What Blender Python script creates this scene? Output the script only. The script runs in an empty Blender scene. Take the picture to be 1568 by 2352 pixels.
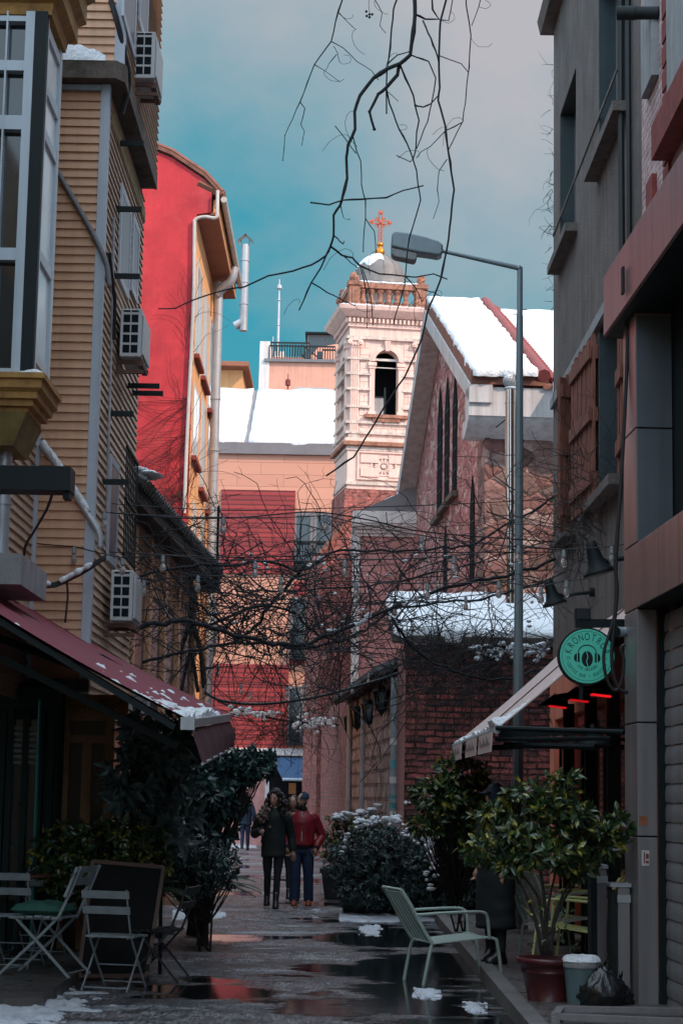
import bpy, bmesh, math, random
from mathutils import Vector as V, Matrix, noise as NZ
random.seed(7)
R = math.radians
SC = bpy.context.scene
COL = SC.collection
# ---------------------------------------------------------------- camera
F, CX, CY, H = 4400.0, 784.0, 1176.0, 1.68
TH, RO = math.atan(654/4400), R(1.0)
fw = V((0, math.cos(TH), math.sin(TH))); rt0 = V((1, 0, 0)); up0 = V((0, -math.sin(TH), math.cos(TH)))
rt = rt0*math.cos(RO) + up0*math.sin(RO); up = up0*math.cos(RO) - rt0*math.sin(RO)
EYE = V((0, 0, H))
def ray(px, py): return fw*F + rt*(px-CX) + up*(CY-py)
def aY(px, py, y):
    d = ray(px, py); return EYE + d*(y/d.y)
def aX(px, py, x):
    d = ray(px, py); return EYE + d*(x/d.x)
def aZ(px, py, z=0.0):
    d = ray(px, py); return EYE + d*((z-H)/d.z)
def zY(px, py, y): return aY(px, py, y).z
def xY(px, py, y): return aY(px, py, y).x
cam = bpy.data.cameras.new('camera'); cob = bpy.data.objects.new('camera', cam); COL.objects.link(cob)
cam.sensor_fit = 'VERTICAL'; cam.sensor_height = 36; cam.lens = F/2352*36; cam.clip_end = 2000; cam.clip_start = .1
cob.matrix_world = Matrix(((rt.x, up.x, -fw.x, 0), (rt.y, up.y, -fw.y, 0), (rt.z, up.z, -fw.z, H), (0, 0, 0, 1)))
SC.camera = cob
# ---------------------------------------------------------------- nodes / materials
class NT:
    def __init__(s, nt): s.n = nt.nodes; s.l = nt.links
    def new(s, t, **k):
        o = s.n.new(t)
        for a, b in k.items():
            if a.startswith('i_'): o.inputs[a[2:].replace('_', ' ')].default_value = b
            else: setattr(o, a, b)
        return o
    def link(s, a, b): s.l.new(a, b)
    def vec(s, sc=(1, 1, 1)):
        tc = s.new('ShaderNodeTexCoord'); m = s.new('ShaderNodeMapping'); m.inputs['Scale'].default_value = sc
        s.link(tc.outputs['Object'], m.inputs['Vector']); return m.outputs[0]
    def noise(s, scale, vec=None, detail=4, rough=.6):
        t = s.new('ShaderNodeTexNoise'); t.inputs['Scale'].default_value = scale; t.inputs['Detail'].default_value = detail; t.inputs['Roughness'].default_value = rough
        if vec is None: vec = s.vec()
        s.link(vec, t.inputs['Vector']); return t.outputs['Fac']
    def ramp(s, fac, stops):
        r = s.new('ShaderNodeValToRGB'); e = r.color_ramp.elements
        while len(e) < len(stops): e.new(.5)
        for q, (p, c) in zip(e, stops):
            q.position = p; q.color = (c, c, c, 1) if not hasattr(c, '__len__') else (*c[:3], 1)
        s.link(fac, r.inputs[0]); return r.outputs[0]
    def mix(s, fac, a, b, mode='MIX'):
        m = s.new('ShaderNodeMix'); m.data_type = 'RGBA'; m.blend_type = mode
        for sock, v in ((m.inputs[0], fac), (m.inputs[6], a), (m.inputs[7], b)):
            if hasattr(v, 'is_output'): s.link(v, sock)
            elif sock.type == 'VALUE': sock.default_value = v
            else: sock.default_value = (*v[:3], 1)
        return m.outputs[2]
    def math(s, op, a, b=0.0):
        m = s.new('ShaderNodeMath'); m.operation = op
        for sock, v in ((m.inputs[0], a), (m.inputs[1], b)):
            if hasattr(v, 'is_output'): s.link(v, sock)
            else: sock.default_value = v
        return m.outputs[0]
    def uz(s, su=1, sv=1):
        tc = s.new('ShaderNodeTexCoord'); x = s.new('ShaderNodeSeparateXYZ'); s.link(tc.outputs['Object'], x.inputs[0])
        c = s.new('ShaderNodeCombineXYZ'); s.link(s.math('MULTIPLY', s.math('ADD', x.outputs[0], x.outputs[1]), su), c.inputs[0]); s.link(s.math('MULTIPLY', x.outputs[2], sv), c.inputs[1])
        return c.outputs[0]
    def bump(s, h, strength, dist=.02, prev=None):
        b = s.new('ShaderNodeBump'); b.inputs['Strength'].default_value = strength; b.inputs['Distance'].default_value = dist
        s.link(h, b.inputs['Height'])
        if prev is not None: s.link(prev, b.inputs['Normal'])
        return b.outputs[0]
def newmat(name):
    m = bpy.data.materials.new(name); m.use_nodes = True; nt = NT(m.node_tree)
    return m, nt, m.node_tree.nodes['Principled BSDF']
def sc3(c, k): return tuple(min(.95, x*k) for x in c[:3])
def mat(name, col, rough=.7, var=.25, vs=2.5, streak=0., bump=0., bs=30., metal=0., col2=None, c2=(.55, .7), spec=.5, rvar=0., dist=.02, stretch=(1, 1, 1), row=0., col3=None):
    m, n, b = newmat(name)
    nz = n.noise(vs, n.vec(stretch), 6, .65)
    o = n.mix(n.ramp(nz, [(.25, 0), (.75, 1)]), sc3(col, 1-var), sc3(col, 1+var*.8))
    if streak:
        s = n.noise(1, n.vec((7, 7, .35)), 4, .6)
        o = n.mix(n.math('MULTIPLY', n.ramp(s, [(.45, 0), (.7, 1)]), streak), o, sc3(col, .35))
    if col2 is not None:
        o = n.mix(n.ramp(n.noise(vs*.7, None, 8, .7), [(c2[0], 0), (c2[1], 1)]), o, col2)
    if col3 is not None: o = n.mix(n.ramp(n.noise(vs*.45, n.vec((1, 1, .6)), 7, .75), [(.5, 0), (.72, .8)]), o, col3)
    if row:
        tc_ = n.new('ShaderNodeTexCoord'); sp_ = n.new('ShaderNodeSeparateXYZ'); n.link(tc_.outputs['Object'], sp_.inputs[0]); wn = n.new('ShaderNodeTexWhiteNoise'); wn.noise_dimensions = '1D'; n.link(n.math('FLOOR', n.math('DIVIDE', sp_.outputs[2], row)), wn.inputs['W'])
        o = n.mix(n.ramp(wn.outputs['Value'], [(0, 0), (1, .38)]), o, sc3(col, .62))
    n.link(o, b.inputs['Base Color'])
    b.inputs['Metallic'].default_value = metal; b.inputs['Specular IOR Level'].default_value = spec
    if rvar:
        n.link(n.ramp(n.noise(vs*2, None, 5), [(.3, max(0, rough-rvar)), (.7, min(1, rough+rvar))]), b.inputs['Roughness'])
    else: b.inputs['Roughness'].default_value = rough
    if bump: n.link(n.bump(n.noise(bs, n.vec(stretch), 6, .65), bump, dist), b.inputs['Normal'])
    return m
def brickmat(name, c1, c2, mortar, w=.22, h=.07, ms=.012, var=.5, bump=.8, grime=(.02, .02, .02), gf=.5):
    m, n, b = newmat(name)
    v = n.uz(); wob = n.new('ShaderNodeTexNoise'); wob.inputs['Scale'].default_value = 4.5; n.link(v, wob.inputs['Vector'])
    va = n.new('ShaderNodeVectorMath'); va.operation = 'MULTIPLY_ADD'; n.link(wob.outputs['Color'], va.inputs[0]); va.inputs[1].default_value = (.10, .055, 0); n.link(v, va.inputs[2])
    t = n.new('ShaderNodeTexBrick'); n.link(va.outputs[0], t.inputs['Vector'])
    t.inputs['Scale'].default_value = 1; t.inputs['Brick Width'].default_value = w; t.inputs['Row Height'].default_value = h; t.inputs['Mortar Size'].default_value = ms; t.inputs['Mortar Smooth'].default_value = .4
    t.inputs['Color1'].default_value = (*c1, 1); t.inputs['Color2'].default_value = (*c2, 1); t.inputs['Mortar'].default_value = (*mortar, 1)
    nz = n.noise(9, None, 6, .7)
    o = n.mix(n.ramp(nz, [(.41, 0), (.60, var)]), t.outputs['Color'], grime)
    o = n.mix(n.ramp(n.noise(3.1, None, 6, .75), [(.50, 0), (.66, .55)]), o, sc3(c1, 1.5))
    big = n.ramp(n.noise(.9, None, 5, .7), [(.5, 0), (.75, gf)])
    o = n.mix(big, o, grime)
    n.link(o, b.inputs['Base Color']); b.inputs['Roughness'].default_value = .9
    hgt = n.math('SUBTRACT', n.math('MULTIPLY', nz, .6), t.outputs['Fac'])
    n.link(n.bump(hgt, bump, .03), b.inputs['Normal'])
    return m
def stonemat(name, base, light, dark, scale=3.5, bump=.8, stretch=(1, 1, 1.6)):
    m, n, b = newmat(name)
    v = n.vec(stretch); t = n.new('ShaderNodeTexVoronoi'); t.inputs['Scale'].default_value = scale; n.link(v, t.inputs['Vector'])
    e = n.new('ShaderNodeTexVoronoi'); e.feature = 'DISTANCE_TO_EDGE'; e.inputs['Scale'].default_value = scale; n.link(v, e.inputs['Vector'])
    sp = n.new('ShaderNodeSeparateColor'); n.link(t.outputs['Color'], sp.inputs[0])
    nz = n.noise(scale*1.6, v, 8, .75)
    o = n.mix(n.ramp(sp.outputs[0], [(.45, 0), (.9, .8)]), base, light)
    o = n.mix(n.ramp(sp.outputs[1], [(.6, 0), (.95, .7)]), o, dark)
    o = n.mix(n.ramp(nz, [(.42, 0), (.62, .75)]), o, sc3(base, .55))
    o = n.mix(n.ramp(n.noise(.7, None, 6, .7), [(.5, 0), (.68, .35)]), o, sc3(base, .75))
    n.link(o, b.inputs['Base Color']); b.inputs['Roughness'].default_value = .93
    hgt = n.math('ADD', n.ramp(e.outputs[0], [(0, 0), (.12, .6)]), n.math('MULTIPLY', nz, .8))
    n.link(n.bump(hgt, bump, .05), b.inputs['Normal'])
    return m
def plankmat(name, c1, c2, h=.14, rough=.6, gap=.012, grain=.35, w=30.):
    m, n, b = newmat(name)
    v = n.uz(); t = n.new('ShaderNodeTexBrick'); n.link(v, t.inputs['Vector'])
    t.inputs['Scale'].default_value = 1; t.inputs['Brick Width'].default_value = w; t.inputs['Row Height'].default_value = h; t.inputs['Mortar Size'].default_value = gap; t.inputs['Mortar Smooth'].default_value = .2
    t.inputs['Color1'].default_value = (*c1, 1); t.inputs['Color2'].default_value = (*c2, 1); t.inputs['Mortar'].default_value = (*sc3(c1, .3), 1); t.inputs['Bias'].default_value = 0
    g = n.noise(3, n.vec((.6, .6, 14)), 5, .6)
    o = n.mix(n.ramp(g, [(.35, 0), (.7, grain)]), t.outputs['Color'], sc3(c1, .55))
    n.link(o, b.inputs['Base Color']); b.inputs['Roughness'].default_value = rough
    n.link(n.bump(n.math('SUBTRACT', 1.0, t.outputs['Fac']), .5, .01), b.inputs['Normal'])
    return m
def glassmat(name, col=(.015, .022, .028), rough=.06):
    return mat(name, col, rough, .4, .8, spec=.8)
def emat(name, col, st):
    m, n, b = newmat(name); b.inputs['Base Color'].default_value = (*sc3(col, .3), 1); b.inputs['Emission Color'].default_value = (*col, 1); b.inputs['Emission Strength'].default_value = st
    return m
# ---------------------------------------------------------------- mesh builder
ORG = {}
class MB:
    def __init__(s): s.v = []; s.f = []
    def add(s, vs, fs):
        o = len(s.v); s.v.extend([tuple(q) for q in vs]); s.f.extend([tuple(i+o for i in q) for q in fs]); return s
    def hexa(s, p): return s.add(p, [(0, 3, 2, 1), (4, 5, 6, 7), (0, 1, 5, 4), (1, 2, 6, 5), (2, 3, 7, 6), (3, 0, 4, 7)])
    def box(s, x0, x1, y0, y1, z0, z1):
        return s.hexa([(x0, y0, z0), (x1, y0, z0), (x1, y1, z0), (x0, y1, z0), (x0, y0, z1), (x1, y0, z1), (x1, y1, z1), (x0, y1, z1)])
    def obox(s, o, a, b, c):
        o, a, b, c = V(o), V(a), V(b), V(c)
        return s.hexa([o, o+a, o+a+b, o+b, o+c, o+a+c, o+a+b+c, o+b+c])
    def beam(s, p, q, w, h, upv=(0, 0, 1)):
        p, q = V(p), V(q); d = (q-p).normalized(); u = V(upv)
        if abs(d.dot(u)) > .98: u = V((0, 1, 0))
        sd = d.cross(u).normalized(); u = sd.cross(d).normalized()
        a, b = sd*w, u*h
        return s.obox(p-a*.5-b*.5, q-p, a, b)
    def quad(s, *p): return s.add(p, [tuple(range(len(p)))])
    def prism(s, poly, ext):
        n = len(poly); e = V(ext); vs = [V(p) for p in poly]
        return s.add(vs+[p+e for p in vs], [tuple(range(n))[::-1], tuple(range(n, 2*n))]+[(i, (i+1) % n, n+(i+1) % n, n+i) for i in range(n)])
    def tube(s, pts, r, n=8, cap=True):
        pts = [V(p) for p in pts]; m = len(pts); o = len(s.v); prev = None
        for i, p in enumerate(pts):
            d = (pts[min(i+1, m-1)]-pts[max(i-1, 0)])
            d = d.normalized() if d.length > 1e-9 else V((0, 0, 1))
            if prev is None:
                u = V((0, 0, 1)) if abs(d.z) < .9 else V((1, 0, 0))
            else: u = prev
            a = d.cross(u)
            if a.length < 1e-6: a = d.cross(V((.3, 1, .2)))
            a.normalize(); u = a.cross(d).normalized(); prev = u
            rr = r[i] if hasattr(r, '__len__') else r
            for k in range(n):
                t = 2*math.pi*k/n; s.v.append(tuple(p+(a*math.cos(t)+u*math.sin(t))*rr))
        for i in range(m-1):
            for k in range(n):
                s.f.append((o+i*n+k, o+i*n+(k+1) % n, o+(i+1)*n+(k+1) % n, o+(i+1)*n+k))
        if cap:
            s.f.append(tuple(o+k for k in range(n))[::-1]); s.f.append(tuple(o+(m-1)*n+k for k in range(n)))
        return s
    def lathe(s, c, prof, n=20, axis='z', sq=1.):
        c = V(c); o = len(s.v)
        for r_, z in prof:
            for k in range(n):
                t = 2*math.pi*k/n
                q = V((r_*math.cos(t), r_*math.sin(t)*sq, z))
                if axis == 'y': q = V((q.x, q.z, q.y))
                if axis == 'x': q = V((q.z, q.x, q.y))
                s.v.append(tuple(c+q))
        m = len(prof)
        for i in range(m-1):
            for k in range(n): s.f.append((o+i*n+k, o+i*n+(k+1) % n, o+(i+1)*n+(k+1) % n, o+(i+1)*n+k))
        s.f.append(tuple(o+k for k in range(n))[::-1]); s.f.append(tuple(o+(m-1)*n+k for k in range(n)))
        return s
    def ball(s, c, rx, ry=None, rz=None, n=14, m=9, nz=0., ns=3.):
        ry = ry or rx; rz = rz or rx; c = V(c); o = len(s.v)
        for i in range(m+1):
            ph = math.pi*i/m
            for k in range(n):
                t = 2*math.pi*k/n; d = V((math.sin(ph)*math.cos(t), math.sin(ph)*math.sin(t), -math.cos(ph)))
                q = 1+(NZ.noise((d*ns)+c*5) * nz if nz else 0)
                s.v.append((c.x+d.x*rx*q, c.y+d.y*ry*q, c.z+d.z*rz*q))
        for i in range(m):
            for k in range(n): s.f.append((o+i*n+k, o+i*n+(k+1) % n, o+(i+1)*n+(k+1) % n, o+(i+1)*n+k))
        return s
    def leaf(s, p, d, nrm, L, W):
        p, d = V(p), V(d).normalized(); sd = d.cross(V(nrm))
        if sd.length < 1e-4: sd = d.cross(V((.3, .5, .8)))
        sd.normalize(); nn = sd.cross(d)
        m1 = p+d*L*.4; tip = p+d*L-nn*L*.12
        a = m1+sd*W*.5+nn*W*.14; b = m1-sd*W*.5+nn*W*.14
        m2 = p+d*L*.75-nn*L*.04; a2 = m2+sd*W*.33+nn*W*.08; b2 = m2-sd*W*.33+nn*W*.08
        return s.add([p, a, m1, b, a2, m2, b2, tip], [(0, 1, 2), (0, 2, 3), (1, 4, 5, 2), (2, 5, 6, 3), (4, 7, 5), (5, 7, 6)])
    def build(s, name, m, parent=None, smooth=False, local=False):
        me = bpy.data.meshes.new(name); o3 = V((0, 0, 0))
        if parent is not None and not local: o3 = ORG.get(parent, o3)
        me.from_pydata([(a-o3.x, b-o3.y, c-o3.z) for a, b, c in s.v], [], s.f); me.update()
        if smooth:
            me.polygons.foreach_set('use_smooth', [True]*len(me.polygons))
            if smooth != 'all':
                try: me.set_sharp_from_angle(angle=R(50))
                except Exception: pass
        me.materials.append(m)
        o = bpy.data.objects.new(name, me); COL.objects.link(o)
        if parent is not None: o.parent = parent; ORG[o] = o3
        return o
def tag(o, label=None, cat=None, group=None, kind=None):
    if label: o['label'] = label
    if cat: o['category'] = cat
    if group: o['group'] = group
    if kind: o['kind'] = kind
    return o
def thing(name, label, cat, loc=(0, 0, 0), rz=0., group=None):
    o = bpy.data.objects.new(name, None); COL.objects.link(o); o.location = loc; o.rotation_euler = (0, 0, rz); o.empty_display_size = .1
    ORG[o] = V(loc); return tag(o, label, cat, group)
def copytree(o, parent=None):
    c = o.copy(); COL.objects.link(c)
    if parent is not None: c.parent = parent
    for ch in list(o.children): copytree(ch, c)
    return c
def bevel(o, w=.01, seg=2):
    b = o.modifiers.new('bevel', 'BEVEL'); b.width = w; b.segments = seg; b.limit_method = 'ANGLE'; return o
def curve(pts, n=6):
    """Catmull-Rom through pts"""
    P = [V(p) for p in pts]; out = []
    for i in range(len(P)-1):
        a = P[i-1] if i else P[0]*2-P[1]; b, c = P[i], P[i+1]; d = P[i+2] if i+2 < len(P) else P[-1]*2-P[-2]
        for k in range(n):
            t = k/n; out.append(.5*((2*b)+(c-a)*t+(2*a-5*b+4*c-d)*t*t+(3*b-a-3*c+d)*t**3))
    out.append(P[-1]); return out
def sag(p, q, s, n=10):
    p, q = V(p), V(q); return [p.lerp(q, i/n)-V((0, 0, s*4*(i/n)*(1-i/n))) for i in range(n+1)]
# ---------------------------------------------------------------- world + sun
SUN_EL, SUN_AZ = R(38), R(128)          # azimuth clockwise from +Y
w = bpy.data.worlds.new('World'); SC.world = w; w.use_nodes = True
n = NT(w.node_tree); bg = w.node_tree.nodes['Background']
sky = n.new('ShaderNodeTexSky', sky_type='NISHITA'); sky.sun_disc = False; sky.sun_elevation = SUN_EL; sky.sun_rotation = SUN_AZ; sky.air_density = 1.0; sky.dust_density = .6; sky.ozone_density = 1.5
tc = n.new('ShaderNodeTexCoord')
teal = n.mix(.8, sky.outputs[0], (.15, 3.5, 4.45))
mp = n.new('ShaderNodeMapping'); n.link(tc.outputs['Generated'], mp.inputs[0]); mp.inputs['Scale'].default_value = (1.0, 1, 1.5); mp.inputs['Location'].default_value = (.55, .1, .13)
cl = n.noise(6.0, mp.outputs[0], 6, .55)
sx = n.new('ShaderNodeSeparateXYZ'); n.link(tc.outputs['Generated'], sx.inputs[0])
lean = n.math('ADD', n.math('ADD', n.math('MULTIPLY', sx.outputs[0], 2.3), n.math('MULTIPLY', sx.outputs[2], 5.8)), n.math('ADD', n.math('MULTIPLY', cl, 1.7), -2.36))
skyc = n.mix(n.ramp(lean, [(.0, 0), (1.0, 1)]), teal, (4.8, 4.8, 5.15))
# bright unseen cloud deck added overhead and behind the viewer to lift the shade
bk = n.math('MAXIMUM', n.ramp(sx.outputs[2], [(.50, 0), (.85, 1)]), n.math('MULTIPLY', n.ramp(n.math('MULTIPLY', sx.outputs[1], -1.0), [(.0, 0), (.5, 1)]), .8))
skyc = n.mix(n.math('MULTIPLY', bk, n.ramp(n.noise(2.5, mp.outputs[0], 4, .5), [(.3, .75), (.65, 1)])), skyc, (20., 24.5, 29.))
n.link(skyc, bg.inputs[0]); bg.inputs[1].default_value = .1
sun = bpy.data.lights.new('sun', 'SUN'); sun.energy = 4.0; sun.angle = R(.5); sun.color = (1, .76, .585)
so = bpy.data.objects.new('sun', sun); COL.objects.link(so)
SD = V((math.sin(SUN_AZ)*math.cos(SUN_EL), math.cos(SUN_AZ)*math.cos(SUN_EL), math.sin(SUN_EL)))
so.rotation_euler = (-SD).to_track_quat('-Z', 'Y').to_euler(); so.location = (20, -20, 40)
SC.view_settings.view_transform = 'Standard'; SC.view_settings.look = 'None'; SC.view_settings.exposure = 0; SC.view_settings.gamma = 1
SC.cycles.max_bounces = 8; SC.cycles.use_denoising = True

def snowfield(name, P, nrm, nu, nv, hf, label):
    """ragged melting snow: a fine height field that exists only where hf(u,v,p) > 0"""
    nrm = V(nrm).normalized(); H_ = {}; pts = {}
    for i in range(nu+1):
        for j in range(nv+1):
            p = P(i/nu, j/nv); pts[i, j] = p; H_[i, j] = hf(i/nu, j/nv, p) if 0 < i < nu and 0 < j < nv else -1
    mb = MB(); idx = {}
    def vi(k):
        if k not in idx: idx[k] = len(mb.v); mb.v.append(tuple(pts[k]+nrm*(max(H_[k], 0)+.002 if H_[k] > 0 else -.006)))
        return idx[k]
    for i in range(nu):
        for j in range(nv):
            ks = [(i, j), (i+1, j), (i+1, j+1), (i, j+1)]
            if sum(H_[k] > 0 for k in ks) >= 1: mb.f.append(tuple(vi(k) for k in ks))
    return tag(mb.build(name, m_snow, None, 'all'), label, 'snow', None, 'stuff')
def fbm(p, s, o=3):
    t, a, q = 0., 1., 0.
    for k in range(o): t += NZ.noise(V(p)*s*(2**k))*a; q += a; a *= .55
    return t/q
# ================================================================ materials
m_siding = mat('tan_siding', (.62, .345, .205), .55, .14, 1.2, .3, .12, 14, row=.096)
m_siding2 = mat('tan_siding_sunlit', (.52, .365, .265), .5, .15, 1.2, .3, .12, 14, row=.096)  # paler, pinker copy of the tan siding; sunlit tone put into colour
m_trim = mat('pale_trim', (.42, .46, .52), .5, .1, 2, .3)
m_pvc = mat('white_pvc', (.40, .47, .53), .35, .08, 2, .25)
m_glass = glassmat('window_glass')
m_gdark = mat('shaded_glass', (.007, .012, .016), .25, .4, .8, spec=.3)  # darker, duller copy of the window glass, shade put into its colour
m_glass2 = mat('sky_pale_glass', (.60, .68, .72), .12, .25, 1.1, .2, spec=.8)  # pale colour imitates sky mirrored in the panes
m_dark = mat('black_metal', (.005, .011, .013), .6, .3, 5, spec=.25)
m_iron = mat('dark_iron', (.010, .016, .018), .6, .4, 8, spec=.3)
m_ochre = mat('ochre_paint', (.36, .19, .05), .75, .35, 4, .5, .35, 25, col2=(.12, .055, .02))
m_ochre2 = mat('mossy_ochre', (.22, .16, .05), .8, .45, 4, .5, .35, 25, col2=(.04, .06, .045))
m_slab = mat('stained_concrete', (.11, .085, .07), .9, .5, 5, .4, .6, 20, col2=(.03, .035, .02))
m_conc = mat('grey_concrete', (.30, .31, .32), .85, .25, 4, .4, .3, 40)
m_red = mat('red_stucco', (.53, .034, .044), .85, .30, 1.6, .12, .25, 25, col2=(.32, .022, .030), c2=(.48, .74), col3=(.46, .075, .075))
m_orange = mat('orange_plaster', (.72, .36, .16), .85, .15, 1.5, .25, .2, 20)
m_soffit = mat('brown_soffit', (.24, .085, .045), .7, .25, 3)
m_tile = mat('roof_tile', (.20, .075, .05), .8, .45, 7, 0, .4, 20)
m_tiled = mat('old_roof_tile', (.055, .05, .05), .8, .45, 6, 0, .4, 20)
m_zinc = mat('zinc_pipe', (.42, .44, .47), .4, .2, 3, .3, metal=.35)
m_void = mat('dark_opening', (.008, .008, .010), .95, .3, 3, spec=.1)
m_pipew = mat('white_pipe', (.55, .49, .45), .45, .15, 3, .4)
m_trav = plankmat('travertine', (.62, .305, .21), (.55, .255, .175), .42, .6, .006, .2, 1.6)
m_wood = plankmat('red_louvre', (.37, .036, .036), (.20, .017, .020), .16, .5, .03, .45)
m_fascia = mat('slate_fascia', (.16, .15, .16), .6, .15, 2)
m_snow = mat('snow', (.80, .83, .87), .6, .06, 2, .10, .9, 7., dist=.09)
m_pink = mat('pink_render', (.66, .33, .24), .85, .12, 1.2, .25, .1, 20)
m_stone = mat('tower_stone', (.78, .55, .475), .85, .14, 3.5, .3, .35, 25, col2=(.55, .33, .22), c2=(.6, .85))
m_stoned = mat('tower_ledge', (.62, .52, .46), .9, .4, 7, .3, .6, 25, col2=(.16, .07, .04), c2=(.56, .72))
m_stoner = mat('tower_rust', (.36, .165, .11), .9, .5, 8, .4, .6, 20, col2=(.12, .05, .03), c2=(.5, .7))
m_lead = mat('lead_dome', (.17, .155, .15), .6, .3, 4, .3, .3, 12, metal=.15)
m_gold = mat('gold_leaf', (.62, .21, .025), .3, .25, 8, metal=.8)
m_copper = mat('copper_cross', (.40, .085, .04), .45, .3, 10, metal=.3)
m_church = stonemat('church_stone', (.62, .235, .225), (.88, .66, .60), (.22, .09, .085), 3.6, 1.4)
m_church2 = stonemat('church_stone_shaded', (.27, .125, .11), (.55, .40, .36), (.07, .055, .04), 2.2, 1.2)  # darker church stone: eave shade put into the colour, plus mossy patches
m_render = mat('rose_render', (.52, .25, .23), .9, .3, 2.0, .4, .5, 14, col2=(.36, .16, .13))
m_white = mat('white_render', (.66, .62, .60), .75, .12, 2, .3, .1, 20)
m_eave = mat('grey_white_eave', (.52, .49, .49), .75, .15, 2, .5, .1, 20, col2=(.10, .10, .09), c2=(.7, .85))
m_rbrick = brickmat('rough_red_brick', (.80, .20, .17), (.13, .075, .075), (.05, .04, .042), .29, .095, .015, .65, 2.0, (.05, .03, .03), .35)
m_rbrick2 = brickmat('weathered_brick', (.54, .155, .125), (.36, .10, .085), (.34, .18, .15), .27, .10, .018, .8, 1.6, (.10, .035, .03))
m_block = brickmat('tufa_blocks', (.70, .53, .49), (.44, .29, .27), (.16, .09, .08), .38, .24, .03, .9, 2.6, (.13, .075, .065))
m_grey = mat('grey_stucco', (.165, .142, .132), .9, .35, 1.6, .6, 1.0, 32, dist=.03)
m_pbrick = brickmat('painted_brick', (.58, .45, .45), (.50, .37, .38), (.20, .10, .10), .22, .075, .008, .35, .6, (.16, .04, .04), .6)
m_redtrim = mat('dark_red_brick', (.22, .045, .04), .85, .35, 6, .3, .5, 20)
m_panel = mat('metal_panel', (.26, .185, .18), .38, .14, .8, .4, metal=.35, spec=.5)
m_panel2 = mat('grey_metal', (.25, .235, .24), .42, .1, 1.2, .35, metal=.3)
m_shutw = mat('shutter_wood', (.24, .085, .055), .8, .75, 4, .5, .5, 18, stretch=(6, 6, .7))
m_shut = mat('roller_steel', (.27, .265, .275), .4, .12, 1.5, .35, metal=.35)
m_terra = mat('terracotta_paint', (.80, .27, .165), .6, .2, 2, .3)
m_door = mat('brown_door', (.36, .18, .08), .5, .3, 4, .2)
m_green = mat('dark_green_paint', (.007, .020, .018), .6, .3, 3, spec=.25)
m_awnr = mat('burgundy_canvas', (.18, .014, .034), .75, .2, 2.5, .15, .15, 40)
m_awnw = mat('cream_canvas', (.60, .47, .44), .8, .08, 1.5, .2, .1, 40)
m_blue = mat('blue_canvas', (.03, .085, .18), .8, .12, 2)
m_rope = mat('dark_cable', (.012, .013, .015), .6, .2, 5)
m_twig = mat('bare_twig', (.030, .022, .020), .85, .5, 9)
m_twig2 = mat('dark_vine', (.012, .016, .020), .85, .4, 9)
m_ac = mat('ac_casing', (.50, .51, .52), .5, .1, 3, .35)
m_acd = mat('ac_grille', (.006, .009, .012), .8, .2, 5, spec=.15)
m_lamp = mat('lamp_pole', (.19, .24, .26), .5, .2, 2, .2, metal=.4)
m_chrome = mat('chrome_flue', (.46, .38, .34), .16, .06, 2, metal=1.0)
m_rust = mat('rusty_bracket', (.12, .06, .045), .8, .5, 10)
# ================================================================ GROUND
m, n, b = newmat('wet_asphalt')
wet = n.noise(1, n.vec((.50, .40, 1)), 5, .55); fine = n.noise(38, n.vec((1, .12, 1)), 5, .75); coarse = n.noise(2.6, n.vec((.55, 1.0, 1)), 7, .72)
xs_ = n.new('ShaderNodeSeparateXYZ'); n.link(n.vec(), xs_.inputs[0]); wet = n.math('ADD', wet, n.ramp(n.math('ADD', n.math('MULTIPLY', xs_.outputs[0], .4), .5), [(.3, 0), (.75, .11)]))
pud = n.ramp(n.math('ADD', wet, n.math('MULTIPLY', n.math('SUBTRACT', coarse, .5), .40)), [(.555, 0), (.59, 1)])
dry = n.mix(n.ramp(fine, [(.40, 0), (.62, 1)]), (.045, .050, .058), (.50, .46, .48))  # pale specks put the road's sparkle and warm bounce into the colour
mid = n.noise(9, n.vec((.9, .35, 1)), 5, .7)
dry = n.mix(n.ramp(n.noise(.9, n.vec((.7, 1.0, 1)), 6, .7), [(.38, .85), (.55, .0)]), dry, (.030, .036, .044))
dry = n.mix(n.ramp(coarse, [(.38, .6), (.55, .0)]), dry, (.030, .036, .044))
dry = n.mix(n.ramp(mid, [(.46, 0), (.60, .8)]), dry, (.016, .018, .021))
sl = n.math('ADD', n.noise(1.3, n.vec((.6, 1, 1)), 6, .65), n.math('MULTIPLY', n.math('SUBTRACT', fine, .5), .25))
dry = n.mix(n.ramp(sl, [(.55, 0), (.63, .75)]), dry, (.42, .45, .50))
n.link(n.mix(pud, dry, (.010, .012, .014)), b.inputs['Base Color'])
n.link(n.mix(pud, n.ramp(coarse, [(.3, .25), (.65, .65)]), (.05, .05, .05)), b.inputs['Roughness'])
hb = n.math('MULTIPLY', n.math('ADD', n.math('MULTIPLY', fine, 1.0), n.math('MULTIPLY', coarse, 1.6)), n.math('SUBTRACT', 1.015, pud))
n.link(n.bump(hb, 1.0, .03), b.inputs['Normal']); b.inputs['Specular IOR Level'].default_value = .6
m_ground = m
m_pave = brickmat('pavement_slabs', (.10, .09, .088), (.075, .07, .07), (.03, .03, .03), .6, .4, .012, .5, .4)
m_pave2 = mat('damp_pavement', (.085, .075, .072), .45, .4, 2.5, 0, .4, 40, rvar=.25)
m_kerb = mat('kerb_stone', (.13, .12, .115), .6, .35, 4, 0, .4, 30)
g = MB(); g.quad((-300, -60, 0), (300, -60, 0), (300, 600, 0), (-300, 600, 0))
tag(g.build('road', m_ground), kind='structure')
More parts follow.
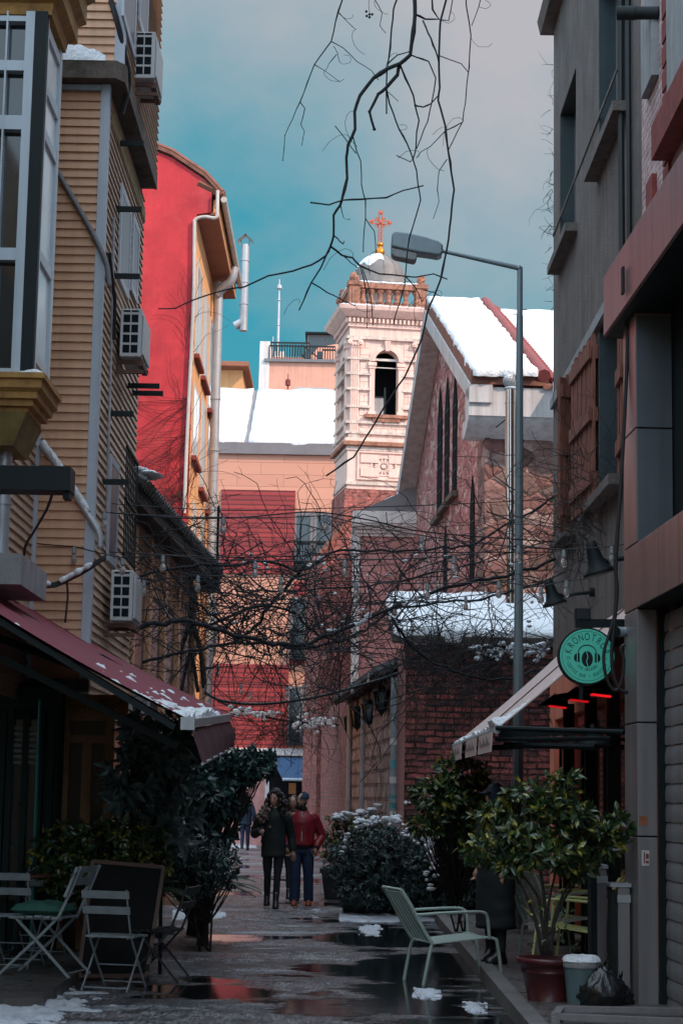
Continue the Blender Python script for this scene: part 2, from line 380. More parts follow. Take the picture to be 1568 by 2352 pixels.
# right pavement (kerb at X 1.46) and left terrace
g = MB(); g.box(1.52, 6, 8, 27.0, -.1, .115); tag(g.build('pavement_right', m_pave2), kind='structure')
g = MB(); y = 8.0
while y < 27.: g.box(1.38, 1.517, y, y+.985, -.1, .125); y += 1.0
tag(g.build('kerb_right', m_kerb), kind='structure')
k0, k1 = aZ(96, 2290, .1), aZ(300, 2150, .1)
g = MB(); g.prism([(-7, k0.y-.2, -.1), (k0.x-.3, k0.y-.2, -.1), (k0.x, k0.y, -.1), (k1.x, k1.y, -.1), (-1.95, 24, -.1), (-7, 24, -.1)], (0, 0, .2)); tag(g.build('pavement_left', m_pave2), kind='structure')
# ================================================================ YELLOW HOUSE
Y0 = 20.0
PX = aY(227, 825, Y0).x                     # alley corner X
def lap_front(mb, x0, x1, y, z0, z1, h=.096, d=.026):
    z = z0
    while z < z1-1e-4:
        t = min(z+h, z1); mb.add([(x0, y-d, z), (x1, y-d, z), (x1, y-.002, t), (x0, y-.002, t), (x0, y, z), (x1, y, z)], [(0, 1, 2, 3), (4, 5, 1, 0)]); z += h
def lap_side(mb, x, y0, y1, z0, z1, h=.096, d=.026, sg=1):
    z = z0
    while z < z1-1e-4:
        t = min(z+h, z1); mb.add([(x+sg*d, y0, z), (x+sg*d, y1, z), (x+sg*.002, y1, t), (x+sg*.002, y0, t), (x, y0, z), (x, y1, z)], [(0, 1, 2, 3), (4, 5, 1, 0)]); z += h
YE = aX(322, 700, PX).y                     # far end of the alley wall
yh = thing('yellow_house', 'tan clapboard house with pale corner trim, a snowy ledge and three air conditioners', 'house', (PX-1, Y0, 0))
XR = aY(70, 1250, Y0).x                     # return of the nearer wall
ZL = zY(250, 170, Y0)                       # ledge
mb = MB(); mb.box(-9, PX-.02, Y0+.02, YE, 0, ZL-.05); mb.box(-9, PX+.06, Y0-.02, YE-.05, ZL+.02, 12.2); mb.build('core', m_slab, yh)
mb = MB(); lap_front(mb, XR, PX-.07, Y0, 2.6, ZL-.2); mb.build('front_siding', m_siding, yh)
mb = MB(); lap_front(mb, -4.5, PX+.07, Y0-.05, ZL+.12, 12.2); mb.build('upper_siding', m_siding, yh)
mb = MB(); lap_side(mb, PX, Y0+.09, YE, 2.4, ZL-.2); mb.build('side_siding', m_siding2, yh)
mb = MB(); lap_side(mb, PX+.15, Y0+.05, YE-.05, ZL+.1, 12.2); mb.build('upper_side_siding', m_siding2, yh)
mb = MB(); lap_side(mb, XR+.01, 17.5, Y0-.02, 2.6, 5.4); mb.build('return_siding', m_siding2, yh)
mb = MB(); mb.box(PX-.075, PX+.022, Y0-.03, Y0+.09, 2.45, ZL-.13); mb.build('corner_trim', m_trim, yh)
mb = MB(); mb.box(PX+.06, PX+.17, Y0-.08, Y0+.05, ZL+.08, 12.2); mb.build('corner_trim', m_trim, yh)
mb = MB(); mb.box(XR-.03, XR+.07, Y0-.05, Y0-.018, 2.6, 5.5); mb.build('corner_trim', m_trim, yh)
mb = MB(); mb.box(PX-1.4, PX-.08, Y0-.045, Y0-.005, ZL-.2, ZL-.14); mb.build('top_trim', m_pvc, yh)
mb = MB(); mb.prism([(PX-2.2, Y0-.22, ZL-.13), (PX+.1, Y0-.22, ZL-.13), (PX+.19, Y0-.1, ZL-.13), (PX+.16, YE-.25, ZL-.13), (PX-2.2, YE-.25, ZL-.13)], (0, 0, .2)); mb.build('ledge', m_slab, yh)
mb = MB(); mb.box(PX+.165, PX+.195, Y0-.05, YE-.25, ZL-.14, ZL+.08); mb.build('ledge_fascia', m_slab, yh)
mb = MB(); mb.box(PX+.003, PX+.03, Y0+.2, YE, ZL-.5, ZL-.36); mb.build('frieze', m_ochre2, yh)
m_trimd = mat('blue_grey_pane', (.10, .125, .16), .35, .2, 2, .3)
def side_window(par, X, x0, x1, yt, yb, fr=m_trim, gl=m_trimd, name='window', off=.02, rec=0):
    a = aX(x0, (yt+yb)/2, X).y; c = aX(x1, (yt+yb)/2, X).y; zt = aX((x0+x1)/2, yt, X).z; zb = aX((x0+x1)/2, yb, X).z
    s = 1 if X < 0 else -1
    def bx(ya, yc, za, zc, t0, t1): return (min(X+s*t0, X+s*t1), max(X+s*t0, X+s*t1), ya, yc, za, zc)
    mb = MB(); w = .09
    mb.box(*bx(a, a+w, zb, zt, 0, .025)); mb.box(*bx(c-w, c, zb, zt, 0, .025)); mb.box(*bx(a+w, c-w, zt-w, zt, 0, .022)); mb.box(*bx(a+w, c-w, zb, zb+w, 0, .022))
    f = mb.build(name, fr, par)
    mb = MB(); mb.box(*bx(a+w-.01, c-w+.01, zb+w-.01, zt-w+.01, .004, .018)); mb.build('pane', gl, f)
    return f
side_window(yh, PX+.018, 272, 297, 440, 672); side_window(yh, PX+.018, 301, 316, 500, 690)
side_window(yh, PX+.168, 281, 312, -160, 100); side_window(yh, PX+.168, 319, 339, -140, 95)
lw = side_window(yh, PX+.018, 247, 268, 1050, 1300)
mb = MB()
ya, yc = aX(243, 1200, PX).y, aX(272, 1200, PX).y
for i in range(8):
    y = ya+(yc-ya)*i/7; mb.box(PX+.2, PX+.214, y, y+.014, aX(270, 1310, PX).z, aX(270, 1055, PX).z)
for z in (1306, 1180, 1060): mb.box(PX+.196, PX+.226, ya, yc, aX(270, z, PX).z, aX(270, z, PX).z+.03)
mb.build('window_grille', m_iron, yh)
for px, py in ((300, 328), (295, 479), (290, 633), (275, 949), (262, 1106)):
    p = aX(px-28, py, PX+.01); mb = MB(); mb.box(PX, PX+.30, p.y, p.y+.035, p.z-.03, p.z+.03); mb.build('bracket', m_dark, yh)
for px, py in ((302, 885), (312, 902)):
    p = aX(px-10, py, PX+.01); mb = MB(); mb.box(PX, PX+.40, p.y, p.y+.035, p.z-.03, p.z+.03); mb.build('bracket', m_dark, yh)
mb = MB(); q = [aX(*t, PX+.04) for t in ((262, 500), (257, 760), (250, 1000), (244, 1250))]; mb.tube(q, .016, 6); mb.build('conduit', m_zinc, yh)
mb = MB(); mb.tube(curve([aY(*t, Y0-.06) for t in ((128, 385), (165, 450), (205, 520), (235, 580), (246, 612), (252, 660))]), .028, 8)
mb.build('hose', m_fascia, yh, 'all')
mb = MB(); mb.tube(curve([aY(*t, Y0-.08) for t in ((95, 1020), (125, 1060), (170, 1130), (205, 1185), (228, 1225), (230, 1260))]), .035, 8)
pp = mb.build('conduit_pipe', m_zinc, yh, 'all')
mb = MB(); c = curve([aY(*t, Y0-.09)+V((0, 0, .035)) for t in ((97, 1018), (125, 1056), (170, 1126), (205, 1181))], 8)
mb.tube([p-V((0, 0, .012)) for p in c], [max(.012, .030+.020*NZ.noise(V((i*.45, 3, 0)))) for i in range(len(c))], 8)
mb.build('snow_crust', m_snow, pp, 'all')
mb = MB(); mb.tube([aX(251, 580, PX+.06), aX(264, 690, PX+.1), aX(262, 780, PX+.08)], .02, 6); mb.build('cable', m_rope, yh); mb = MB(); mb.tube(curve([aY(255, 0, Y0-.1), aY(272, 60, Y0-.1), aY(288, 130, Y0), aY(296, 190, Y0+.2), aY(280, 260, Y0+.3)]), .03, 8); mb.build('cable', m_rope, yh)
snowfield('snow', lambda u, v: V((PX-1.6+1.62*u, Y0-.23+.2*v, ZL+.07)), (0, 0, 1), 60, 12, lambda u, v, p: .05+.13*math.exp(-((u-.72)/.22)**2)*(1-v*.3)+fbm(p, 9)*.06-.10*(u > .97), 'small bank of snow lying on the mossy ledge of the tan clapboard house')
# ---- ground floor of the yellow house: door etc
ZF = 2.62
mb = MB(); mb.box(PX-.45, PX+.0, Y0+.03, YE, 0, 2.4); mb.build('plinth', m_terra, yh)
dx0, dx1 = aY(140, 1750, Y0).x, aY(262, 1750, Y0).x
dz1, dzt = zY(200, 1640, Y0), zY(200, 1700, Y0)
dr = None
mb = MB(); mb.box(dx0, dx0+.09, Y0-.06, Y0+.02, 0, dz1); mb.box(dx1-.09, dx1, Y0-.06, Y0+.02, 0, dz1); mb.box((dx0+dx1)/2-.05, (dx0+dx1)/2+.05, Y0-.05, Y0+.02, 0, dzt); mb.box(dx0+.09, dx1-.09, Y0-.055, Y0+.02, dzt-.03, dzt+.05); mb.box(dx0+.09, dx1-.09, Y0-.055, Y0+.02, dz1-.07, dz1)
for z in (.5, 1.2): mb.box(dx0+.09, dx1-.09, Y0-.03, Y0+.02, z, z+.035)
dr = mb.build('glazed_door', m_door, yh)
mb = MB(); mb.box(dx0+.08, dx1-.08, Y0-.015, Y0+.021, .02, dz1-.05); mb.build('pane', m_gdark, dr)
mb = MB(); fx0, fx1 = aY(152, 1615, Y0).x, aY(285, 1615, Y0).x; fz = zY(215, 1620, Y0)
mb.box(fx0-.05, fx1+.05, Y0-.05, Y0+.02, fz-.11, fz+.11)
for i in range(9):
    x = fx0+(fx1-fx0)*(i+.5)/9
    for k in range(5):
        a = k*math.pi/4; mb.ball((x+.035*math.cos(a), Y0-.06, fz-.03+.06*math.sin(a)), .024, .03, .022, 7, 5)
mb.build('carved_frieze', m_ochre, yh)
mb = MB(); mb.box(dx0-.4, PX+.03, Y0-.1, Y0+.02, fz+.14, fz+.26); mb.build('lintel', m_slab, yh)
mb = MB(); t0 = aY(140, 1700, Y0-.1)
for i in range(14): mb.box(t0.x-.07+.012*random.random(), t0.x+.0, Y0-.12, Y0-.02, i*.17, i*.17+.15)
mb.build('stone_quoin', m_terra, yh)
mb = MB(); p = aY(288, 1860, Y0-.03)
mb.box(p.x-.10, p.x+.10, Y0-.05, Y0+.02, p.z-.17, p.z+.17); mb.lathe((p.x, Y0-.05, p.z), [(.085, -.02), (.085, .0), (.05, -.03), (.02, -.035)], 16, 'y'); mb.box(p.x-.06, p.x+.06, Y0-.045, Y0+.02, p.z+.17, p.z+.24)
mb.build('wall_fountain', m_stoned, yh)
# ---- dark green shopfront at far left
sf = thing('green_shopfront', 'dark green timber shopfront under the burgundy awning, with lattice windows', 'shopfront', (-3.6, 19.5, 0))
sx1 = aY(132, 1750, 19.5).x
mb = MB(); mb.box(-6, sx1, 19.52, 19.97, 0, 2.75); mb.build('wall', m_green, sf)
mb = MB()
for i, px in enumerate((8, 25, 60, 95, 118)):
    x = aY(px, 1750, 19.5).x; mb.box(x-.03, x+.03, 19.42, 19.52, 0, 2.7)
mb.box(-6, sx1, 19.4, 19.52, 2.5, 2.72); mb.box(-6, sx1, 19.45, 19.52, .5, .56)
mb.build('frame', m_green, sf)
for a_, b_ in ((28, 58), (64, 93)):
    xa, xb = aY(a_, 1750, 19.5).x, aY(b_, 1750, 19.5).x
    mb = MB(); mb.box(xa, xb, 19.495, 19.518, .6, 2.4); w_ = mb.build('window', m_glass, sf)
    mb = MB()
    for k in range(7):
        z = zY(75, 1755-k*13, 19.5); mb.box(xa, xb, 19.46, 19.49, z, z+.03)
    mb.build('louvre', m_conc, w_)
mb = MB(); mb.tube([(aY(92, 1700, 19.4).x, 19.38, 0), (aY(98, 1500, 19.4).x, 19.38, 2.6)], .02, 6); mb.build('post', mat('teal_paint', (.02, .16, .15), .5, .2, 3), sf)
# ---- ochre house with bay window
oh = thing('ochre_house', 'ochre house with a white framed bay window on a moulded cornice', 'house', (-4, 17.5, 0))
XB = aY(90, 450, 17.0).x; YB = 17.0; YB2 = aX(126, 450, XB).y
zc0, zc1 = zY(60, 862, YB), zY(60, 1018, YB)
zt = zY(60, 30, YB)
mb = MB(); mb.box(-7, XR-.12, 17.4, 19.98, zc1-.7, 10.5); mb.build('wall', m_ochre2, oh)
mb = MB(); mb.box(-12, -4.4, -9, 16.4, 0, 10); mb.box(-4.399, 3, -9, -6, 0, 6.5); mb.build('shade_wing', m_ochre2, oh)  # unseen wing, added beside and behind the viewer to darken the lower alley
bay = MB(); bay.box(-5, XB-.05, YB+.06, YB2-.02, zc0, zt+.3); bay = bay.build('bay_window', m_glass, oh)
fxl = [aY(px, 450, YB).x for px in (-60, 0, 42, 66)]
mb = MB()
def fbox(x0, x1, z0, z1, t=.05): mb.box(x0, x1, YB-t, YB+.06, z0, z1)
for x0, x1 in ((-60, -48), (0, 4), (45, 66)):
    fbox(aY(x0, 450, YB).x, aY(x1, 450, YB).x, zc0, zt)
for y0, y1 in ((40, 52), (142, 165), (268, 300), (572, 600), (848, 862)):
    mb.box(aY(-48, 450, YB).x, aY(45, 450, YB).x, YB-.042, YB+.06, zY(30, y1, YB), zY(30, y0, YB))
mb.build('front_frame', m_pvc, bay)
mb = MB(); mb.box(aY(66, 450, YB).x, XB+.021, YB-.055, YB+.04, zc0, zt); mb.build('corner_post', m_dark, bay)
mb = MB()
L = YB2-YB
mb.box(XB-.05, XB+.019, YB+.041, YB+.10, zc0, zt); mb.box(XB-.05, XB+.02, YB2-.09, YB2+.03, zc0, zt)
for py in (40, 185, 300, 600, 845):
    z = aX(98, py, XB).z; mb.box(XB-.05, XB+.015, YB+.09, YB2-.09, z-.05, z+.05)
mb.build('side_frame', m_pvc, bay)
mb = MB(); mb.box(XB-.049, XB-.01, YB+.07, YB2-.07, zc0, zt); mb.build('side_glass', mat('sky_mirror_pane', (.86, .90, .92), .15, .12, 1.1, .2, spec=.8), bay)  # sky reflection put into the pale pane colour
def cornice(par, z0, z1, x1, y0, y1, prof, m_, name):
    mb = MB(); k = len(prof)
    for i in range(k-1):
        (o0, f0), (o1, f1) = prof[i], prof[i+1]
        za, zb = z0+(z1-z0)*f0, z0+(z1-z0)*f1
        mb.add([(-6, y0-o0, za), (x1+o0, y0-o0, za), (x1+o0, y1+o0, za), (-6, y0-o1, zb), (x1+o1, y0-o1, zb), (x1+o1, y1+o1, zb)], [(0, 1, 4, 3), (1, 2, 5, 4)])
    mb.add([(-6, y0-prof[-1][0], z1), (x1+prof[-1][0], y0-prof[-1][0], z1), (x1+prof[-1][0], y1+prof[-1][0], z1), (-6, y1+prof[-1][0], z1)], [(0, 1, 2, 3)])
    mb.add([(-6, y0-prof[0][0], z0), (x1+prof[0][0], y0-prof[0][0], z0), (x1+prof[0][0], y1+prof[0][0], z0), (-6, y1+prof[0][0], z0)], [(3, 2, 1, 0)])
    return mb.build(name, m_, par)
zm = zY(60, 945, YB)
cornice(oh, zm, zc0-.0, XB, YB, YB2-.1, [(-.02, 0), (-.02, .12), (.03, .14), (.03, .3), (.07, .33), (.07, .5), (.11, .6), (.11, .82), (.14, .85), (.14, 1)], m_ochre, 'cornice')
mb = MB(); mb.prism([(-6, YB+.02, zm), (XB-.04, YB+.02, zm), (XB-.04, YB2, zm), (-6, YB2, zm)], (0, 0, -.0001)) if False else None
mb = MB(); mb.hexa([(-6, YB+.12, zc1), (XB-.16, YB+.12, zc1), (XB-.16, YB2, zc1), (-6, YB2, zc1), (-6, YB+.01, zm), (XB-.03, YB+.01, zm), (XB-.03, YB2, zm), (-6, YB2, zm)]); mb.build('corbel', m_ochre2, oh)
cornice(oh, zt-.02, zt+1.0, XB+.05, YB-.02, YB2, [(.0, 0), (.02, .1), (.10, .14), (.10, .3), (.17, .36), (.17, .55), (.24, .62), (.24, .8), (.28, .85), (.28, 1)], m_ochre, 'upper_cornice')
mb = MB(); zr = zt+.62
for i in range(7): mb.box(XB+.33, XB+.35, YB-.3+i*.16, YB-.28+i*.16, zr, zr+1.0)
mb.box(XB+.32, XB+.36, YB-.35, YB+.9, zr-.02, zr+.03); mb.box(XB+.2, XB+.36, YB-.35, YB-.31, zr-.02, zr+.03)
mb.build('balcony_railing', m_iron, oh)
p = aY(80, 862, YB-.1)
snowfield('snow', lambda u, v: V((p.x-.16+.26*u, YB-.13+.13*v, zc0+.002)), (0, 0, 1), 26, 12, lambda u, v, q: .045*math.sin(math.pi*u)*math.sin(math.pi*min(1, v+.2))-.012+fbm(q, 14)*.02, 'little heap of snow on the cornice under the white bay window')
mb = MB(); x = aY(12, 1130, 17.6).x; mb.tube([(x, 17.5, zY(12, 1330, 17.5)), (x, 17.5, zY(12, 1022, 17.5))], .075, 12); mb.tube([(x, 17.5, zY(12, 1160, 17.5)), (x, 17.5, zY(12, 1150, 17.5))], .085, 12); mb.build('downpipe', m_zinc, oh, True)
mb = MB(); a = aY(-30, 1250, 17.0); c = aY(54, 1290, 17.0); mb.hexa([(-6, 16.9, zY(30, 1340, 17)), (c.x, 16.9, zY(54, 1345, 17)), (c.x+.0, 18.4, zY(54, 1345, 17)), (-6, 18.4, zY(54, 1340, 17)), (-6, 16.9, zY(0, 1240, 17)), (c.x, 16.9, zY(54, 1275, 17)), (c.x, 18.4, zY(54, 1275, 17)), (-6, 18.4, zY(0, 1240, 17))]); mb.build('canopy_slab', m_conc, oh)
mb = MB(); mb.box(-6, aY(162, 1100, 16.2).x, 16.2, 16.5, zY(100, 1125, 16.2), zY(100, 1070, 16.2)); x_ = aY(152, 1100, 16.2).x; mb.box(x_-.03, x_+.03, 16.25, 16.4, zY(100, 1142, 16.2), zY(100, 1120, 16.2)); mb.build('black_beam', m_dark, oh)
# ---- AC units
ac = thing('air_conditioner', 'pale air conditioner unit highest on the tan clapboard house, against the sky', 'air conditioner', (0, 0, 0), 0, 'air conditioners on the tan house')
mb = MB(); mb.box(0, .245, .006, .80, 0, .56); o = mb.build('casing', m_ac, ac, local=True); bevel(o, .012)
mb = MB()
for r_ in range(4):
    for c_ in range(2): mb.box(.035+c_*.092, .112+c_*.092, .0, .02, .045+r_*.118, .135+r_*.118)
mb.box(.035, .112, 0, .02, .52, .54); mb.box(.127, .204, 0, .02, .52, .54)
mb.build('grille', m_acd, ac, local=True)
mb = MB(); mb.box(.246, .268, .05, .76, .03, .5); o = mb.build('fan_guard', m_ac, ac, local=True); bevel(o, .01)
mb = MB(); mb.box(-.28, .27, .10, .14, -.06, -.02); mb.box(.2, .26, .1, .66, -.08, -.055); mb.box(-.28, .27, .62, .66, -.06, -.02); mb.build('bracket', m_rust, ac, local=True); mb = MB(); mb.box(-.28, .27, .11, .13, -.17, -.13); mb.build('bracket', m_rust, ac, local=True)
def place_ac(o, px, py, d):
    p = aY(px, py, d); o.location = p; ORG[o] = p
a2 = copytree(ac); a3 = copytree(ac)
place_ac(ac, 305, 178, 21.0); place_ac(a2, 274, 818, 21.3); place_ac(a3, 252, 1425, 21.0)
a2['label'] = 'pale air conditioner unit in the middle of the tan house, before the red gable'; a3['label'] = 'pale air conditioner unit lowest on the tan house, beside the bare vines and light bulbs'
# ================================================================ LOW TILED HOUSE (between the tan house and the red house)
lh = thing('tiled_house', 'low old house with dark tiled eave and peach pilasters smothered in bare vines', 'house', (-3, 28, 0))
e0 = aY(312, 1100, YE+.2); e1 = aY(498, 1312, 34.0)
XW0, XW1 = e0.x-.35, e1.x-.42
def lhX(y, off=0): return XW0+(XW1-XW0)*(y-e0.y)/(e1.y-e0.y)+off
zE = lambda y: e0.z+(e1.z-e0.z)*(y-e0.y)/(e1.y-e0.y)
mb = MB(); mb.prism([(XW0, e0.y-.1, 0), (XW1, e1.y, 0), (-8, e1.y, 0), (-8, e0.y-.1, 0)], (0, 0, e0.z-.05)); mb.build('wall', mat('dark_peach', (.38, .20, .125), .9, .3, 2, .5, .2, 20), lh)  # darker, brownish version of the pilasters' peach, with vertical streaks
mb = MB(); d = V((e1.x-e0.x, e1.y-e0.y, e1.z-e0.z)); bk = V((-1.2, 0, .62))
rf = MB(); a, b_ = V(e0), V(e1)
rf.add([a, b_, b_+bk*3, a+bk*3, a-V((0, 0, .1)), b_-V((0, 0, .1)), b_+bk*3-V((0, 0, .1)), a+bk*3-V((0, 0, .1))], [(0, 1, 2, 3), (4, 7, 6, 5), (0, 4, 5, 1), (0, 3, 7, 4), (1, 5, 6, 2)])
N = int(d.length/.21)
for i in range(N):
    p = a+d*((i+.5)/N); rf.tube([p-bk*.06+V((.03, 0, .0)), p+bk*3+V((0, 0, .03))], [.085, .08], 7)
rf = rf.build('roof', m_tiled, lh, True)
mb = MB(); mb.obox(a+V((-.45, 0, -.16)), d, V((.42, 0, 0)), V((0, 0, .05))); mb.obox(a+V((-.06, 0, -.24)), d, V((.05, 0, 0)), V((0, 0, .14))); mb.build('eave', m_slab, lh)
mb = MB(); mb.box(e1.x-.3, e1.x+.06, e1.y-.35, e1.y+.1, e1.z-.38, e1.z+.1); mb.build('gutter_box', m_iron, lh)
ys = [e0.y+.2, e0.y+1.9, e0.y+3.6, e0.y+5.4, e0.y+7.2, e1.y-.35]
for y in ys:
    mb = MB(); x = lhX(y); mb.box(x-.05, x+.10, y, y+.42, 0, zE(y)-.3); mb.build('pilaster', mat('peach_plaster', (.62, .33, .20), .85, .25, 3, .4, .2, 20) if y == ys[0] else bpy.data.materials['peach_plaster'], lh)
for i in range(5):
    ya, yb = ys[i]+.55, ys[i+1]-.12
    for zb, zt_ in ((1.0, 2.2), (2.9, 4.6)):
        x = lhX((ya+yb)/2)
        mb = MB(); mb.prism([(lhX(ya)-.02, ya, zb), (lhX(yb)-.02, yb, zb), (lhX(yb)+.04, yb, zb), (lhX(ya)+.04, ya, zb)], (0, 0, zt_-zb)); w_ = mb.build('window', m_iron, lh)
        mb = MB(); mb.prism([(lhX(ya+.1)+.03, ya+.1, zb+.1), (lhX(yb-.1)+.03, yb-.1, zb+.1), (lhX(yb-.1)+.045, yb-.1, zb+.1), (lhX(ya+.1)+.045, ya+.1, zb+.1)], (0, 0, zt_-zb-.2)); mb.build('pane', m_glass, w_)
        if zb > 2: mb = MB(); mb.prism([(lhX(ya)-.02, ya-.05, zb-.12), (lhX(yb)-.02, yb+.05, zb-.12), (lhX(yb)+.16, yb+.05, zb-.12), (lhX(ya)+.16, ya-.05, zb-.12)], (0, 0, .08)); mb.build('sill', m_conc, w_)
mb = MB()
for t in ((318, 1083), (345, 1092)): 
    p = aY(*t, YE+.9); mb.ball(p, .16, .3, .05, 10, 6, .3)
tag(mb.build('snow', m_snow, None, 'all'), 'thin patch of snow on the dark tiled roof beside the red wall', 'snow', None, 'stuff')
mb = MB(); mb.box(lhX(e0.y+2), lhX(e0.y+2)+.3, e0.y+2.2, e0.y+2.6, 2.86, 3.1); o = mb.build('window_box', m_conc, lh)
# ================================================================ RED HOUSE
YR = 35.0
rh = thing('red_house', 'tall red stucco house with an orange side wall and overhanging brown eave', 'house', (-4, YR, 0))
XRH = aY(437, 1000, YR).x; YRF = aX(493, 900, XRH).y
gp = [(-9, 0)] ; 
zev = zY(485, 430, YR)
prof = [aY(px, py, YR) for px, py in ((250, 295), (345, 342), (395, 362), (440, 392), (470, 412), (487, 430))]
poly = [(-9, YR, 0), (XRH, YR, 0), (XRH, YR, zY(440, 492, YR)), (prof[-1].x, YR, zY(487, 487, YR))]+[(p.x, YR, p.z) for p in reversed(prof)]+[(-9, YR, prof[0].z+1)]
mb = MB(); mb.prism(poly, (0, .06, 0)); mb.build('gable_wall', m_red, rh)
mb = MB(); mb.box(-9, XRH-.01, YR+.07, YRF, 0, zY(440, 492, YR)); mb.build('side_wall', m_orange, rh)
xe = aY(505, 440, YR).x
zs = zY(440, 492, YR)
mb = MB(); mb.prism([(XRH-.1, YR+.07, zs), (xe-.03, YR+.07, zs+.02), (xe-.03, YRF, zs+.02), (XRH-.1, YRF, zs)], (0, 0, .05)); mb.build('soffit', m_soffit, rh)
mb = MB(); mb.box(xe-.12, xe-.02, YR+.1, YRF+.1, zs+.05, zs+.32); mb.build('eave_board', m_orange, rh)
mb = MB(); rp = [V((-9, YR, prof[0].z+1.05))]+[p+V((0, 0, .04)) for p in prof]+[V((xe+.04, YR, zs+.36))]
for p_, q_ in zip(rp, rp[1:]): mb.hexa([(p_.x, YR-.06, p_.z), (q_.x, YR-.06, q_.z), (q_.x, YRF+.1, q_.z), (p_.x, YRF+.1, p_.z), (p_.x, YR-.06, p_.z+.09), (q_.x, YR-.06, q_.z+.09), (q_.x, YRF+.1, q_.z+.09), (p_.x, YRF+.1, p_.z+.09)])
for i in range(40): y = YR+.05+(YRF-YR)*i/40; mb.tube([(xe+.07, y, zs+.40), (xe-.4, y, zs+.62)], .09, 6)
mb.tube([p_+V((0, -.02, .09)) for p_ in rp], .05, 6)
mb.build('roof', m_tile, rh, True)
for px in (443,):
    mb = MB(); x = aY(448, 700, YR-.02).x+.02; mb.tube(curve([aY(500, 438, YR-.1), aY(499, 480, YR-.1), aY(496, 500, YR-.08), aY(470, 498, YR-.06), aY(449, 505, YR-.06), aY(447, 530, YR-.06), (aY(445, 700, YR).x, YR-.06, zY(445, 700, YR)), (aY(430, 1020, YR).x, YR-.06, zY(430, 1020, YR)), (aY(424, 1180, YR).x, YR-.06, zY(424, 1180, YR))], 6), .034, 10); mb.build('downpipe', m_pipew, rh, True)
mb = MB(); p0 = aX(497, 760, XRH+.12); mb.tube(curve([(xe+.05, p0.y-.2, zs+.2), (xe-.02, p0.y-.2, zs-.1), (XRH+.14, p0.y-.1, zs-.35), (XRH+.14, p0.y, zs-.8), (XRH+.14, p0.y, 4), (XRH+.14, p0.y, 0)], 6), .10, 10)
for z in range(1, 10): mb.tube([(XRH+.14, p0.y, z*1.1), (XRH+.14, p0.y, z*1.1+.06)], .112, 10)
mb.build('downpipe', m_zinc, rh, True)
mb = MB(); mb.tube([(xe+.08, YR, zs+.3), (xe+.08, YRF, zs+.3)], .06, 8); mb.build('gutter', m_pipew, rh)
for x0, x1, yt, yb in ((447, 459, 590, 830), (462, 474, 660, 880), (477, 486, 720, 950), (440, 453, 880, 1060), (457, 468, 905, 1130), (472, 482, 960, 1180), (440, 449, 1150, 1260), (456, 466, 1170, 1300)):
    ya, yc = aX(x0, yb, XRH).y, aX(x1, yb, XRH).y; z = aX((x0+x1)/2, yb, XRH).z
    mb = MB(); zt__ = aX((x0+x1)/2, yt, XRH).z; mb.box(XRH-.009, XRH+.012, ya, yc, z, zt__); f_ = mb.build('window', m_pipew, rh)
    mb = MB(); k_ = (yc-ya)
    for q_ in (0, 1): mb.box(XRH+.0125, XRH+.016, ya+.08+q_*k_*.5, ya+k_*.5*(q_+1)-.06, z+.1, zt__-.1)
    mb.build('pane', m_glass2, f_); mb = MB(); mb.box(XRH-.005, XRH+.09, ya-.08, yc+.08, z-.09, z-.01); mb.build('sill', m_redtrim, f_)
# chimney vent pipe behind the eave
cp = thing('vent_pipe', 'slim zinc vent pipe with a roof cap rising behind the red house eave', 'vent pipe', aY(558, 760, 44))
x, y = aY(560, 700, 44).x, 44.
mb = MB(); mb.tube([(x, y, zY(560, 760, y)), (x, y, zY(560, 562, y))], .095, 12)
for py in (600, 650, 700): mb.tube([(x, y, zY(560, py, y)), (x, y, zY(560, py-3, y))], .11, 12)
mb.tube(curve([(x, y, zY(560, 715, y)), (x-.03, y, zY(560, 738, y)), (x-.2, y, zY(560, 750, y))]), .10, 10)
mb.build('pipe', m_zinc, cp, True)
mb = MB(); z = zY(560, 556, y); mb.add([(x-.19, y-.14, z), (x, y-.14, z+.17), (x+.19, y-.14, z), (x-.19, y+.14, z), (x, y+.14, z+.17), (x+.19, y+.14, z)], [(0, 1, 4, 3), (1, 2, 5, 4)]); mb.tube([(x-.1, y, z-.1), (x-.1, y, z+.05)], .012, 4); mb.tube([(x+.1, y, z-.1), (x+.1, y, z+.05)], .012, 4); mb.build('cap', m_zinc, cp)
# ================================================================ MARBLE BUILDING at the end of the alley
YM = 65.0
mh = thing('modern_building', 'modern building of pink travertine and red louvres with a snow covered roof, closing the alley', 'building', (-2, YM, 0))
def fx(px, y=YM, py=1100): return aY(px, py, y).x
def fz(py, y=YM, px=640): return aY(px, py, y).z
xl, xr = -9, fx(800)
mb = MB(); mb.box(xl, xr+6, YM, YM+9, 0, fz(1045)); mb.build('wall', m_trav, mh)
mb = MB(); mb.box(xl-.1, xr+6.1, YM-.15, YM+9, fz(1045)+.003, fz(1019)); mb.build('fascia', m_fascia, mh)
zt_, yr_ = fz(898, YM+6), YM+6.
mb = MB(); mb.add([(xl, YM-.1, fz(1019)+.01), (xr+6, YM-.1, fz(1019)+.01), (xr+6, yr_, zt_), (xl, yr_, zt_), (xl, yr_+6, fz(1019)), (xr+6, yr_+6, fz(1019))], [(0, 1, 2, 3), (3, 2, 5, 4)]); mb.build('roof', m_fascia, mh)
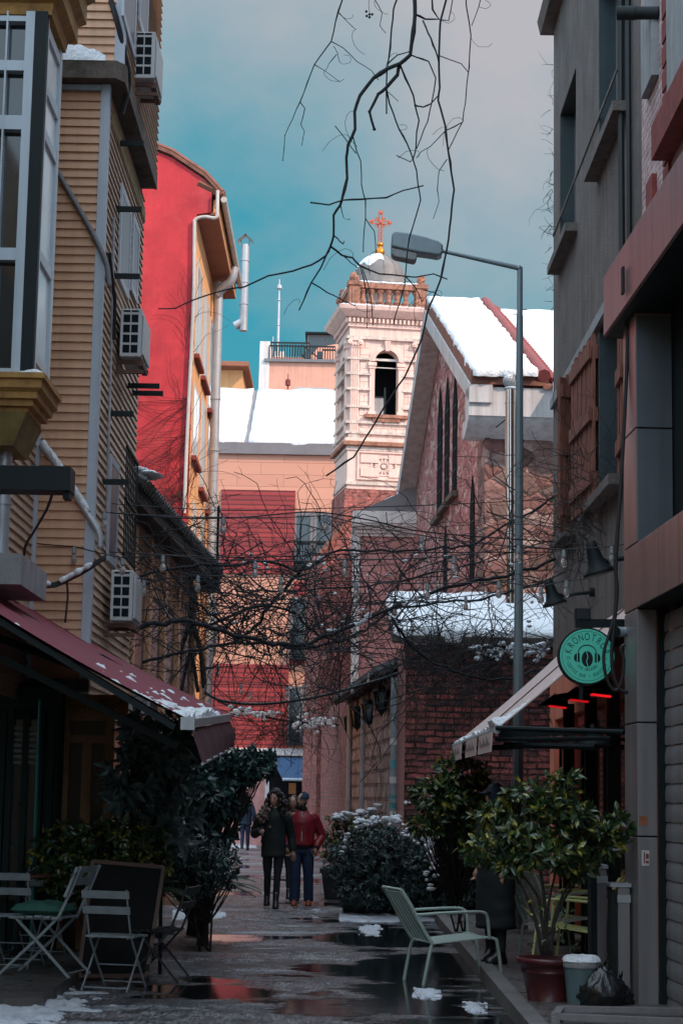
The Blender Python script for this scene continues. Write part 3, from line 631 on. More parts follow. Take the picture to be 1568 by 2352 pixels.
# snow on that roof
def snowsheet(name, o, u, v_, nu, nv, th, label, seed=0, amp=.03):
    """thick snow blanket over parallelogram o,u,v"""
    o, u, v_ = V(o), V(u), V(v_); nn = u.cross(v_).normalized(); nn = -nn if nn.z < 0 else nn; mb = MB(); g_ = lambda i, j: i*(nv+1)+j
    top = []
    for i in range(nu+1):
        for j in range(nv+1):
            e = .5 if i in (0, nu) or j in (0, nv) else 1.
            p = o+u*(i/nu)+v_*(j/nv); q = NZ.noise(p*1.3+V((seed, 0, 0)))*amp+NZ.noise(p*4+V((seed, 3, 0)))*amp*.4
            if j == 0 or j == nv: p = p+v_.normalized()*(NZ.noise(V((i*.55, j+seed, 1.)))+.5*NZ.noise(V((i*1.9, j+seed, 4.))))*amp*2.6
            if i == 0 or i == nu: p = p+u.normalized()*NZ.noise(V((j*.7, i+seed, 9.)))*amp*1.5
            top.append(p+nn*(th*e+q))
    fs = [(g_(i, j), g_(i+1, j), g_(i+1, j+1), g_(i, j+1)) for i in range(nu) for j in range(nv)]
    k = len(top); low = [p-nn*(th*1.4) for p in top]
    ring = [g_(i, 0) for i in range(nu+1)]+[g_(nu, j) for j in range(1, nv+1)]+[g_(i, nv) for i in range(nu-1, -1, -1)]+[g_(0, j) for j in range(nv-1, 0, -1)]
    fs += [(ring[i], k+ring[i], k+ring[(i+1) % len(ring)], ring[(i+1) % len(ring)]) for i in range(len(ring))]
    mb.add(top+low, fs); return tag(mb.build(name, m_snow, None, 'all'), label, 'snow', None, 'stuff')
sa = V((fx(604, YM, 1019), YM-.12, fz(1019)+.02)); 
snowsheet('snow', (xl, YM-.12, fz(1019)+.02), (fx(598, YM+3, 960)-xl-.4, 0, 0), (0, 6.1, zt_-fz(1019)), 16, 10, .10, 'snow sheet on the left part of the roof above the red louvres', 1, .05)
x0 = fx(598, YM+3, 960)-.3
snowsheet('snow', (x0+.05, YM-.12, fz(1019)+.02), (xr+5.8-x0, 0, 0), (0, 6.1, zt_-fz(1019)), 24, 10, .10, 'snow sheet on the right part of the roof beside the bell tower', 5, .05)
# red louvre panels, windows, balconies
def panel(x0, x1, y0, y1, m_=None, t=.07): 
    mb = MB(); mb.box(fx(x0), fx(x1), YM-t, YM-.0005, fz(y1), fz(y0)); return mb.build('louvre_panel', m_ or m_wood, mh)
panel(510, 679, 1127, 1318); panel(495, 672, 1527, 1720); panel(680, 745, 1335, 1368)
panel(672, 745, 1512, 1526, m_wood)
mb = MB(); mb.box(fx(500), fx(735), YM-.1, YM-.0008, fz(1735), fz(1719)); mb.build('band', m_white, mh)
def bwin(x0, x1, y0, y1, rail=True):
    mb = MB(); mb.box(fx(x0), fx(x1), YM-.02, YM-.001, fz(y1), fz(y0)); w_ = mb.build('window', m_glass, mh)
    mb = MB(); xs = [fx(x0), fx(x0+(x1-x0)*.45), fx(x0+(x1-x0)*.55), fx(x1)]
    for x in xs: mb.box(x-.05, x+.05, YM-.06, YM-.021, fz(y1), fz(y0))
    mb.box(fx(x0), fx(x1), YM-.055, YM-.021, fz(y0)-.1, fz(y0)); mb.build('frame', m_fascia, w_)
    if rail:
        mb = MB(); z1, z0 = fz(y1-(y1-y0)*.42), fz(y1)
        k = 14
        for i in range(k+1): mb.box(fx(x0)+(fx(x1)-fx(x0))*i/k-.012, fx(x0)+(fx(x1)-fx(x0))*i/k+.012, YM-.3, YM-.27, z0, z1)
        mb.box(fx(x0)-.03, fx(x1)+.03, YM-.32, YM-.25, z1, z1+.07); mb.box(fx(x0)-.03, fx(x1)+.03, YM-.32, YM-.25, z0+.1, z0+.15); mb.box(fx(x0)-.03, fx(x1)+.03, YM-.32, YM-.0, z0-.08, z0-.001); mb.build('railing', m_iron, w_)
bwin(680, 764, 1177, 1300); bwin(676, 748, 1372, 1510); bwin(672, 742, 1575, 1705); bwin(497, 511, 1165, 1300, False); bwin(470, 500, 1590, 1700, False); bwin(480, 505, 1380, 1500)
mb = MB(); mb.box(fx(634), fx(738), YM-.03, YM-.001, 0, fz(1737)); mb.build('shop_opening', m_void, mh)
mb = MB(); mb.box(fx(625), fx(634), YM-.06, YM-.0, 0, fz(1737)); mb.build('door_jamb', m_white, mh)
mb = MB(); mb.box(fx(560), fx(625), YM-.05, YM-.001, 0, fz(1737)); mb.build('shop_wall', m_render, mh)
mb = MB(); p = aY(671, 1811, YM-.2); mb.box(p.x-.12, p.x+.12, YM-.06, YM-.031, p.z-.18, p.z+.18); mb.build('notice', mat('amber_notice', (.30, .12, .03), .6, .4, 8), mh)
ba = thing('blue_awning', 'blue canvas awning over the dark shop opening at the end of the alley', 'awning', (fx(690), YM, fz(1740)))
mb = MB(); mb.hexa([(fx(648, YM-2, 1790), YM-1.8, fz(1790, YM-1.8)), (fx(737, YM-1.8, 1790), YM-1.8, fz(1790, YM-1.8)), (fx(733), YM-.07, fz(1742)), (fx(638), YM-.07, fz(1742)), (fx(648, YM-2, 1790), YM-1.8, fz(1790, YM-1.8)+.03), (fx(737, YM-1.8, 1790), YM-1.8, fz(1790, YM-1.8)+.03), (fx(733), YM-.07, fz(1739)), (fx(638), YM-.07, fz(1739))]); mb.build('canvas', m_blue, ba)
mb = MB(); mb.tube([(fx(648, YM-2, 1790), YM-1.83, fz(1790, YM-1.8)), (fx(737, YM-1.8, 1790), YM-1.83, fz(1790, YM-1.8))], .05, 8); mb.build('front_bar', m_pvc, ba)
# skylight box behind snow roof
# ================================================================ PINK PENTHOUSE BUILDING
YK = 84.0
kb = thing('pink_building', 'pink rendered building with roof terraces and black railings behind the snowy roof', 'building', (-2, YK, 0))
kx = lambda px: fx(px, YK, 800); kz = lambda py: fz(py, YK)
mb = MB(); mb.box(kx(612), kx(800), YK, YK+9, 0, kz(826)); mb.add([(kx(586), YK+2, 0), (kx(614), YK-.01, 0), (kx(614), YK-.01, kz(826)), (kx(602), YK+2, kz(820)), (kx(598), YK+2, kz(840))], [(0, 1, 2, 3, 4)]); mb.build('wall', m_pink, kb)
mb = MB(); mb.hexa([(kx(588), YK-.05, 0), (kx(612), YK-.05, 0), (kx(612), YK+5, 0), (kx(588), YK+5, 0), (kx(597), YK-.05, kz(785)), (kx(620), YK-.05, kz(785)), (kx(620), YK+5, kz(785)), (kx(597), YK+5, kz(785))]); mb.build('side_wall', m_white, kb)
mb = MB(); mb.box(kx(608), kx(800), YK-.15, YK+.3, kz(832), kz(825)); mb.build('parapet', m_fascia, kb)
mb = MB(); mb.box(kx(598), kx(800), YK+3, YK+9, kz(840), kz(785)); mb.build('upper_wall', m_pink, kb)
mb = MB(); mb.hexa([(kx(700), YK+4, kz(785)), (kx(800), YK+4, kz(785)), (kx(800), YK+9, kz(785)), (kx(700), YK+9, kz(785)), (kx(728), YK+4, kz(748)), (kx(800), YK+4, kz(735)), (kx(800), YK+9, kz(735)), (kx(728), YK+9, kz(748))]); mb.build('stair_block', m_pink, kb)
mb = MB(); mb.box(kx(700), kx(800), YK+5, YK+8.5, kz(757), kz(706)); mb.build('roof_cabin', m_fascia, kb)
mb = MB(); mb.box(kx(706), kx(742), YK+4.95, YK+4.999, kz(752), kz(714)); mb.box(kx(746), kx(780), YK+4.95, YK+4.999, kz(752), kz(714)); mb.build('cabin_window', m_glass, kb)
mb = MB(); mb.box(kx(695), kx(800), YK+4.7, YK+9, kz(707), kz(703)); mb.build('cabin_roof', m_dark, kb)
def rail(x0, x1, yb, yt, yy, k=16):
    mb = MB()
    for i in range(k+1):
        x = kx(x0)+(kx(x1)-kx(x0))*i/k; mb.box(x-.02, x+.02, yy, yy+.04, kz(yb), kz(yt))
    mb.box(kx(x0), kx(x1), yy-.01, yy+.05, kz(yt), kz(yt)+.07); mb.build('railing', m_iron, kb)
rail(619, 770, 826, 797, YK-.1, 26); rail(616, 708, 785, 755, YK+2.8, 14); rail(740, 770, 826, 800, YK+.3, 5)
mb = MB(); mb.beam((kx(690), YK+2.5, kz(785)), (kx(742), YK+2.5, kz(826)), .1, .12)
mb.beam((kx(690), YK+2.5, kz(762)), (kx(742), YK+2.5, kz(800)), .06, .06); mb.build('stair', m_iron, kb)
mb = MB()
for x0, x1 in ((700, 715), (728, 742)): mb.box(kx(x0), kx(x1), YK-.03, YK-.001+3.0, kz(822), kz(806))
mb.build('window', m_glass, kb)
mb = MB(); mb.box(kx(624), kx(648), YK+3.5, YK+4, kz(783), kz(766)); mb.build('roof_unit', m_white, kb)
mb = MB(); y = YM+8; mb.box(fx(672, y), fx(748, y), y, y+1, fz(915, y), fz(889, y)); 
tag(mb.build('skylight', m_zinc), 'low grey skylight box on the ridge behind the snow covered roof', 'skylight')
fi = thing('roof_vent', 'small red vent standing on the snowy roof ridge before the pink wall', 'vent', aY(661, 888, YM+7)); p = aY(661, 888, YM+7)
mb = MB(); mb.lathe((p.x, p.y, p.z-.1), [(.03, 0), (.03, .12), (.10, .15), (.10, .35), (.05, .4), (.015, .42), (.015, .6), (.0, .6)], 10); mb.build('cap', m_redtrim, fi)
an = thing('antenna_mast', 'thin grey antenna mast with lamp tip on the pink building roof', 'antenna', (kx(631), YK+4, kz(785)))
mb = MB(); x = kx(631); mb.tube([(x, YK+4, kz(785)), (x, YK+4, kz(660)), (x, YK+4, kz(612))], [.07, .06, .03], 8); mb.tube([(kx(617), YK+4, kz(785)), (kx(619), YK+4, kz(725))], .03, 5)
for py in (640, 700, 740): mb.lathe((x, YK+4, kz(py)), [(.05, 0), (.1, .05), (.05, .1)], 8)
mb.lathe((x, YK+4, kz(612)), [(.05, 0), (.13, .05), (.13, .2), (.03, .25), (.02, .5)], 8); mb.build('mast', m_zinc, an)
ob = thing('small_house', 'small orange house with a flat brown eave peeping behind the red house downpipe', 'house', (fx(535, 72), 72, 0))
mb = MB(); mb.box(fx(500, 72), fx(557, 72, 860), 72, 77, 0, fz(852, 72)); mb.build('wall', m_orange, ob)
mb = MB(); mb.box(fx(495, 72), fx(573, 72, 850), 71.2, 78, fz(852, 72), fz(842, 72)); mb.build('roof', m_soffit, ob)
# ================================================================ BELL TOWER
YT = 56.0; AL = R(9); W = 2.28
to = aY(801, 900, YT); to.z = 0
tw = thing('bell_tower', 'carved pale stone bell tower with an arched opening, balustrade and dome', 'bell tower', to, AL)
lx = lambda px: (px-801)*W/175
zf = lambda py: aY(888, py, YT+.2).z
def tb(name, mb, m_, par=None, smooth=False): return mb.build(name, m_, par or tw, smooth, local=True)
ox0, ox1 = lx(860), lx(914.6); zs0, zsp, zat = zf(955), zf(833), zf(807)
rad = (ox1-ox0)/2; cxo = (ox0+ox1)/2
# shaft with arched openings front and left
def arch_wall(y0, y1, za, zb, x0, x1, mb, swap=False):
    def P(x, y, z): return (y, W-x, z) if swap else (x, y, z)
    def bx(a, b, c, d):
        p = [P(a, y0, c), P(b, y0, c), P(b, y1, c), P(a, y1, c), P(a, y0, d), P(b, y0, d), P(b, y1, d), P(a, y1, d)]
        mb.hexa(p)
    bx(x0, ox0, za, zb); bx(ox1, x1, za, zb); bx(ox0, ox1, za, zs0)
    N = 10
    for i in range(N):
        a0, a1 = math.pi*i/N, math.pi*(i+1)/N
        xa, xb = cxo-rad*math.cos(a0), cxo-rad*math.cos(a1); h0, h1 = zsp+rad*math.sin(a0), zsp+rad*math.sin(a1)
        mb.hexa([P(xa, y0, h0), P(xb, y0, h1), P(xb, y1, h1), P(xa, y1, h0), P(xa, y0, zb), P(xb, y0, zb), P(xb, y1, zb), P(xa, y1, zb)])
mb = MB(); arch_wall(0, .3, zf(1022), zf(752), 0, W, mb); arch_wall(0, .3, zf(1022), zf(752), .0, W-.301, mb, True)
mb.box(.301, W, W-.3, W, zf(1022), zf(752)); mb.box(W-.3, W-.001, .301, W-.301, zf(1022), zf(752))
tb('shaft', mb, m_stone)
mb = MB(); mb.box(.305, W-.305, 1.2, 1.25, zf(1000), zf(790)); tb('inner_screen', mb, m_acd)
mb = MB()
for i in range(9):
    for j in range(16): pass
mb.box(ox0+.04, cxo-.02, .24, .26, zs0+.04, zs0+.58); g_ = tb('mesh_gate', mb, m_conc)
mb = MB(); mb.box(cxo-.02, cxo+.03, .22, .27, zs0, zs0+.9); mb.box(ox0, cxo, .22, .27, zs0+.58, zs0+.62); mb.box(cxo+.04, cxo+.07, .35, .4, zs0, zs0+.85); tb('gate_post', mb, m_dark)
mb = MB(); mb.box(ox0, ox1, .05, .11, zf(829), zf(824)); mb.tube([(ox0, .06, zf(845)), (ox1, .06, zf(845))], .015, 6); tb('tie_bar', mb, m_white)
# base block
mb = MB(); mb.box(-.02, W+.02, -.02, W+.02, zf(1127), zf(1022)); tb('panel_block', mb, m_stone)
mb = MB(); mb.box(-.10, W+.08, -.10, W+.08, 0, zf(1127)); tb('brick_base', mb, m_rbrick2)
mb = MB(); mb.box(-.85, .5, -.6, W, 0, zf(1285)); mb.hexa([(-.85, -.6, zf(1285)), (.5, -.6, zf(1285)), (.5, W, zf(1285)), (-.85, W, zf(1285)), (-.12, -.55, zf(1215)), (.5, -.55, zf(1215)), (.5, W, zf(1215)), (-.12, W, zf(1215))]); tb('buttress', mb, m_rbrick2)
mb = MB(); mb.beam((-.92, -.64, zf(1292)), (-.1, -.64, zf(1208)), .12, .08); tb('buttress_coping', mb, m_tile)
# mouldings: rings round the shaft
def ring(z0, z1, o, m_=m_stone, name='moulding'):
    mb = MB(); mb.box(-o, W+o, -o, W+o, z0, z1); return tb(name, mb, m_)
def ringband(py, t, o, m_=m_stoned, name='string_course'): return ring(zf(py)-t/2, zf(py)+t/2, o, m_, name)
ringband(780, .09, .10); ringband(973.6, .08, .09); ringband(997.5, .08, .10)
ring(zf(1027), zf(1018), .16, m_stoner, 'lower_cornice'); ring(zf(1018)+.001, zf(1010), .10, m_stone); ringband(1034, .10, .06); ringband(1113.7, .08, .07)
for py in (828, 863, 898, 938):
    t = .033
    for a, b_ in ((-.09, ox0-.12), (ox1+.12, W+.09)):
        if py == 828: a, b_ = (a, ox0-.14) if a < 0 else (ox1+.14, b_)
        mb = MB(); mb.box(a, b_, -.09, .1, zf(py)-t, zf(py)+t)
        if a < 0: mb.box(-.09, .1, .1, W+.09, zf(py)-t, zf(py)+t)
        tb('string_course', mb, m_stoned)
# entablature, dentils, cornice
ring(zf(755), zf(748), .06); ring(zf(748)+.001, zf(734), .03)
mb = MB()
for i in range(19):
    x = -.06+i*(W+.10)/18.6; mb.box(x, x+.065, -.14, -.03, zf(746), zf(736)); mb.box(-.14, -.03, x, x+.065, zf(746), zf(736))
tb('dentils', mb, m_stone)
mb = MB(); z = [zf(734), zf(728), zf(720), zf(712)]; o = [.14, .24, .36, .40]
for i in range(3):
    a, b_ = o[i], o[i+1]; mb.hexa([(-a, -a, z[i]), (W+a, -a, z[i]), (W+a, W+a, z[i]), (-a, W+a, z[i]), (-b_, -b_, z[i+1]), (W+b_, -b_, z[i+1]), (W+b_, W+b_, z[i+1]), (-b_, W+b_, z[i+1])])
tb('cornice', mb, m_stone)
# pilasters fluted + capitals
for xx in (lx(803), lx(953)):
    mb = MB(); w_ = lx(823)-lx(803); mb.box(xx, xx+w_, -.05, .0, zf(1005), zf(800))
    for k in range(4): mb.tube([(xx+w_*(k+.5)/4, -.055, zf(1003)), (xx+w_*(k+.5)/4, -.055, zf(803))], w_*.10, 8)
    p_ = tb('pilaster', mb, m_stone)
    mb = MB(); mb.box(xx-.05, xx+w_+.05, -.13, .0, zf(788), zf(784)); mb.box(xx-.02, xx+w_+.02, -.09, .0, zf(803), zf(787))
    for sx in (-.03, w_+.03): mb.lathe((xx+sx, -.15, zf(791)), [(.075, .0), (.075, .1)], 12, 'y'); mb.lathe((xx+sx, -.165, zf(791)), [(.03, .0), (.03, .03)], 8, 'y')
    for k in range(3): mb.ball((xx+w_*(k+.5)/3, -.10, zf(797)), .04, .04, .05, 8, 6)
    tb('capital', mb, m_stone, p_)
    mb = MB(); mb.box(xx-.04, xx+w_+.04, -.10, .0, zf(1010), zf(1003)); tb('pilaster_base', mb, m_stoned, p_)
for yy in (.12, W-.42):
    mb = MB(); mb.box(-.05, 0, yy, yy+.28, zf(1005), zf(800))
    for k in range(4): mb.tube([(-.055, yy+.28*(k+.5)/4, zf(1003)), (-.055, yy+.28*(k+.5)/4, zf(803))], .03, 8)
    p_ = tb('pilaster', mb, m_stone); mb = MB(); mb.box(-.12, 0, yy-.05, yy+.33, zf(803), zf(784)); mb.lathe((-.15, yy, zf(792)), [(.07, 0), (.07, .1)], 10, 'x'); tb('capital', mb, m_stone, p_)
# arch surround: jambs, archivolt, keystone, sill
mb = MB(); jw = .16
for x0, x1 in ((ox0-jw, ox0-.005), (ox1+.005, ox1+jw)):
    mb.box(x0, x1, -.07, .0, zs0, zsp-.02); mb.box(x0-.05, x1+.05, -.11, 0, zsp-.14, zsp-.03); mb.box(x0-.03, x1+.03, -.09, 0, zsp-.22, zsp-.16); mb.box(x0-.04, x1+.04, -.10, 0, zs0, zs0+.10)
tb('window_jamb', mb, m_stone)
mb = MB(); N = 16
for rr, t0 in ((.17, .08), (.10, .11)):
    for i in range(N):
        a0, a1 = math.pi*i/N, math.pi*(i+1)/N; r0, r1 = rad+.005, rad+rr
        q = lambda r_, a, y: (cxo-r_*math.cos(a), y, zsp+r_*math.sin(a))
        mb.hexa([q(r0, a0, -t0), q(r0, a1, -t0), q(r0, a1, 0), q(r0, a0, 0), q(r1, a0, -t0), q(r1, a1, -t0), q(r1, a1, 0), q(r1, a0, 0)])
tb('archivolt', mb, m_stone)
mb = MB(); mb.hexa([(cxo-.05, -.16, zsp+rad-.04), (cxo+.05, -.16, zsp+rad-.04), (cxo+.05, 0, zsp+rad-.04), (cxo-.05, 0, zsp+rad-.04), (cxo-.09, -.2, zsp+rad+.26), (cxo+.09, -.2, zsp+rad+.26), (cxo+.09, 0, zsp+rad+.26), (cxo-.09, 0, zsp+rad+.26)]); tb('keystone', mb, m_stone)
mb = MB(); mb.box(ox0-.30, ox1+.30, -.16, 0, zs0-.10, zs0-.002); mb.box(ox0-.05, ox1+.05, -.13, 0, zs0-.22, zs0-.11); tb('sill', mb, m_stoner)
# ashlar blocks either side
mb = MB()
for xa, xb in ((lx(826), ox0-jw-.02), (ox1+jw+.02, lx(950))):
    z = zs0-.02; k = 0
    while z < zf(800):
        if k % 2: mb.box(xa, xb, -.018, 0, z, z+.19)
        else: mb.box(xa, (xa+xb)/2-.006, -.018, 0, z, z+.19); mb.box((xa+xb)/2+.006, xb, -.018, 0, z, z+.19)
        z += .205; k += 1
    tb('blockwork', mb, m_stone); mb = MB()
for row, (z0, z1) in enumerate(((zf(995), zf(986)), (zf(985), zf(976)), (zf(1009), zf(1000)))):
    x = lx(826)+row*.07
    while x < lx(950): mb.box(x, min(x+.21, lx(950)), -.02, 0, z0, z1); x += .225
    tb('blockwork', mb, m_stone); mb = MB()
# rosette panel
mb = MB(); xa, xb = lx(826), lx(948); za, zb = zf(1101), zf(1043); cxr, czr = lx(884), zf(1073)
for a, b_, c, d in ((xa, xb, zb, zb+.05), (xa, xb, za-.05, za), (xa-.05, xa, za-.05, zb+.05), (xb, xb+.05, za-.05, zb+.05)): mb.box(a, b_, -.075, -.021, c, d)
for a, b_, c, d in ((xa+.06, cxr-.15, czr+.10, zb-.05), (cxr+.15, xb-.06, czr+.10, zb-.05), (xa+.06, cxr-.15, za+.05, czr-.06), (cxr+.15, xb-.06, za+.05, czr-.06)): mb.box(a, b_, -.06, -.021, c, d)
tb('carved_panel', mb, m_stone)
mb = MB(); mb.lathe((cxr, -.02, czr), [(.0, -.05), (.07, -.05), (.075, 0)], 16, 'y', .8)
for k in range(18):
    a = 2*math.pi*k/18; d0 = V((math.cos(a)*1.25, 0, math.sin(a)*.85)); mb.leaf(V((cxr, -.035, czr))+d0*.08, d0, (0, -1, 0), .22, .07)
mb.lathe((cxr, -.02, czr), [(.40, 0), (.40, -.02), (.34, -.02), (.34, 0)], 28, 'y', .72); r_ = tb('rosette', mb, m_stone)
# balustrade
zb0, zb1 = zf(712), zf(652)
mb = MB(); a = .02; bw = W-.04
mb.box(a-.02, a+bw+.02, a-.02, a+.3, zb0, zb0+.16); mb.box(a-.02, a+.3, a+.301, a+bw, zb0, zb0+.16)
mb.box(a-.02, a+bw+.02, a-.02, a+.28, zb1-.16, zb1-.0); mb.box(a-.02, a+.28, a+.281, a+bw, zb1-.16, zb1)
for px in (829, 848.5, 869.5, 889.5, 910, 930.5, 955):
    x = lx(px); mb.lathe((x+.03, a+.13, 0), [(.10, zb0+.16), (.13, zb0+.24), (.07, zb0+.33), (.065, zb0+.48), (.13, zb1-.22), (.10, zb1-.16)], 8)
    mb.lathe((a+.13, x+.03, 0), [(.10, zb0+.16), (.13, zb0+.24), (.07, zb0+.33), (.065, zb0+.48), (.13, zb1-.22), (.10, zb1-.16)], 8)
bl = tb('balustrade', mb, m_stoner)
for (x, y) in ((-.04, -.04), (W-.28, -.04), (-.04, W-.3)):
    mb = MB(); mb.box(x, x+.33, y, y+.33, zb0, zb1+.02); mb.box(x+.08, x+.25, y-.02, y, zb0+.2, zb1-.2); mb.box(x-.04, x+.37, y-.04, y+.37, zb1-.1, zb1+.02); mb.ball((x+.165, y+.165, zb1+.16), .14, .13, .17, 12, 8, .5, 5); mb.lathe((x+.165, y+.165, zb1+.02), [(.13, 0), (.08, .05), (.12, .1)], 10); tb('corner_post', mb, m_stoner, bl)
# dome
mb = MB(); zfd = lambda py: aY(884, py, YT+1.3).z
dc = (lx(884), W/2, zfd(587)-.80*1.08); dr_ = .80
prof_ = [(dr_+.04, -.35), (dr_+.04, 0)]+[(dr_*math.cos(t*math.pi/2/10), (dr_*1.08)*math.sin(t*math.pi/2/10)) for t in range(0, 11)]
mb.lathe(dc, prof_, 32); dm = tb('dome', mb, m_lead, None, 'all')
mb = MB()
for k in range(12):
    a = 2*math.pi*k/12; mb.tube([(dc[0]+dr_*math.cos(t*math.pi/20)*math.cos(a), dc[1]+dr_*math.cos(t*math.pi/20)*math.sin(a), dc[2]+dr_*1.08*math.sin(t*math.pi/20)) for t in range(0, 10)], .018, 5)
tb('rib', mb, m_lead, dm)
zt = dc[2]+dr_*1.08
mb = MB(); zbk = zfd(588.6); mb.lathe((dc[0], dc[1], zbk-.05), [(.05, 0), (.07, .03), (.10, .06), (.145, .13), (.15, .19), (.12, .26), (.075, .31), (.06, .35), (.10, .38), (.10, .42), (.085, .46), (.06, .48)], 20); tb('finial', mb, m_gold, None, 'all')
mb = MB(); cz0, cz1, cza = zfd(557), zfd(482.5), zfd(511); hx = .36
for o_ in (-.045, .045): mb.box(dc[0]+o_-.014, dc[0]+o_+.014, dc[1]-.03, dc[1]+.03, cz0-.02, cz1-.1); mb.box(dc[0]-hx+.07, dc[0]+hx-.07, dc[1]-.028, dc[1]+.028, cza+o_-.014, cza+o_+.014)
for k in range(7): z = cz0+.08+k*.075; mb.box(dc[0]-.035, dc[0]+.035, dc[1]-.015, dc[1]+.015, z, z+.03)
for sx, sz in ((-1, 0), (1, 0), (0, 1)):
    c = V((dc[0]+sx*(hx-.09), dc[1], cza if sx else cz1-.1)); e1 = V((sx, 0, sz)); e2 = V((sz, 0, sx))
    mb.prism([c-e2*.09+V((0, -.03, 0)), c+e1*.10+V((0, -.03, 0)), c+e2*.09+V((0, -.03, 0)), c-e1*.05+V((0, -.03, 0))], (0, .06, 0)); mb.ball(c+e1*.0, .05, .05, .05, 8, 6)
for sx in (-1, 1):
    for sz in (-1, 1):
        c = V((dc[0]+sx*.11, dc[1], cza+sz*.11)); mb.tube([c+V((.045*math.cos(t*.7), 0, .045*math.sin(t*.7))) for t in range(10)], .014, 5, False); mb.tube([V((dc[0], dc[1], cza)), c], .014, 5)
mb.ball((dc[0], dc[1], cza), .07, .05, .07, 10, 8); tb('cross', mb, m_copper)
# snow on dome / ledges
mb = MB(); vs = []; NU, NV = 14, 9
for i in range(NU+1):
    for j in range(NV+1):
        a = R(172)+R(100)*i/NU; el = R(90)-R(62+8*math.sin(i*.9)-14*abs(i/NU-.35))*j/NV; k = (dr_+.035-.03*(j == NV or i in (0, NU)))
        vs.append((k*math.cos(el)*math.cos(a)+dc[0], k*math.cos(el)*math.sin(a)+dc[1], k*1.08*math.sin(el)+dc[2]))
mb.add(vs, [(i*(NV+1)+j, (i+1)*(NV+1)+j, (i+1)*(NV+1)+j+1, i*(NV+1)+j+1) for i in range(NU) for j in range(NV)])
def worldify(mb, o):
    M_ = Matrix.Translation(o.location) @ Matrix.Rotation(o.rotation_euler.z, 4, 'Z'); mb.v = [tuple(M_ @ V(p)) for p in mb.v]; return mb
tag(worldify(mb, tw).build('snow', m_snow, None, 'all'), 'cap of snow on the left half of the bell tower dome', 'snow', None, 'stuff')
mb = MB()
for i in range(40): mb.ball((.3+i*(W-.5)/40, .12, zb1+.03), .06, .13, .04+.015*random.random(), 7, 5, .3)
for i in range(24): mb.ball((.12, .3+i*(W-.4)/24, zb1+.03), .13, .06, .05, 7, 5, .3)
for i in range(46): mb.ball((-.3+i*(W+.5)/46, -.26, zf(712)+.01), .07, .12, .03+.03*random.random()*(1.6-i/46), 7, 5, .3)
tag(worldify(mb, tw).build('snow', m_snow, None, 'all'), 'thin line of snow along the balustrade and cornice of the bell tower', 'snow', None, 'stuff')
# ================================================================ CHURCH
A = V((1.8, 50, 0)); B = V((2.75, 36, 0)); u = (B-A).normalized(); nn = V((u.y, -u.x, 0)); Lf = (B-A).length
if nn.x > 0: nn = -nn
m_ = -nn
def onF(px, py, off=0.):
    d = ray(px, py); P0 = A+nn*off; t = (P0-EYE).dot(nn)/d.dot(nn); return EYE+d*t
ze = 8.75; zp = aY(1007, 712, 43).z; mid = A+u*(Lf/2)
ch = thing('church', 'rose stone church with narrow lancet windows and a steep snowy gable roof', 'church', B)
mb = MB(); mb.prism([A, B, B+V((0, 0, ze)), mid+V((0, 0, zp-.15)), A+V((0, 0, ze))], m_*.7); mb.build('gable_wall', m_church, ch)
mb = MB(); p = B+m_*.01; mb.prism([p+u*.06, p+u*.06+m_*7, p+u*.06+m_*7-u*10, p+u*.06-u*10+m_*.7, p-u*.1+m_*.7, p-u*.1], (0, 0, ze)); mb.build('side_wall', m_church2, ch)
mb = MB(); qd = aY(1110, 1400, 36)
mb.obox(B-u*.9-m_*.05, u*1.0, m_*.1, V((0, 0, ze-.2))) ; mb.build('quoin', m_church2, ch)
# roof slabs
def slab(P, Q, ext, th): mb = MB(); nrm = V((0, 0, th)); mb.hexa([P, Q, Q+ext, P+ext, P+nrm, Q+nrm, Q+ext+nrm, P+ext+nrm]); return mb
ov = -m_*.42
pk = mid+V((0, 0, zp)); en = B+u*.78+V((0, 0, ze+.64)); ef = A-u*.6+V((0, 0, ze-.1))
def slope(e, lift, a, b_, name, m2, th=.16):
    return slab(pk+m_*a+V((0, 0, lift)), e+m_*a+V((0, 0, lift)), m_*(b_-a), th).build(name, m2, ch)
slope(en, 0, -.42, .95, 'raised_verge', m_tile, .25); slope(ef, 0, -.42, .95, 'raised_verge', m_tile, .25)
slope(en, -.06, .95, 9, 'roof', m_tile, .07); slope(ef, -.3, .95, 9, 'roof', m_tile)
for e in (en, ef):
    mb = MB(); a = pk-m_*.45; b2 = e-m_*.45; mb.hexa([a+V((0, 0, -.35)), b2+V((0, 0, -.35)), b2+V((0, 0, -.35))+m_*.44, a+V((0, 0, -.35))+m_*.44, a+V((0, 0, -.01)), b2+V((0, 0, -.01)), b2+V((0, 0, -.01))+m_*.44, a+V((0, 0, -.01))+m_*.44]); mb.build('verge_board', m_eave, ch)
mb = MB(); a = pk+m_*.95+V((0, 0, .16)); b2 = en+m_*.95+V((0, 0, .16)); N = 34
for i in range(N):
    p = a.lerp(b2, i/N); q = a.lerp(b2, (i+1.3)/N); mb.tube([p+V((0, 0, .09)), q+V((0, 0, .05))], [.10, .13], 8)
    mb.tube([p+m_*.13-V((0, 0, .03)), p+m_*.30-V((0, 0, .12))], [.07, .08], 6)
mb.build('ridge_tile', mat('bright_tile', (.20, .035, .032), .7, .35, 7, 0, .3, 20), ch, True)
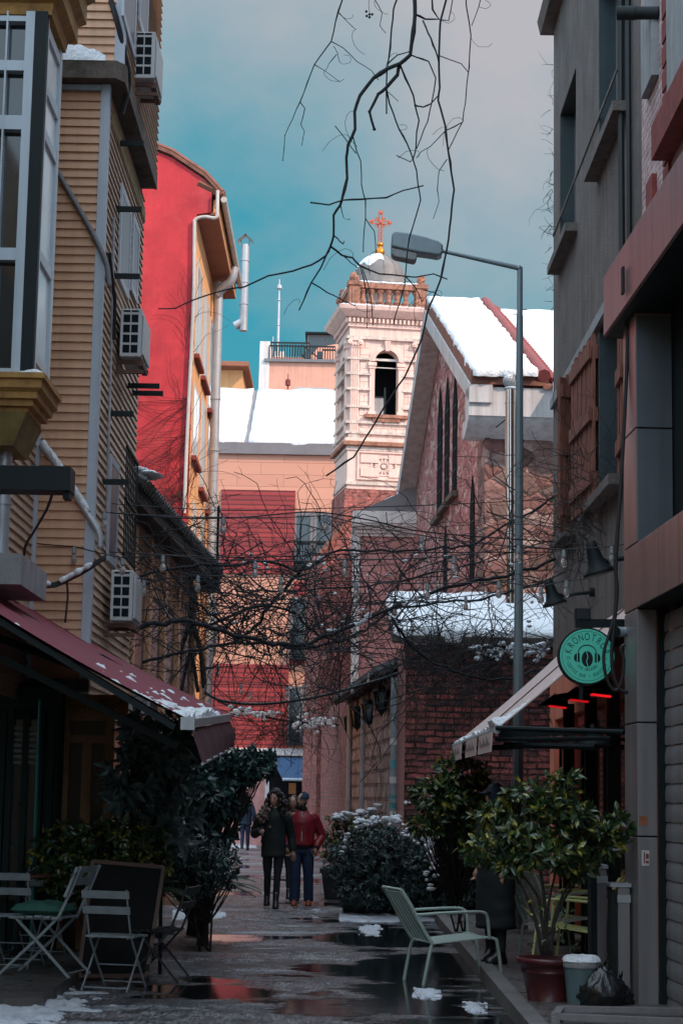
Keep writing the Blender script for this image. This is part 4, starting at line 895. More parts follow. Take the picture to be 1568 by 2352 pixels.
# eave boxes
mb = MB(); b0 = B+u*.72-m_*.45; mb.obox(b0+V((0, 0, ze+.05)), -u*.5, m_*8, V((0, 0, .55)))
N = 5
for i in range(N):
    t0, t1 = i/N, (i+1)/N; mb.hexa([b0+V((0, 0, ze+.05-.32*t1))-u*(.05+.62*(1-math.cos(t1*1.57))), b0+V((0, 0, ze+.05-.32*t1))-u*.9, b0+V((0, 0, ze+.05-.32*t1))-u*.9+m_*8, b0+V((0, 0, ze+.05-.32*t1))-u*(.05+.62*(1-math.cos(t1*1.57)))+m_*8, b0+V((0, 0, ze+.05-.32*t0))-u*(.05+.62*(1-math.cos(t0*1.57))), b0+V((0, 0, ze+.05-.32*t0))-u*.9, b0+V((0, 0, ze+.05-.32*t0))-u*.9+m_*8, b0+V((0, 0, ze+.05-.32*t0))-u*(.05+.62*(1-math.cos(t0*1.57)))+m_*8])
mb.build('eave_cornice', m_eave, ch)
dsl = (en-pk); 
snowsheet('snow', pk-m_*.40+V((0, 0, .27)), m_*1.22, dsl*1.02, 12, 40, .09, 'thick snow on the narrow raised edge of the church roof', 3, .05)
snowsheet('snow', pk+m_*1.16+V((0, 0, .02)), m_*7.6, dsl*1.05, 30, 26, .10, 'broad snow field on the church roof right of the red ridge tiles', 8, .05)
# lancet windows
def lancet(x0, x1, yt, yb, sill=True):
    a, b2 = onF(x0, (yt+yb)/2), onF(x1, (yt+yb)/2); s0, s1 = sorted(((a-A).dot(u), (b2-A).dot(u))); cx_ = (x0+x1)/2; zt_ = onF(cx_, yt).z; zb_ = onF(cx_, yb).z
    def pt(s, z, o): return A+u*s+nn*o+V((0, 0, z))
    w_ = s1-s0; out = [(s0, zb_), (s1, zb_), (s1, zt_-w_*.9), (s0+w_*.75, zt_-w_*.3), ((s0+s1)/2, zt_), (s0+w_*.25, zt_-w_*.3), (s0, zt_-w_*.9)]
    mb = MB(); mb.prism([pt(s, z, .012) for s, z in out], nn*.006); f_ = mb.build('lancet_window', m_void, ch)
    mb = MB(); g = .12
    for q in range(4): zq = zb_+(zt_-zb_)*(q+1)/5.5; mb.beam(pt(s0+.03, zq, .021), pt(s1-.03, zq, .021), .03, .006, nn)
    mb.build('glazing_bar', m_iron, f_)
    if sill: mb = MB(); mb.obox(pt(s0-.2, zb_-.16, 0), u*(w_+.4), nn*.14, V((0, 0, .12))); mb.build('sill', m_slab, f_)
lancet(1005, 1016, 890, 1182); lancet(1022, 1032, 868, 1155); lancet(1040, 1050, 862, 1130); lancet(1080, 1090, 1090, 1330, False); lancet(1019, 1027, 1205, 1370, False)
# low narthex with white cornice left of the gable
nx = thing('church_porch', 'low rose rendered porch with a curved white cornice under the bell tower', 'porch', (1, 48.5, 0))
x0, x1 = aY(812, 1300, 48.6).x, 2.3; zc = zY(870, 1222, 48.4); zd = zY(870, 1172, 48.2)
mb = MB(); mb.box(x0, x1, 48.6, 55.4, 0, zc); mb.build('wall', m_render, nx)
mb = MB(); mb.box(x0-.05, x1, 48.32, 55.4, zd-.30, zd)
for i in range(4): mb.box(x0-.03+.03*i, x1, 48.36+.06*i, 55.4, zd-.30-.08*(i+1), zd-.301-.08*i)
mb.build('cornice', m_white, nx)
mb = MB(); mb.box(x0-.03, x0+.16, 48.55, 48.62, 0, zc-.02); mb.build('corner_strip', m_white, nx)
mb = MB(); hq = zY(944, 1118, 48.4)-zd
mb.add([(x0+.1, 48.35, zd), (x1, 48.35, zd), (x1, 48.35, zd+hq*1.3), (x0+.1, 55, zd), (x1, 55, zd+hq*1.3+.8), (x1, 55, zd)], [(0, 1, 2), (0, 2, 4, 3), (1, 5, 4, 2)]); mb.build('roof', m_fascia, nx)
snowsheet('snow', (x0+.35, 48.4, zd+.02), (x1-x0-.35, .0, hq*1.25), (.3, 5, .6), 14, 10, .08, 'small wedge of snow on the church porch roof below the bell tower', 4, .03)
cb_ = MB(); cb_.box(2.7, 14, 51, 62, 0, 8.3); cb_.build('shade_mass', m_render, ch)  # unseen block added behind the church to shade the far shopfronts
# ================================================================ BRICK ANNEX, ALLEY WALL
YA = 30.0
ax = thing('brick_annex', 'low dark red brick annex with a flat snow covered roof behind the street lamp', 'outbuilding', (2, YA, 0))
xa0, xa1 = aY(912, 1700, YA).x, 6.5; za = zY(1080, 1482, YA)
mb = MB(); mb.box(xa0+.10, xa1, YA, 35.8, 0, za); mb.build('wall', m_rbrick, ax)
mb = MB(); mb.box(xa0, xa0+.115, YA-.02, YA+.5, 0, za-.1); mb.build('corner_render', m_render, ax)
mb = MB(); mb.hexa([(xa0-.1, YA-.12, za), (xa1, YA-.12, za), (xa1, 36, za+1.2), (xa0-.1, 36, za+1.2), (xa0-.1, YA-.12, za+.12), (xa1, YA-.12, za+.12), (xa1, 36, za+1.32), (xa0-.1, 36, za+1.32)]); mb.build('roof', m_slab, ax)
snowsheet('snow', (xa0-.05, YA-.1, za+.16), (xa1-xa0, 0, 0), (0, 5.8, 1.18), 40, 20, .13, 'deep snow on the flat roof of the brick annex, among bare vines', 12, .09)
P0 = V((xa0, YA, 0)); P1 = V((aY(800, 1700, 40).x, 40, 0)); P2 = V((aY(738, 1700, 55).x, 55, 0)); zw = zY(915, 1550, YA)
aw = thing('alley_wall', 'long weathered wall of tufa blocks and pink brick with a tiled coping, right of the walkers', 'wall', P0)
mb = MB(); mb.prism([P0, P1, P1+V((2.5, 0, 0)), P0+V((1.5, .6, 0))], (0, 0, zw)); mb.build('block_wall', m_block, aw)
mb = MB(); mb.prism([P1+V((-.03, .01, 0)), P2, P2+V((2, 0, 0)), P1+V((2., .01, 0))], (0, 0, zw+.4)); mb.build('brick_wall', m_rbrick2, aw)
mb = MB(); d = P1-P0; N = 44
mb.hexa([P0+V((-.3, 0, zw-.02)), P1+V((-.3, 0, zw-.02)), P1+V((.9, 0, zw+.5)), P0+V((.9, 0, zw+.5)), P0+V((-.3, 0, zw+.05)), P1+V((-.3, 0, zw+.05)), P1+V((.9, 0, zw+.57)), P0+V((.9, 0, zw+.57))])
for i in range(N): p = P0+d*((i+.5)/N)+V((-.33, 0, zw+.05)); mb.tube([p, p+V((1.2, 0, .52))], [.10, .10], 6)
mb.build('tile_coping', m_tiled, aw, True)
for px, dd in ((808, 39.0), (840, 36.0), (911, 29.9)):
    x = aY(px, 1700, dd).x-.05; mb = MB(); mb.tube([(x, dd, 0), (x, dd, zw-.05)], .055, 10)
    for z in (.6, 1.6, 2.6): mb.tube([(x, dd, z), (x, dd, z+.06)], .068, 10)
    mb.build('downpipe', m_zinc if px != 911 else m_conc, aw, True)
    if px == 911:
        for k, (z, hh) in enumerate(((2.55, .12), (2.2, .12), (1.95, .1), (1.62, .2), (1.42, .1), (1.1, .3))): 
            mb = MB(); mb.tube([(x, dd, z-hh/2), (x, dd, z+hh/2)], .0575, 10, False); mb.build('sticker', m_white if k % 2 == 0 else mat('teal_sticker', (.1, .3, .32), .6), bpy.data.objects[aw.children[-1].name] if False else aw)
lant0 = None
def lantern(px, py, d, label):
    p = aY(px, py, d); t = thing('wall_lantern', label, 'lantern', p, 0, 'old lanterns on the alley wall')
    mb = MB(); mb.lathe((0, 0, 0), [(.02, .27), (.05, .24), (.14, .19), (.15, .17), (.13, .16)], 6); mb.lathe((0, 0, 0), [(.05, -.17), (.08, -.14), (.08, -.12)], 6); mb.lathe((0, 0, 0), [(.0, -.26), (.02, -.2), (.05, -.17)], 6)
    for k in range(6): a = k*math.pi/3; mb.tube([(.08*math.cos(a), .08*math.sin(a), -.13), (.13*math.cos(a), .13*math.sin(a), .17)], .012, 4)
    mb.build('frame', m_iron, t, True, True)
    mb = MB(); mb.lathe((0, 0, 0), [(.07, -.12), (.12, .16)], 6); mb.build('glass', m_glass, t, False, True)
    mb = MB(); mb.tube(curve([(0, 0, .27), (.02, 0, .42), (.18, 0, .46), (.38, 0, .3)]), .018, 6); mb.tube([(.38, 0, .5), (.38, 0, .1)], .02, 6); mb.build('bracket', m_iron, t, True, True)
    return t
lantern(876, 1612, 31.5, 'black wall lantern nearest the brick annex corner, highest of the old lanterns')
lantern(847, 1640, 34.5, 'black wall lantern hanging between the two grey downpipes of the alley wall')
lantern(820, 1652, 37.0, 'black wall lantern third from the brick annex along the alley wall')
lantern(804, 1668, 39.3, 'black wall lantern farthest along the alley wall, lowest of the old lanterns')
# flue with spinning cowl
fl = thing('chrome_flue', 'shiny steel flue pipe with a spinning cowl beside the street lamp', 'flue', aY(1172, 1400, 33.5))
pb, pt_ = aY(1175, 1420, 33.5), aY(1172, 893, 33.5)
mb = MB(); pb = V((pt_.x+.02, 33.5, za)); mb.tube([pb, pt_], .095, 16)
for k in (.05, .12, .42, .47, .75, .8): p = pt_.lerp(pb, k); mb.tube([p, p-V((0, 0, .03))], .103, 16)
mb.build('pipe', m_chrome, fl, True)
mb = MB(); c = pt_+V((0, 0, .14)); mb.lathe(pt_, [(.10, -.02), (.12, 0), (.10, .03)], 16); NB = 16
for k in range(NB):
    a0 = 2*math.pi*k/NB; pts = [c+V((.145*math.sin(t)*math.cos(a0+t*.35), .145*math.sin(t)*math.sin(a0+t*.35), -.13*math.cos(t))) for t in [.5+j*.32 for j in range(8)]]
    pt2 = [c+V((.115*math.sin(t)*math.cos(a0+.42+t*.35), .115*math.sin(t)*math.sin(a0+.42+t*.35), -.13*math.cos(t))) for t in [.5+j*.32 for j in range(8)]]
    mb.add(pts+pt2, [(j, j+1, 9+j, 8+j) for j in range(7)])
mb.build('cowl', m_zinc, fl)
mb = MB(); p = pt_.lerp(pb, .1); mb.tube([p, p+V((-.22, .5, -.12))], .012, 5); mb.tube([p, p+V((.22, .5, -.05))], .012, 5); mb.build('stay', m_iron, fl)
# ================================================================ RIGHT: GREY STUCCO BUILDING
m_reveal = mat('shade_tone_reveal', (.030, .050, .058), .7, .3, 4, .4)  # dark liner colour imitates shade inside the window openings
YG1 = 26.3; XG = aY(1270, 900, YG1).x
gh = thing('grey_building', 'grey roughcast building with deep windows and wooden shutters above the coffee shop', 'building', (XG, 22, 0))
YG0 = aX(1477, 300, XG).y; ZG = zY(1262, 72, YG1)
def hole(x0, x1, pt_, pb_):
    return (aX(x1, 500, XG).y, aX(x0, 500, XG).y, aX(*pb_, XG).z, aX(*pt_, XG).z)
H1 = hole(1285, 1322, (1284, 269), (1322, 517)); H2 = hole(1375, 1437, (1400, -90), (1437, 237)); H3 = hole(1374, 1424, (1374, 762), (1374, 1150)); H4 = hole(1295, 1318, (1374, 762), (1374, 1150))
H5 = (H2[0], H2[1], H1[2], H1[2]) 
def holed(mb, x0, x1, ya, yb, za, zb, holes):
    Ys = sorted({ya, yb, *[h[0] for h in holes], *[h[1] for h in holes]}); Zs = sorted({za, zb, *[h[2] for h in holes], *[h[3] for h in holes]})
    for i in range(len(Ys)-1):
        j = 0
        while j < len(Zs)-1:
            def inh(j): 
                yc, zc = (Ys[i]+Ys[i+1])/2, (Zs[j]+Zs[j+1])/2; return any(h[0] < yc < h[1] and h[2] < zc < h[3] for h in holes)
            if inh(j): j += 1; continue
            k = j
            while k+1 < len(Zs)-1 and not inh(k+1): k += 1
            mb.box(x0, x1, Ys[i], Ys[i+1], Zs[j], Zs[k+1]); j = k+1
mb = MB(); holed(mb, XG, XG+.28, YG0, YG1, 3.3, ZG, [H1, H2, H3, H4]); mb.box(XG+.281, XG+9, YG1-.3, YG1-.001, 0, ZG); mb.box(XG+.8, XG+9, YG0-.5, YG1-.31, 0, ZG+.5); mb.box(XG+1.6, XG+14, YG1+.2, YG1+2.6, 0, 14)  # last box: unseen wing added to shade the church side wall
mb.build('wall', m_grey, gh)
mb = MB(); mb.hexa([(XG-.18, YG0, ZG), (XG-.18, YG1+.15, ZG), (XG+9, YG1+.15, ZG), (XG+9, YG0, ZG), (XG-.22, YG0, ZG+.22), (XG-.22, YG1+.2, ZG+.22), (XG+9, YG1+.2, ZG+2.6), (XG+9, YG0, ZG+2.6)]); mb.build('roof', m_slab, gh)
c0, c1 = aX(1270, 545, XG), aX(1390, 0, XG)
mb = MB(); mb.hexa([(XG-.015, c1.y-1, c0.z), (XG, c1.y-1, c0.z), (XG, YG1, c0.z), (XG-.015, YG1, c0.z), (XG-.015, c1.y-1, c0.z+.04), (XG, c1.y-1, c0.z+.04), (XG, YG1, c0.z+.04), (XG-.015, YG1, c0.z+.04)]); mb.build('string_line', m_grey, gh)
for i, h in enumerate((H1, H2, H3, H4)):
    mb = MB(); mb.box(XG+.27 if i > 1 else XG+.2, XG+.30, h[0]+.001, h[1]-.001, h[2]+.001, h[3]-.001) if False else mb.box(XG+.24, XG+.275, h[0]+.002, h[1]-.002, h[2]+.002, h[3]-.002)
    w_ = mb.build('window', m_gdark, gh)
    mb = MB(); t = .07; X0, X1 = XG+.20, XG+.239
    mb.box(X0, X1, h[0]+.002, h[0]+t, h[2]+.002, h[3]-.002); mb.box(X0, X1, h[1]-t, h[1]-.002, h[2]+.002, h[3]-.002); mb.box(X0, X1, h[0]+t, h[1]-t, h[3]-t, h[3]-.002); mb.box(X0, X1, h[0]+t, h[1]-t, h[2]+.002, h[2]+t); mb.box(X0, X1, (h[0]+h[1])/2-.03, (h[0]+h[1])/2+.03, h[2]+t, h[3]-t)
    mb.build('frame', m_fascia if i < 2 else m_shutw, w_)
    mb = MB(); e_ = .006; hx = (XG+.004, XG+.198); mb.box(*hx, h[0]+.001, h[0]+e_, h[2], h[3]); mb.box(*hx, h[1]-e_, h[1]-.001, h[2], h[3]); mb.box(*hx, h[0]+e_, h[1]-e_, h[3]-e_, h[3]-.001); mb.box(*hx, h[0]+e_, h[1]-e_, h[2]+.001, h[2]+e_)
    mb.build('shade_liner', m_reveal, w_)  # thin dark sheets carry the opening's shade as colour
    mb = MB(); mb.box(XG-.16, XG-.001, h[0]-.15, h[1]+.15, h[2]-.12, h[2]-.01); mb.build('sill', m_grey, w_)
mb = MB(); mb.box(XG-.05, XG-.001, H3[0]-.5, YG1-.02, H3[3]+.03, H3[3]+.16); mb.build('lintel_moulding', m_conc, gh)
def shutter(p, ang, wd, z0, z1, label=None):
    """hinged at p=(x,y), leaf direction angle in plan"""
    d = V((math.cos(ang), math.sin(ang), 0)); t = V((-d.y, d.x, 0))*.035; k = max(2, round(wd/.16)); mb = MB(); P = V((p[0], p[1], z0))
    for i in range(k): mb.obox(P+d*(wd*i/k+.012)+t*(.25 if i % 2 else 0), d*(wd/k-.024), t, V((0, 0, z1-z0-(.05 if i % 2 else 0))))
    for f_ in (.1, .48, .85): mb.obox(P+d*.02+V((0, 0, (z1-z0)*f_))+t*1.3, d*(wd-.04), t*.9, V((0, 0, .16))); mb.obox(P+d*.02+V((0, 0, (z1-z0)*f_))-t*.9, d*(wd-.04), t*.85, V((0, 0, .16)))
    return mb.build('shutter', m_shutw, gh)
z0, z1 = H3[2]-.02, H3[3]-.02
shutter((XG-.04, H3[1]), R(92), aX(1336, 950, XG).y-H3[1], z0, z1); shutter((XG-.04, H3[0]), R(-93), .6, z0, z1); shutter((XG-.02, H4[0]+.05), R(180), .20, z0, z1); shutter((XG-.04, H4[0]-.02), R(215), .24, z0-.05, z1)
mb = MB(); mb.tube(curve([(XG-.05, YG0+1.15, ZG), (XG-.05, YG0+1.12, 11), (XG-.06, YG0+1.1, 9), (XG-.06, YG0+1.05, 6.5)]), .035, 7); mb.build('cable', m_rope, gh); mb = MB(); mb.tube([(XG-.04, YG0+.7, ZG), (XG-.04, YG0+.7, 6)], .03, 6); mb.build('cable', m_rope, gh)
# coffee shop front (ground floor)
cf = thing('coffee_shop', 'terracotta coffee shop front with dark posts and red panels, under the cream awning', 'shopfront', (XG, 22, 0))
mb = MB(); mb.box(XG+.10, XG+.6, YG0-1.5, YG1, .115, 3.3); mb.build('back_wall', m_terra, cf)
mb = MB(); mb.box(XG-.04, XG+.099, YG1-.5, YG1+.02, .115, 3.28); mb.box(XG-.03, XG+.099, YG0-1.5, YG1-.501, 2.75, 3.29)
for y in (19.2, 20.6, 22.3, 24.0): mb.box(XG-.03, XG+.099, y, y+.35, .115, 2.749)
mb.build('pilaster', m_terra, cf)
for ya, yb in ((19.6, 20.5), (21.05, 22.2), (22.75, 23.9), (24.45, 25.7)):
    mb = MB(); mb.box(XG+.04, XG+.098, ya, yb, .5, 2.7); d_ = mb.build('door', mat('shop_red', (.60, .07, .06), .5, .25, 3) if ya < 20 else bpy.data.materials['shop_red'], cf); mb = MB(); mb.box(XG+.03, XG+.039, ya+.1, yb-.1, .9, 2.6); mb.build('pane', m_glass, d_)
# heaters on posts
for i, (px, py, dd, lab) in enumerate(((1278, 1626, 21.5, 'leftmost of three red glowing heaters on black posts by the coffee shop'), (1327, 1612, 20.2, 'middle one of three red glowing heaters on black posts by the coffee shop'), (1377, 1600, 18.9, 'rightmost of three red glowing heaters, right under the round sign'))):
    p = aY(px, py, dd); t = thing('patio_heater', lab, 'heater', (p.x+.12, p.y, .115), 0, 'infrared heaters on posts')
    mb = MB(); mb.box(p.x+.08, p.x+.20, p.y+.03, p.y+.12, .13, p.z+.05); mb.box(p.x-.05, p.x+.3, p.y-.1, p.y+.25, .115, .15); mb.build('post', m_dark, t)
    mb = MB(); c = p+V((0, 0, .02)); mb.hexa([c+V((-.10, -.12, 0)), c+V((.11, -.14, -.02)), c+V((.11, .12, -.02)), c+V((-.10, .12, 0)), c+V((-.02, -.02, .13)), c+V((.11, -.05, .15)), c+V((.11, .1, .15)), c+V((-.02, .1, .13))])
    mb.hexa([c+V((-.19, -.16, .0)), c+V((-.10, -.16, .0)), c+V((-.10, .14, .0)), c+V((-.19, .14, .0)), c+V((-.19, -.15, .015)), c+V((-.02, -.1, .14)), c+V((-.02, .1, .14)), c+V((-.19, .12, .015))]); mb.build('hood', m_dark, t)
    mb = MB(); mb.obox(c+V((-.10, -.143, -.012)), V((.19, -.010, -.020)), V((0, .12, 0)), V((0, 0, .016))); mb.build('element', emat('red_glow' if i == 0 else 'red_glow%d' % i, (1, .012, .02), (.55, .45, .8)[i]), t)
    mb = MB(); q = V((p.x+.03, p.y-.1, 0)); zt_ = p.z-.42
    mb.tube(curve([q+V((0, 0, .13)), q+V((0, 0, zt_-.15)), q+V((.01, 0, zt_-.03)), q+V((.06, 0, zt_)), q+V((.19, 0, zt_)), q+V((.24, 0, zt_-.03)), q+V((.25, 0, zt_-.15)), q+V((.25, 0, .13))], 4), .018, 6); mb.build('guard_hoop', m_dark, t, True)
# dome pendant lamps on a rail
prl = thing('lamp_rail', 'black steel rail with four domed lamps hanging below the cream awning', 'lamp rail', aY(1290, 1690, 18.5))
q0, q1 = aY(1140, 1672, 17.2), aY(1432, 1682, 16.4)
mb = MB(); mb.tube([q0, q1], .022, 8); mb.tube([q0+V((0, .1, -.10)), q1+V((-.1, .1, -.05))], .018, 8); mb.tube([q0+V((.1, .3, -.14)), q1+V((-.2, .3, -.12))], .03, 6); mb.build('rail', m_dark, prl)
for px, py, dd, r_ in ((1228, 1712, 20.0, .13), (1272, 1711, 19.2, .14), (1312, 1710, 18.4, .145), (1360, 1706, 17.4, .17)):
    p = aY(px, py+8, dd); mb = MB(); mb.lathe(p, [(r_, 0), (r_*.98, .02), (r_*.85, .06), (r_*.5, .105), (r_*.15, .12), (.03, .13), (.025, .2)], 18); mb.build('lamp_shade', m_lamp if px < 1320 else m_iron, prl, 'all')
# painted brick building
pbk = thing('painted_brick_building', 'pale painted brick building with dark red trim above the metal canopy', 'building', (XG, 16, 0))
mb = MB(); mb.box(XG-.02, XG+.8, 10, YG0-.003, 5.6, 15.5); mb.build('wall', m_pbrick, pbk)
mb = MB(); mb.box(XG+.81, 22, 6, YG0-.003, 0, 17.5); mb.build('shade_block', m_redtrim, pbk)  # unseen bulk, made tall to keep the alley in shade
yq = aX(1533, 200, XG).y
mb = MB()
zz = 5.8
while zz < 13: mb.box(XG-.05, XG-.021, yq-.26, yq+.04, zz, zz+.19); zz += .235
mb.build('quoin', m_redtrim, pbk)
s0, s1 = aX(1507, 345, XG-.15), aX(1568, 235, XG-.15)
mb = MB(); mb.box(XG-.2, XG-.021, s1.y-1, s0.y, s0.z-.10, s0.z+.22); mb.build('sill', m_redtrim, pbk)
mb = MB(); mb.box(XG-.06, XG-.021, s1.y-1, yq-.27, s0.z+.23, 13); mb.build('window', m_conc, pbk)
b0, b1 = aX(1478, 250, XG-.06), aX(1502, 90, XG-.06); mb = MB(); mb.box(XG-.09, XG-.021, b1.y, b0.y, b0.z+.1, b0.z+1.0); mb.build('blocked_window', m_conc, pbk)
b0 = aX(1484, 640*.57+60, XG-.06); mb = MB(); mb.box(XG-.07, XG-.021, b0.y-.35, b0.y, 6, b0.z); mb.build('door', m_redtrim, pbk)
p = aX(1512, 30, XG-.02); mb = MB(); q = aY(1417, 30, p.y+.1); mb.tube([p, q], .062, 12); mb.tube([q.lerp(p, .45), q], .068, 12); mb.build('vent_pipe', m_iron, pbk, True)
# ================================================================ METAL CLAD BUILDING
YC_ = 16.0; C0 = aY(1434, 1700, YC_); C0.z = 0
ds = V((.028, -1, 0)).normalized(); dt = V((1, .028, 0)).normalized()
mh2 = thing('metal_building', 'metal clad building with a brushed canopy, corner pillar and grey roller shutter', 'building', C0)
def mp(s, t, z): return C0+ds*s+dt*t+V((0, 0, z))
def mbox(mb, s0, s1, t0, t1, z0, z1): return mb.hexa([mp(s0, t0, z0), mp(s1, t0, z0), mp(s1, t1, z0), mp(s0, t1, z0), mp(s0, t0, z1), mp(s1, t0, z1), mp(s1, t1, z1), mp(s0, t1, z1)])
zA, zB = aY(1434, 1412, YC_).z, aY(1434, 1266, YC_).z
zC, zD = aY(1400, 775, YC_+.3).z, aY(1396, 632, YC_+.3).z
ps = .56
def pillar(z0, z1, joints, depth, name, mm=None):
    zs = [z0]+joints+[z1]; mb = MB()
    for a, b_ in zip(zs, zs[1:]): mbox(mb, 0, ps, 0, depth, a+.006, b_-.006)
    o = mb.build(name, mm or m_panel, mh2); bevel(o, .006); mb = MB(); mbox(mb, .012, ps-.012, .012, depth, z0, z1); mb.build('joint', m_dark, o)
pillar(.0, zA, [aY(1445, 2030-110, YC_-.3).z, aY(1445, 1662, YC_-.3).z], .16, 'pillar', m_panel2)
pillar(zB, zC+.02, [aY(1445, 996, YC_-.3).z], .30, 'upper_pillar')
mb = MB(); zj = aY(1445, 996, YC_-.3).z
for za_, zb_ in ((zB+.02, zj-.008), (zj+.008, zC-.02)): mbox(mb, ps+.0005, ps+.004, .012, .30, za_, zb_)
mb.build('jamb_shade_sheet', mat('jamb_shade_tone', (.085, .10, .12), .45, .15, 1.2, .3), mh2)  # thin dark sheet laid on the jamb; its shade is put into colour
mb = MB(); s = 0
while s < 6: mbox(mb, s, s+.74, 0, .25, zA+.006, zB-.006); s += .75
o = mb.build('spandrel', m_panel, mh2); bevel(o, .006); mb = MB(); mbox(mb, 0, 6.5, .012, .5, zA, zB); mb.build('joint', m_dark, o)
mb = MB(); s = -.35
while s < 6: mbox(mb, s, s+.74, -.11, 0.0, zC+.02, zD-.01); s += .75
o = mb.build('canopy', m_panel, mh2); bevel(o, .006)
mb = MB(); mbox(mb, -.345, 6, -.10, 1.5, zC, zC+.019); mb.build('canopy_soffit', m_dark, o)
mb = MB(); mbox(mb, -.34, 6, -.09, 4, zC+.021, zD-.02); mb.build('joint', m_dark, o)
lb = aX(1432, 645, mp(.1, -.11, 5).x); mb = MB(); mb.box(lb.x-.02, lb.x+.0, lb.y-.045, lb.y+.045, lb.z-.11, lb.z+.11); mb.build('vent_grille', m_dark, o)
mb = MB(); mbox(mb, ps, 6.5, .42, .47, zB, zC); w_ = mb.build('upper_window', m_glass, mh2)
mb = MB()
for s in (ps+.05, 1.2, 1.25, 2.4, 3.6, 4.8): mbox(mb, s, s+.07, .36, .419, zB, zC)
for z in (zB+.5, zB+1.15): mbox(mb, ps, 6.5, .37, .419, z, z+.06)
mb.build('frame', m_iron, w_)
mb = MB(); mbox(mb, ps+.01, 6.5, .30, 3, 0, zA-.01); mbox(mb, .02, 3, .31, 3, zB, zC); mb.build('core', m_dark, mh2)
mb = MB(); mbox(mb, ps, ps+.07, .165, .25, 0, zA); mb.build('shutter_guide', m_dark, mh2)
mb = MB(); z = .03
while z < zA-.14:
    N = 6; hh = .147
    ring_ = [(.22-.007*math.sin(math.pi*k/N)-.010*(1-k/N), z+hh*k/N) for k in range(N+1)]
    a, b_ = ps+.07, 6.5
    mb.add([mp(a, t, q) for t, q in ring_]+[mp(b_, t, q) for t, q in ring_], [(k, k+1, N+2+k, N+1+k) for k in range(N)]); z += .15
sh = mb.build('roller_shutter', m_shut, mh2, True)
mb = MB(); z_ = aY(1458, 2010-30, YC_-.55).z
mb.hexa([mp(ps+.001, .03, 1.18), mp(ps+.004, .03, 1.18), mp(ps+.004, .09, 1.18), mp(ps+.001, .09, 1.18), mp(ps+.001, .03, 1.30), mp(ps+.004, .03, 1.30), mp(ps+.004, .09, 1.30), mp(ps+.001, .09, 1.30)])
mb.build('sticker', m_white, mh2)
mb = MB(); mbox(mb, ps+.0045, ps+.006, .045, .055, 1.2, 1.29); mbox(mb, ps+.0045, ps+.006, .062, .085, 1.2, 1.22); mbox(mb, ps+.0045, ps+.006, .062, .085, 1.235, 1.275); mb.build('sticker_print', m_redtrim, mh2)
mb = MB(); mbox(mb, ps+.001, ps+.003, .012, .08, 1.50, 1.57); mb.build('torn_sticker', mat('orange_sticker', (.30, .10, .04), .7, .7, 30), mh2)
# unseen tall block added behind it to keep the alley in shade
mb = MB(); mbox(mb, .0, 14, 1.6, 16, 0, 17); mb.build('shade_block', m_panel2, mh2)
# ================================================================ STREET LAMP
YL = 24.0
lp = aY(1190, 1500, YL); lp0 = V((lp.x, YL, .115))
sl = thing('street_lamp', 'tall grey street lamp with a stepped octagonal pole and one cobra arm', 'street lamp', lp0)
za1, za2, ztop = zY(1190, 1490, YL), zY(1190, 725, YL), zY(1188, 614, YL)
mb = MB(); mb.tube([lp0, (lp.x, YL, za1)], [.07, .066], 8); mb.tube([(lp.x, YL, za1-.02), (lp.x, YL, za2)], [.058, .044], 8); mb.tube([(lp.x, YL, za2-.01), (lp.x, YL, ztop)], [.038, .036], 8)
for s in (-1, 1): mb.tube([(lp.x, YL, za2+.03*s+.05), (lp.x+s*.09, YL, za2+.03*s+.05)], .008, 5)
mb.tube([lp0, lp0+V((0, 0, .05))], .13, 8)
mb.build('pole', m_lamp, sl)
a0, a1 = aY(1191, 616, YL), aY(1008, 575, YL)
mb = MB(); mb.tube([a0, a1], [.034, .026], 8); mb.ball(a0, .04); mb.build('arm', m_lamp, sl, True)
def hd(x, y): return aY(x, y, YL)
mb = MB(); out = [hd(*t) for t in ((897, 572), (899, 543), (906, 536), (935, 540), (975, 549), (1005, 559), (1016, 568), (1015, 588), (1006, 593), (975, 588), (958, 586))]
mb.prism([p+V((0, -.13, 0)) for p in out], (0, .26, 0)); hdm = mb.build('lamp_head', m_lamp, sl); bevel(hdm, .025, 3)
mb = MB(); out = [hd(*t) for t in ((897, 573), (958, 586), (955, 600), (950, 604), (905, 594), (898, 588))]; mb.prism([p+V((0, -.11, 0)) for p in out], (0, .22, 0)); o = mb.build('lens', m_conc, hdm); bevel(o, .02, 3)
# ================================================================ LEFT AWNING (burgundy)
al = thing('burgundy_awning', 'long burgundy canvas awning sloping out over the cafe terrace, dotted with snow', 'awning', aY(430, 1652, 15.2))
n1, f1 = aY(430, 1653, 15.2), aY(522, 1641, 20.2)
def extend(p, px, py, y, X): q = aY(px, py, y); return p+(q-p)*((X-p.x)/(q.x-p.x))
n0, f0 = extend(n1, 0, 1402, 15.2, -3.3), extend(f1, 0, 1352, 20.2, -3.55)
th = V((0, 0, .02)); mb = MB(); NU, NV = 14, 12; vs = []
for i in range(NU+1):
    for j in range(NV+1):
        p = (n0.lerp(n1, i/NU)).lerp(f0.lerp(f1, i/NU), j/NV); vs.append(p-V((0, 0, .05*math.sin(math.pi*i/NU)))+V((0, 0, .012*math.cos(j*math.pi))))
K = len(vs); mb.add(vs+[v-th for v in vs], [(i*(NV+1)+j, (i+1)*(NV+1)+j, (i+1)*(NV+1)+j+1, i*(NV+1)+j+1) for i in range(NU) for j in range(NV)]+[(K+i*(NV+1)+j+1, K+(i+1)*(NV+1)+j+1, K+(i+1)*(NV+1)+j, K+i*(NV+1)+j) for i in range(NU) for j in range(NV)])
mb.build('canvas', m_awnr, al, 'all')
